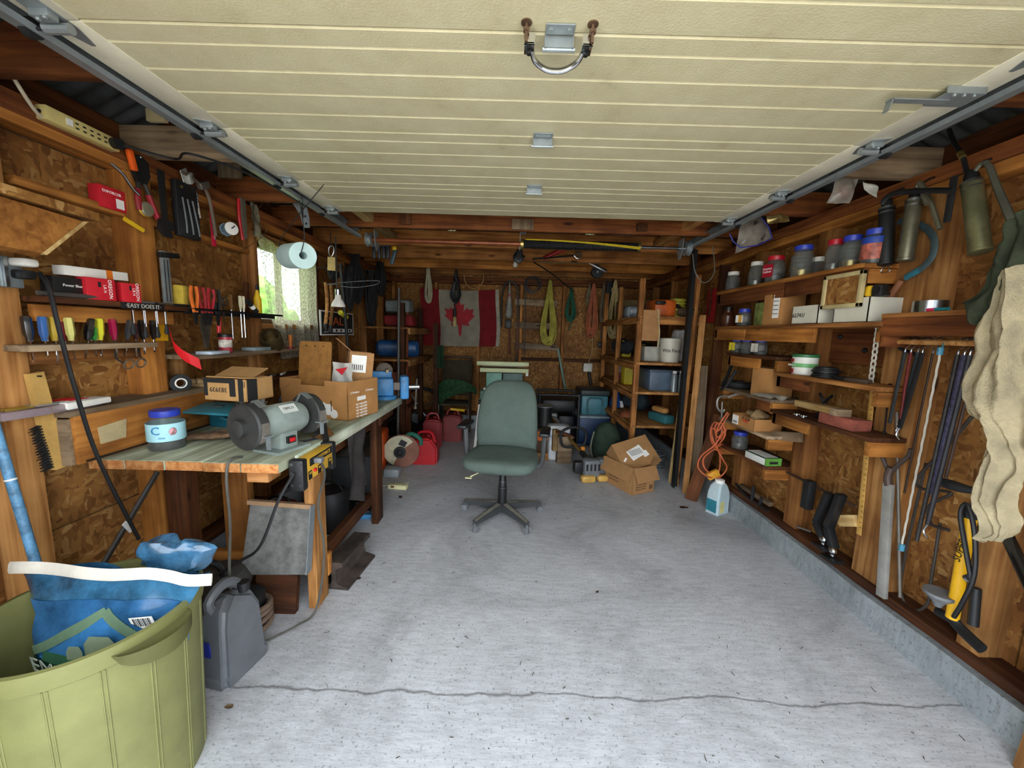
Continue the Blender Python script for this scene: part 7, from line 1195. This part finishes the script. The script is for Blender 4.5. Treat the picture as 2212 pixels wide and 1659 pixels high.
t = thing('orange_ball', 'dull orange ball resting on the green canvas bag', 'ball', (at(1354, 888, Y=4.15).x+.02, 4.2, .50)); B().ball((0, 0, 0), .085, 20, 1, 1, .95).o('skin', mat('8f4a2c', .7, var=.15), t)
# ------------------------------------------------------------------ shelf unit in the far right corner
SU = thing('corner_shelving', 'rough wooden shelving unit in the far right corner', 'shelving', (0, 0, 0)); zs = [.52, .86, 1.15, 1.60]
for y in (3.78, 4.5, 5.2): plank('post', (1.22, y, 0), (1.22, y, 1.95), .05, .05, PINE, SU, (0, 1, 0))
for z in zs: plank('shelf', (1.52, 3.75, z-.012), (1.52, 5.25, z-.012), .62, .024, PINE2, SU); plank('front_edge', (1.20, 3.75, z-.05), (1.20, 5.25, z-.05), .02, .05, PINE, SU)
def su(px, Y, z): return (at(px, 720, Y=Y).x, Y, z)
t = thing('chainsaw_case', 'orange chainsaw housing on the top corner shelf', 'case', su(1422, 4.05, zs[3])); B().box((0, 0, .09), (.22, .3, .17), None, .03).o('housing', mat('c85a18', .5), t); B().box((-.06, -.16, .14), (.1, .05, .04), None, .015).o('handle', BLK, t); B().box((-.1, -.1, .03), (.06, .1, .05), None, .01).o('red_latch', RED, t)
t = thing('yellow_hose_reel', 'yellow ribbed hose coil beside the orange housing', 'hose', su(1458, 4.0, zs[3]))
for k in range(6): B().lathe([(.07, .0), (.085, .012), (.085, .02), (.07, .032)], 20, (0, 0, .032*k)).o('rib', mat('b9b23a', .5), t)
t = thing('angle_grinder', 'grey power drill lying in front of the yellow hose', 'drill', su(1470, 3.86, zs[3]), (0, 0, .4)); B().lathe([(.03, -.05), (.045, 0), (.045, .1), (.03, .15), (.015, .19)], 16, (0, 0, .05), (0, -1, 0)).o('body', mat('6b6250', .5, .3), t); B().tube([(0, .0, .06), (.0, .08, .12), (0, .12, .05)], .018, 8, 4).o('handle', BLK, t); B().lathe([(.046, .06), (.047, .075)], 16, (0, 0, .05), (0, -1, 0), cap=False).o('steel_ring', STEEL, t)
t = cbox('brown_box', 'large plain brown box at the back of the top corner shelf', su(1368, 4.95, zs[3]), (.4, .3, .24), mat('6f5a38', .85))
t = thing('printed_sack', 'blue white printed sack on the top corner shelf', 'bag', su(1362, 4.5, zs[3])); q = B(); q.box((0, 0, .07), (.16, .2, .14), None, .03); q.jit(.012, 16); q.o('sack_body', mat('8a949c', .6, var=.4, scale=18), t); txt('600', .07, TAPEW, t, (-.0, -.112, .08), RX)
t = thing('hanging_board', 'square tan board hung on the front of the corner shelving', 'board', (0, 0, 0)); p = at(1406, 705, X=1.18); p = at(1406, 703, Y=3.71); B().box(p, (.16, .015, .29), None, .003).o('board', CARD2, t); plank('end_rail', (1.2, 3.735, zs[3]-.05), (1.83, 3.735, zs[3]-.05), .02, .06, PINE, SU)
t = thing('white_bucket', 'white plastic bucket with black handwriting on the corner shelf', 'bucket', su(1450, 3.92, zs[2])); B().lathe([(.085, 0), (.09, .005), (.105, .2), (.11, .202), (.11, .24), (.1, .244)], 24).o('bucket', mat('cfc9b8', .5, var=.05), t); txt('Wiz Face', .045, INK, t, (-.03, -.115, .12), RZ(-.25))
t = thing('plastic_sheet', 'folded white plastic sheet above the white bucket', 'sheet', su(1466, 4.08, zs[2])); q = B(); q.box((0, 0, .17), (.12, .12, .34), (0, .08, 0), .03); q.jit(.02, 14); q.o('sheet', mat('b9b8b2', .6), t)
t = thing('white_carton_small', 'small white open carton on the corner shelf beside the bucket', 'box', su(1410, 4.12, zs[2])); B().mm((-.1, -.08, 0), (.1, .08, .15), .003).o('box_body', mat('b9b6aa', .7), t); B().box((-.12, 0, .16), (.06, .16, .004), (0, -.5, 0)).o('flap', CARD2, t)
for k, (px, py, X, lab) in enumerate(((1362, 780, 1.32, 'yellow ribbed container on the corner shelving'), (1352, 745, 1.45, 'round yellow tin above the ribbed container'))): t = thing('yellow_container', lab, 'container', su(px, 4.35 if k == 0 else 4.7, zs[1] if k == 0 else zs[2]), group='yellow containers'); B().box((0, 0, .1), (.12, .16, .2), None, .02).o('body', mat('b9a414', .5), t); B().box((0, -.082, .1), (.1, .004, .16)).o('face', mat('a3920f', .5), t)
t = thing('red_lid_tub', 'red tub with clear top on the corner shelving', 'tub', su(1345, 4.75, zs[1])); B().lathe([(.08, 0), (.08, .1)], 18).o('tub', mat('8a1a22', .5), t); B().lathe([(.07, .1), (.07, .2), (.05, .21)], 18).o('clear_top', mat('8a8378', .3), t)
t = thing('grey_tote', 'slate blue plastic tote on the middle corner shelf', 'tote', su(1425, 4.05, zs[1])); B().mm((-.14, -.2, 0), (.14, .2, .2), .015).o('tub', mat('4a5a6c', .5), t); B().mm((-.15, -.21, .19), (.15, .21, .215), .006).o('rim', mat('3a4654', .5), t)
for k in range(2): t = thing('spray_can', ('first', 'second')[k]+' silver spray can beside the slate tote', 'can', (1.62+.07*k, 3.82, zs[1]), group='spray cans on the corner shelf'); B().lathe([(.03, 0), (.03, .17), (.02, .185)], 14).o('can', ZINC, t); B().lathe([(.02, .185), (.02, .21)], 12).o('cap', WHITE, t)
t = thing('angle_sander', 'teal and tan belt sander on the low corner shelf', 'sander', su(1442, 3.95, zs[0]), (0, 0, .3)); B().box((0, 0, .05), (.12, .28, .09), None, .02).o('body', mat('2f6a70', .5), t); B().box((0, .02, .13), (.08, .2, .06), None, .025).o('wood_grip', mat('b9854a', .5), t)
for k, (px, py, X, s_, c_, lab) in enumerate(((1400, 820, 1.28, .16, '232a2c', 'dark jacket bundle hanging at the corner shelving'), (1385, 850, 1.4, .15, '1d2a30', 'navy cloth bundle on the corner shelving'), (1350, 700, 1.4, .14, '1c1d20', 'black bag on the corner shelving'), (1395, 725, 1.45, .12, '16171a', 'black case deep in the corner shelving'))):
    z_ = {0: zs[1], 1: zs[0], 2: zs[2], 3: zs[2]}[k]; q = B(); q.ball((0, 0, s_*.8), s_, 16, 1, 1.1, .8); q.jit(.04, 8, k); tag(q.o('cloth_bundle', mat(c_, .9, var=.3), None, su(px, 4.4+.15*k if k else 4.45, z_)), lab, 'bundle')
cord('white_cord_tail', 'white rope tail knotted on the corner shelving', [at(*p, Y=3.71) for p in ((1422, 668), (1422, 690), (1424, 720), (1421, 750))], .009, mat('b3a582', .8))
t = thing('wire_coil', 'coil of grey fence wire on the floor behind the cartons', 'wire', (1.53, 4.05, .0))
for k in range(6): B().tube([(.15*cos(a), .12*sin(a), .012+.028*k) for a in [2*pi*i/14 for i in range(14)]], .008, 6, 2, True).o('turn', ZINC, t)
# ------------------------------------------------------------------ far left corner
t = thing('corner_rack', 'rough wooden storage rack in the far left corner', 'rack', (0, 0, 0)); z1, z2 = 1.06, .62
for x, y in ((-1.25, 4.35), (-1.25, 5.2), (-.98, 4.9)): plank('post', (x, y, 0), (x, y, 1.7 if x < -1.1 else 1.5), .06, .06, DARKW, t, (0, 1, 0))
for z in (1.06, 1.42): plank('shelf', (-1.42, 4.3, z), (-1.42, 5.3, z), .5, .024, PINE, t); plank('front_edge', (-1.16, 4.3, z-.03), (-1.16, 5.3, z-.03), .03, .07, PINE2, t)
p = at(845, 757, Y=4.6); t = thing('tarp_roll', 'rolled blue tarpaulin tied with string on the corner rack', 'tarp', (-1.42, 4.75, 1.073+.1)); q = B(); q.lathe([(.06, -.25), (.1, -.22), (.105, 0), (.1, .22), (.06, .25)], 18, ax=(1, .2, 0)); q.jit(.018, 10); q.o('roll', mat('1d4a7a', .45, var=.3), t); B().tube([(-.08, .11*cos(a), .11*sin(a)) for a in [2*pi*i/10 for i in range(10)]], .004, 6, 2, True).o('string', mat('8a7a4a', .8), t)
t = thing('red_cloth', 'folded red cloth on the upper corner rack shelf', 'cloth', (-1.36, 4.7, 1.435)); q = B(); q.box((0, 0, .07), (.34, .26, .13), None, .03); q.jit(.02, 9); q.o('cloth', mat('7a1416', .85), t)
t = thing('grey_bundle', 'pale grey plastic bundle above the red cloth', 'bundle', (-1.38, 4.72, 1.60)); q = B(); q.box((0, 0, .08), (.3, .22, .15), None, .04); q.jit(.02, 9, 3); q.o('bundle', mat('6d7470', .6), t)
t = thing('orange_drum', 'dark orange round drum under the blue tarp roll', 'drum', (-1.42, 4.7, .5)); B().lathe([(.16, 0), (.17, .02), (.17, .38), (.16, .4)], 20).o('drum', mat('7a3a22', .7), t); B().lathe([(.172, .18), (.175, .19), (.172, .2)], 20, cap=False).o('hoop', DKM, t)
t = thing('drum_stand', 'low timber stand below the orange drum', 'stand', (-1.42, 4.7, 0)); plank('top', (-1.6+1.42, 0, .48), (-1.24+1.42, 0, .48), .34, .04, DARKW, t); [plank('leg', (x, 0, 0), (x, 0, .46), .05, .05, DARKW, t, (0, 1, 0)) for x in (-.15, .15)]
tag(B().grid(lambda u, v: (-.0+.1*u, .02*sin(5*u), .0-.3*v+.02*sin(7*v)), 8, 10, .01).o('green_cloth', mat('2c4f34', .95), None, (-.97, 4.86, 1.22)), 'dark green cloth hanging on the corner rack post', 'cloth')
# hanging dark tools on the far left wall
def dk(lab, nm, px, py0, py1, m, r, X, cat, parts=None):
    a, b = at(px, py0, X=X), at(px, py1, X=X); t = thing(nm, lab, cat, (0, 0, 0), group='tools hung on the far left wall'); B().tube([a, a.lerp(b, .5)+V((.01, .01, 0)), b], r, 8, 3).o('shaft', m, t)
    if parts: parts(t, a, b)
    return t
dk('wooden handled hammer hanging by the sale sign', 'hung_hammer', 703, 610, 700, PINE2, .014, -1.62, 'hammer', lambda t, a, b: B().box(b+V((0, 0, -.03)), (.03, .03, .07), None, .006).o('grip', BLK, t)); dk('second wooden handled hammer hanging beside it', 'hung_hammer', 714, 612, 703, PINE2, .014, -1.62, 'hammer', lambda t, a, b: B().box(b+V((0, 0, -.03)), (.03, .03, .07), None, .006).o('grip', BLK, t))
P = [at(*p, X=-1.5) for p in ((735, 570), (742, 640), (733, 700), (752, 755))]; t = thing('black_pry_bar', 'long black tube leaning across the sale sign', 'bar', (0, 0, 0)); B().cyl(P[0], P[3], .014).o('tube', BLK, t)
P = [at(735, 675, X=-1.52), at(748, 685, X=-1.52)]; B().cyl(P[0], P[1], .022).o('yellow_grip', mat('b9b01e', .5), t)
for k, (px, py, w_, h_, lab) in enumerate(((716, 590, .12, .1, 'black hammer head bundle'), (770, 600, .2, .5, 'thick hank of black hose'), (800, 640, .18, .62, 'long black hank of cables'), (755, 620, .1, .42, 'dark strap bundle'), (822, 600, .14, .4, 'black bag with shoulder strap'))):
    t = thing('dark_hank', lab+' hanging on the far left wall', 'cable', (0, 0, 0), group='dark hanks on the far left wall'); p = at(px, py, X=-1.6); q = B(); R2 = random.Random(k)
    for i in range(10): o = R2.uniform(-.4, .4)*w_; q.tube([(p.x+R2.uniform(-.04, .04), p.y+o*.3, p.z+h_*.45), (p.x+R2.uniform(-.05, .05), p.y+o-w_*.3, p.z), (p.x, p.y+o, p.z-h_*R2.uniform(.4, .55)), (p.x+.03, p.y+o+w_*.3, p.z), (p.x, p.y+o*.4, p.z+h_*.44)], .011, 6, 4)
    sets(q.o('loops', BLKR, t), 'stuff'); B().cyl((p.x, p.y, p.z+h_*.45), (-1.83, p.y, p.z+h_*.46), .005).o('nail', DKM, t)
for k, px in enumerate((808, 819, 829, 838)): p = at(px, 545, Y=3.80); t = thing('hung_cutter', ('first', 'second', 'third', 'last')[k]+' blue grey clamp hanging from the tie at the rail end', 'clamp', p, (0, 0, 0), 'clamps on the tie at the rail end'); B().box((0, 0, 0), (.03, .03, .12), None, .01).o('body', mat('232a33', .5), t); B().box((0, 0, .065), (.035, .035, .03), None, .008).o('blue_cap', mat('26406a', .5), t)
t = thing('yellow_grip_tool', 'teal tool with yellow end hanging at the end of the clamp row', 'tool', at(850, 555, Y=3.80)); B().box((0, 0, 0), (.04, .03, .15), (0, .3, 0), .012).o('body', mat('2f4650', .5), t); B().ball((.01, 0, .08), .025).o('yellow_end', YEL, t)
c = [at(*p, X=-1.70) for p in ((690, 674), (762, 674), (690, 724), (762, 724))]; y0, y1 = c[0].y, c[1].y; z0, z1 = (c[2].z+c[3].z)/2, (c[0].z+c[1].z)/2
t = thing('sale_sign', 'black SALE sign with orange letters on the far left wall', 'sign', (-1.70, (y0+y1)/2, (z0+z1)/2)); W_, H_ = y1-y0, z1-z0; B().box((0, 0, 0), (.006, W_, H_), None, .001).o('white_border', TAPEW, t); B().box((.003, 0, 0), (.004, W_*.93, H_*.9)).o('black_field', INK, t); txt('SALE', H_*.5, mat('e0622a', .6, var=0), t, (.006, 0, H_*.08), RZ(pi/2), wide=W_/(H_*1.75)); B().box((.0055, 0, -H_*.3), (.003, W_*.85, H_*.16)).o('phone_panel', TAPEW, t)
for k in range(6): B().box((.0075, -W_*.35+W_*.14*k, -H_*.3), (.001, W_*.05, H_*.1)).o('phone_mark', INK, t)
for k, (px, y_, ln, m_, lab) in enumerate(((858, 4.2, 1.35, mat('5a5650', .5, .4), 'grey steel pipe standing in the far left corner'), (876, 4.6, 1.2, mat('7a3a20', .7), 'red brown garden pole standing in the far left corner'))):
    a = at(px, 880, Y=y_); t = thing('garden_pole', lab, 'pole', (a.x, y_, 0), group='poles in the far left corner'); B().cyl((0, 0, 0), (.02, .05, ln+.5), .016).o('pole', m_, t); B().cyl((0, 0, 0), (0, 0, .05), .02).o('foot', BLK, t)
# ------------------------------------------------------------------ under and beside the bench
t = thing('dustpan', 'grey galvanised sheet metal pan leaning under the bench', 'pan', (-1.135, 1.71, .0), (-.1, .05, 0)); z0 = .19
B().prism([(-.17, .19), (.155, .215), (.165, .24), (.165, .56), (-.14, .555)], -.002, .002, Matrix.Rotation(pi/2, 4, 'X')).o('sheet', mat('8a8a86', .5, .45, var=.25, scale=14), t); B().box((.168, -.02, .40), (.004, .045, .33)).o('side_flange', ZINC, t); B().box((.01, -.01, .555), (.31, .025, .02)).o('top_rim', mat('9a7a5a', .6), t); B().mm((-.1, .01, 0), (.1, .04, .2)).o('support_block', DARKW, t)
t = thing('canister_vacuum', 'dusty dark canister vacuum under the near end of the bench', 'vacuum', (-1.36, 1.66, 0)); B().lathe([(.12, 0), (.13, .02), (.13, .16), (.125, .17), (.14, .18), (.14, .2), (.11, .25), (.05, .27)], 22).o('tank', mat('3a3834', .6, var=.3), t); B().tube([(-.06, -.03, .25), (-.06, -.05, .33), (.05, -.05, .33), (.06, -.03, .25)], .014, 8, 4).o('handle', BLK, t); B().lathe([(.131, .1), (.134, .11), (.134, .14), (.131, .15)], 22, cap=False).o('dusty_band', mat('8a7a5e', .9), t)
t = thing('coiled_hose', 'dusty brown hose coil around a black pail under the bench', 'hose', (-1.2, 1.62, 0))
for k in range(4): B().tube([(.1*cos(a), .09*sin(a), .03+.03*k+.01*sin(a+k)) for a in [2*pi*i/14 for i in range(14)]], .012, 8, 2, True).o('turn', mat('6e5a4a', .8, var=.2), t)
B().lathe([(.07, 0), (.08, .17), (.075, .172)], 18).o('pail', BLK, t); B().box((-.06, -.06, .13), (.05, .04, .04), (.2, .3, .2)).o('white_tape', TAPEW, t)
GJ = mat('5d6064', .45, var=.1)
t = thing('grey_oil_jug', 'dark grey plastic oil jug standing between bin and bench', 'jug', (-1.115, 1.415, 0), (0, 0, -.2)); t.scale = (1, 1, 1.22); q = B(); q.skin([[q.bm.verts.new((x*sx, y*sy, z)) for x, y in ((-1, -1), (1, -1), (1, 1), (-1, 1))] for sx, sy, z in ((.072, .10, 0), (.078, .106, .012), (.078, .106, .035), (.072, .10, .042), (.066, .09, .2), (.05, .07, .25), (.03, .03, .27))]); bmesh.ops.bevel(q.bm, geom=[e for e in q.bm.edges if abs(e.verts[0].co.z-e.verts[1].co.z) > .004], offset=.018, segments=3, affect='EDGES'); q.o('jug_body', GJ, t)
B().tube([(-.01, -.05, .23), (-.01, -.075, .28), (-.01, -.01, .31), (-.01, .05, .28), (-.01, .06, .23)], .018, 8, 4).o('handle', GJ, t); B().box((-.02, -.095, .11), (.06, .004, .10), (.1, 0, 0)).o('blue_label', mat('1f2f8a', .5), t); B().lathe([(.022, .26), (.022, .29)], 14, (.02, .05, 0)).o('cap', BLK, t)
t = thing('socket_case', 'open black socket set case with blue shell under the bench', 'tool case', (-1.24, 2.86, 0), (0, 0, .15)); B().mm((-.2, -.2, 0), (.2, .2, .035), .01).o('blue_shell', mat('3f8fc4', .45), t); B().mm((-.185, -.185, .035), (.185, .185, .06), .008).o('black_tray', BLK, t)
for i in range(5):
    for j in range(3): B().cyl((-.14+.07*i, -.15+.045*j, .058), (-.14+.07*i, -.15+.045*j, .068), .012+.002*j, n=12).o('socket', CHROME, t)
B().box((0, .19, .2), (.38, .035, .3), (-.25, 0, 0), .01).o('open_lid', mat('2a2c2e', .6), t)
t = thing('grey_towel', 'dark grey towel hanging over the bench rail', 'towel', (-.965, 2.25, BT-.06)); q = B(); q.grid(lambda u, v: (.03+.02*sin(u*9+3*v)+.0*v, (u-.5)*(.24+.06*v)+.05*v, -.42*v-.06*sin(pi*u)*v+.05*(1-u)*v), 24, 24, .012); q.jit(.018, 9, 2); q.o('towel', mat('4f4948', .95, var=.2, bump=.6), t)
c = at(745, 1230, Z=0); t = thing('steel_rail_offcut', 'rusty grey steel beam offcut on the floor beside the bench leg', 'steel offcut', (-.915, 2.07, 0), (0, 0, -.1)); q = B(); q.prism([(-.08, 0), (.08, 0), (.08, .012), (.02, .03), (.012, .05), (.012, .11), (.03, .125), (.05, .13), (.05, .155), (-.05, .155), (-.05, .13), (-.03, .125), (-.012, .11), (-.012, .05), (-.02, .03), (-.08, .012)], -.16, .16, Matrix.Translation((0, 0, 0))@Matrix.Rotation(pi/2, 4, 'X')@Matrix.Identity(4)); q.o('rail_section', mat('4a403a', .7, .4, var=.35, scale=10), t)
t = thing('parts_tray', 'cream plastic strip tray on the floor by the second bench leg', 'tray', at(860, 1055, Z=0), (0, 0, -.1)); B().box((0, 0, .02), (.17, .06, .04), None, .006).o('tray', CREAM, t); B().box((-.04, -.031, .025), (.03, .003, .015)).o('stain', DARKW, t)
t = thing('paper_sheet_pile', 'sheet of newspaper on the floor behind the second bench leg', 'paper', at(840, 1040, Z=0)); B().box((0, .05, .004), (.3, .3, .006), (0, 0, .4)).o('sheet', mat('b9b6ae', .8), t); B().box((.0, .12, .05), (.14, .12, .08), None, .01).o('clear_box', mat('8f9498', .4), t)
for k, (x, y, c_, lab) in enumerate(((-1.45, 2.3, '7a1a22', 'red pail under the middle of the bench'), (-1.25, 2.56, '1d1d1f', 'black tool bag under the middle of the bench'))): t = thing('under_bench_item', lab, 'bag' if k else 'pail', (x, y, 0)); B().lathe([(.1, 0), (.12, .02), (.12, .24), (.1, .28)], 18).o('body', mat(c_, .6), t); B().tube([(-.1, 0, .24), (-.05, 0, .33), (.05, 0, .33), (.1, 0, .24)], .008, 6, 3).o('handle', DKM, t)
t = thing('rubber_hose_bar', 'grey plastic bar leaning diagonally behind the bench leg', 'bar', (0, 0, 0)); a, b = at(340, 1020, X=-1.68), at(240, 1190, X=-1.68); B().tube([a, b+(b-a)*.5], .015, 8, 0, flat=.6).o('bar', mat('3f3c38', .6), t); c = a.lerp(b, .72); B().box(c+V((.012, 0, 0)), (.004, .02, .06), (.5, 0, 0)).o('sticker', TAPEW, t)
# ------------------------------------------------------------------ leaves and litter
for k, (px, py, s_, lab) in enumerate(((1478, 1098, .035, 'curled brown dead leaf on the floor near the jug'), (772, 1252, .022, 'small brown seed husk on the floor by the steel offcut'), (520, 1435, .03, 'tan wood chip heap beside the grey jug'), (495, 1530, .016, 'small tan crumb on the floor near the bin'), (1290, 1280, .012, 'tiny brown leaf bit on the open floor'), (865, 1075, .022, 'torn brown leaf by the cream tray'))):
    p = at(px, py, Z=0); q = B(); q.grid(lambda u, v: (s_*2*(u-.5)*(1-.6*abs(v-.5)), s_*1.4*(v-.5)*(1-.7*abs(u-.5)), .003+s_*.25*(u-.5)**2+.2*s_*abs(v-.5)), 8, 8, .0015); q.jit(s_*.2, 40, k); tag(q.o('dead_leaf', mat('5f4330' if k not in (2, 3) else '9a8464', .9, var=.3, scale=40), None, (p.x, p.y, .002), (0, 0, k)), lab, 'leaf')
q = B(); R3 = random.Random(3)
for k in range(320):
    x, y = R3.uniform(-.85, 1.75), .75+4.2*R3.random()**1.6; a = R3.uniform(0, pi); l = R3.choice((.004, .006, .009, .013, .022)); d = V((cos(a), sin(a), 0))*l; q.box((x, y, .0018), (l, .0018, .002), (0, 0, a))
sets(q.o('floor_litter', mat('4a4038', .9), smooth=0), 'stuff'); tag(bpy.data.objects['floor_litter'], 'scattered tiny twigs and grass bits on the concrete floor', 'litter')

# ------------------------------------------------------------------ small pieces belong to the part that carries them
UNDER = {'slot': ('outlet',), 'lettering': ('sign_plate', 'paper_label', 'label', 'maker_plate', 'warning_plate', 'black_field', 'black_patch', 'card', 'white_label', 'number_window', 'tub', 'bucket', 'box_body', 'carton_body', 'sack_body', 'bag', 'barrel'), 'barcode_bar': ('white_label',), 'label_bar': ('address_label',), 'label_colour': ('paper_label',), 'label_picture': ('paper_label',), 'tape_print': ('black_tape',), 'phone_mark': ('phone_panel',), 'screw': ('cover', 'lock_case'), 'rivet': ('end_guard', 'handle_foot', 'board'), 'reset_button': ('housing',), 'outlet_slot': ('housing',), 'rocker_switch': ('switch_plate', 'housing'), 'hole': ('plate',), 'vent_slot': ('engine_cover',), 'latch_block': ('open_lid',), 'barcode': ('barcode_patch', 'green_end'), 'emblem_barn': ('printed_panel',), 'emblem_sky': ('printed_panel',), 'emblem_field': ('printed_panel',), 'emblem_border': ('printed_panel',), 'emblem_banner': ('printed_panel',), 'barcode_patch': (), 'lift_ring': ('gas_lift',), 'arm_pad': ('arm_post',), 'moulded_ring': ('jar_body',), 'lid': (), 'snap': ('pouch_body',), 'front_pocket': ('pouch_body',), 'hub': ('abrasive_disc',), 'white_print': ('shell', 'bag_body'), 'hang_hole': ('box_body',), 'ruler_mark': ('stick',), 'bolt': ('track',), 'groove': ('blade',), 'end_grain': ('top_plank',), 'steel_ring': ('body',)}
bpy.context.view_layer.update()
for o_ in list(bpy.data.objects):
    if o_.parent is None or o_.parent.parent is not None or o_.children: continue
    st = o_.name.split('.')[0]
    if st not in UNDER: continue
    sib = [c_ for c_ in o_.parent.children if c_ is not o_ and c_.name.split('.')[0] in UNDER[st] and c_.parent is o_.parent]
    if not sib: continue
    sib.sort(key=lambda c_: UNDER[st].index(c_.name.split('.')[0]))
    best = [c_ for c_ in sib if c_.name.split('.')[0] == sib[0].name.split('.')[0]]
    ctr = lambda q_: q_.matrix_basis@(sum((V(b_) for b_ in q_.bound_box), V())/8)
    tgt = min(best, key=lambda c_: (ctr(c_)-ctr(o_)).length)
    o_.parent = tgt; o_.matrix_parent_inverse = tgt.matrix_basis.inverted()
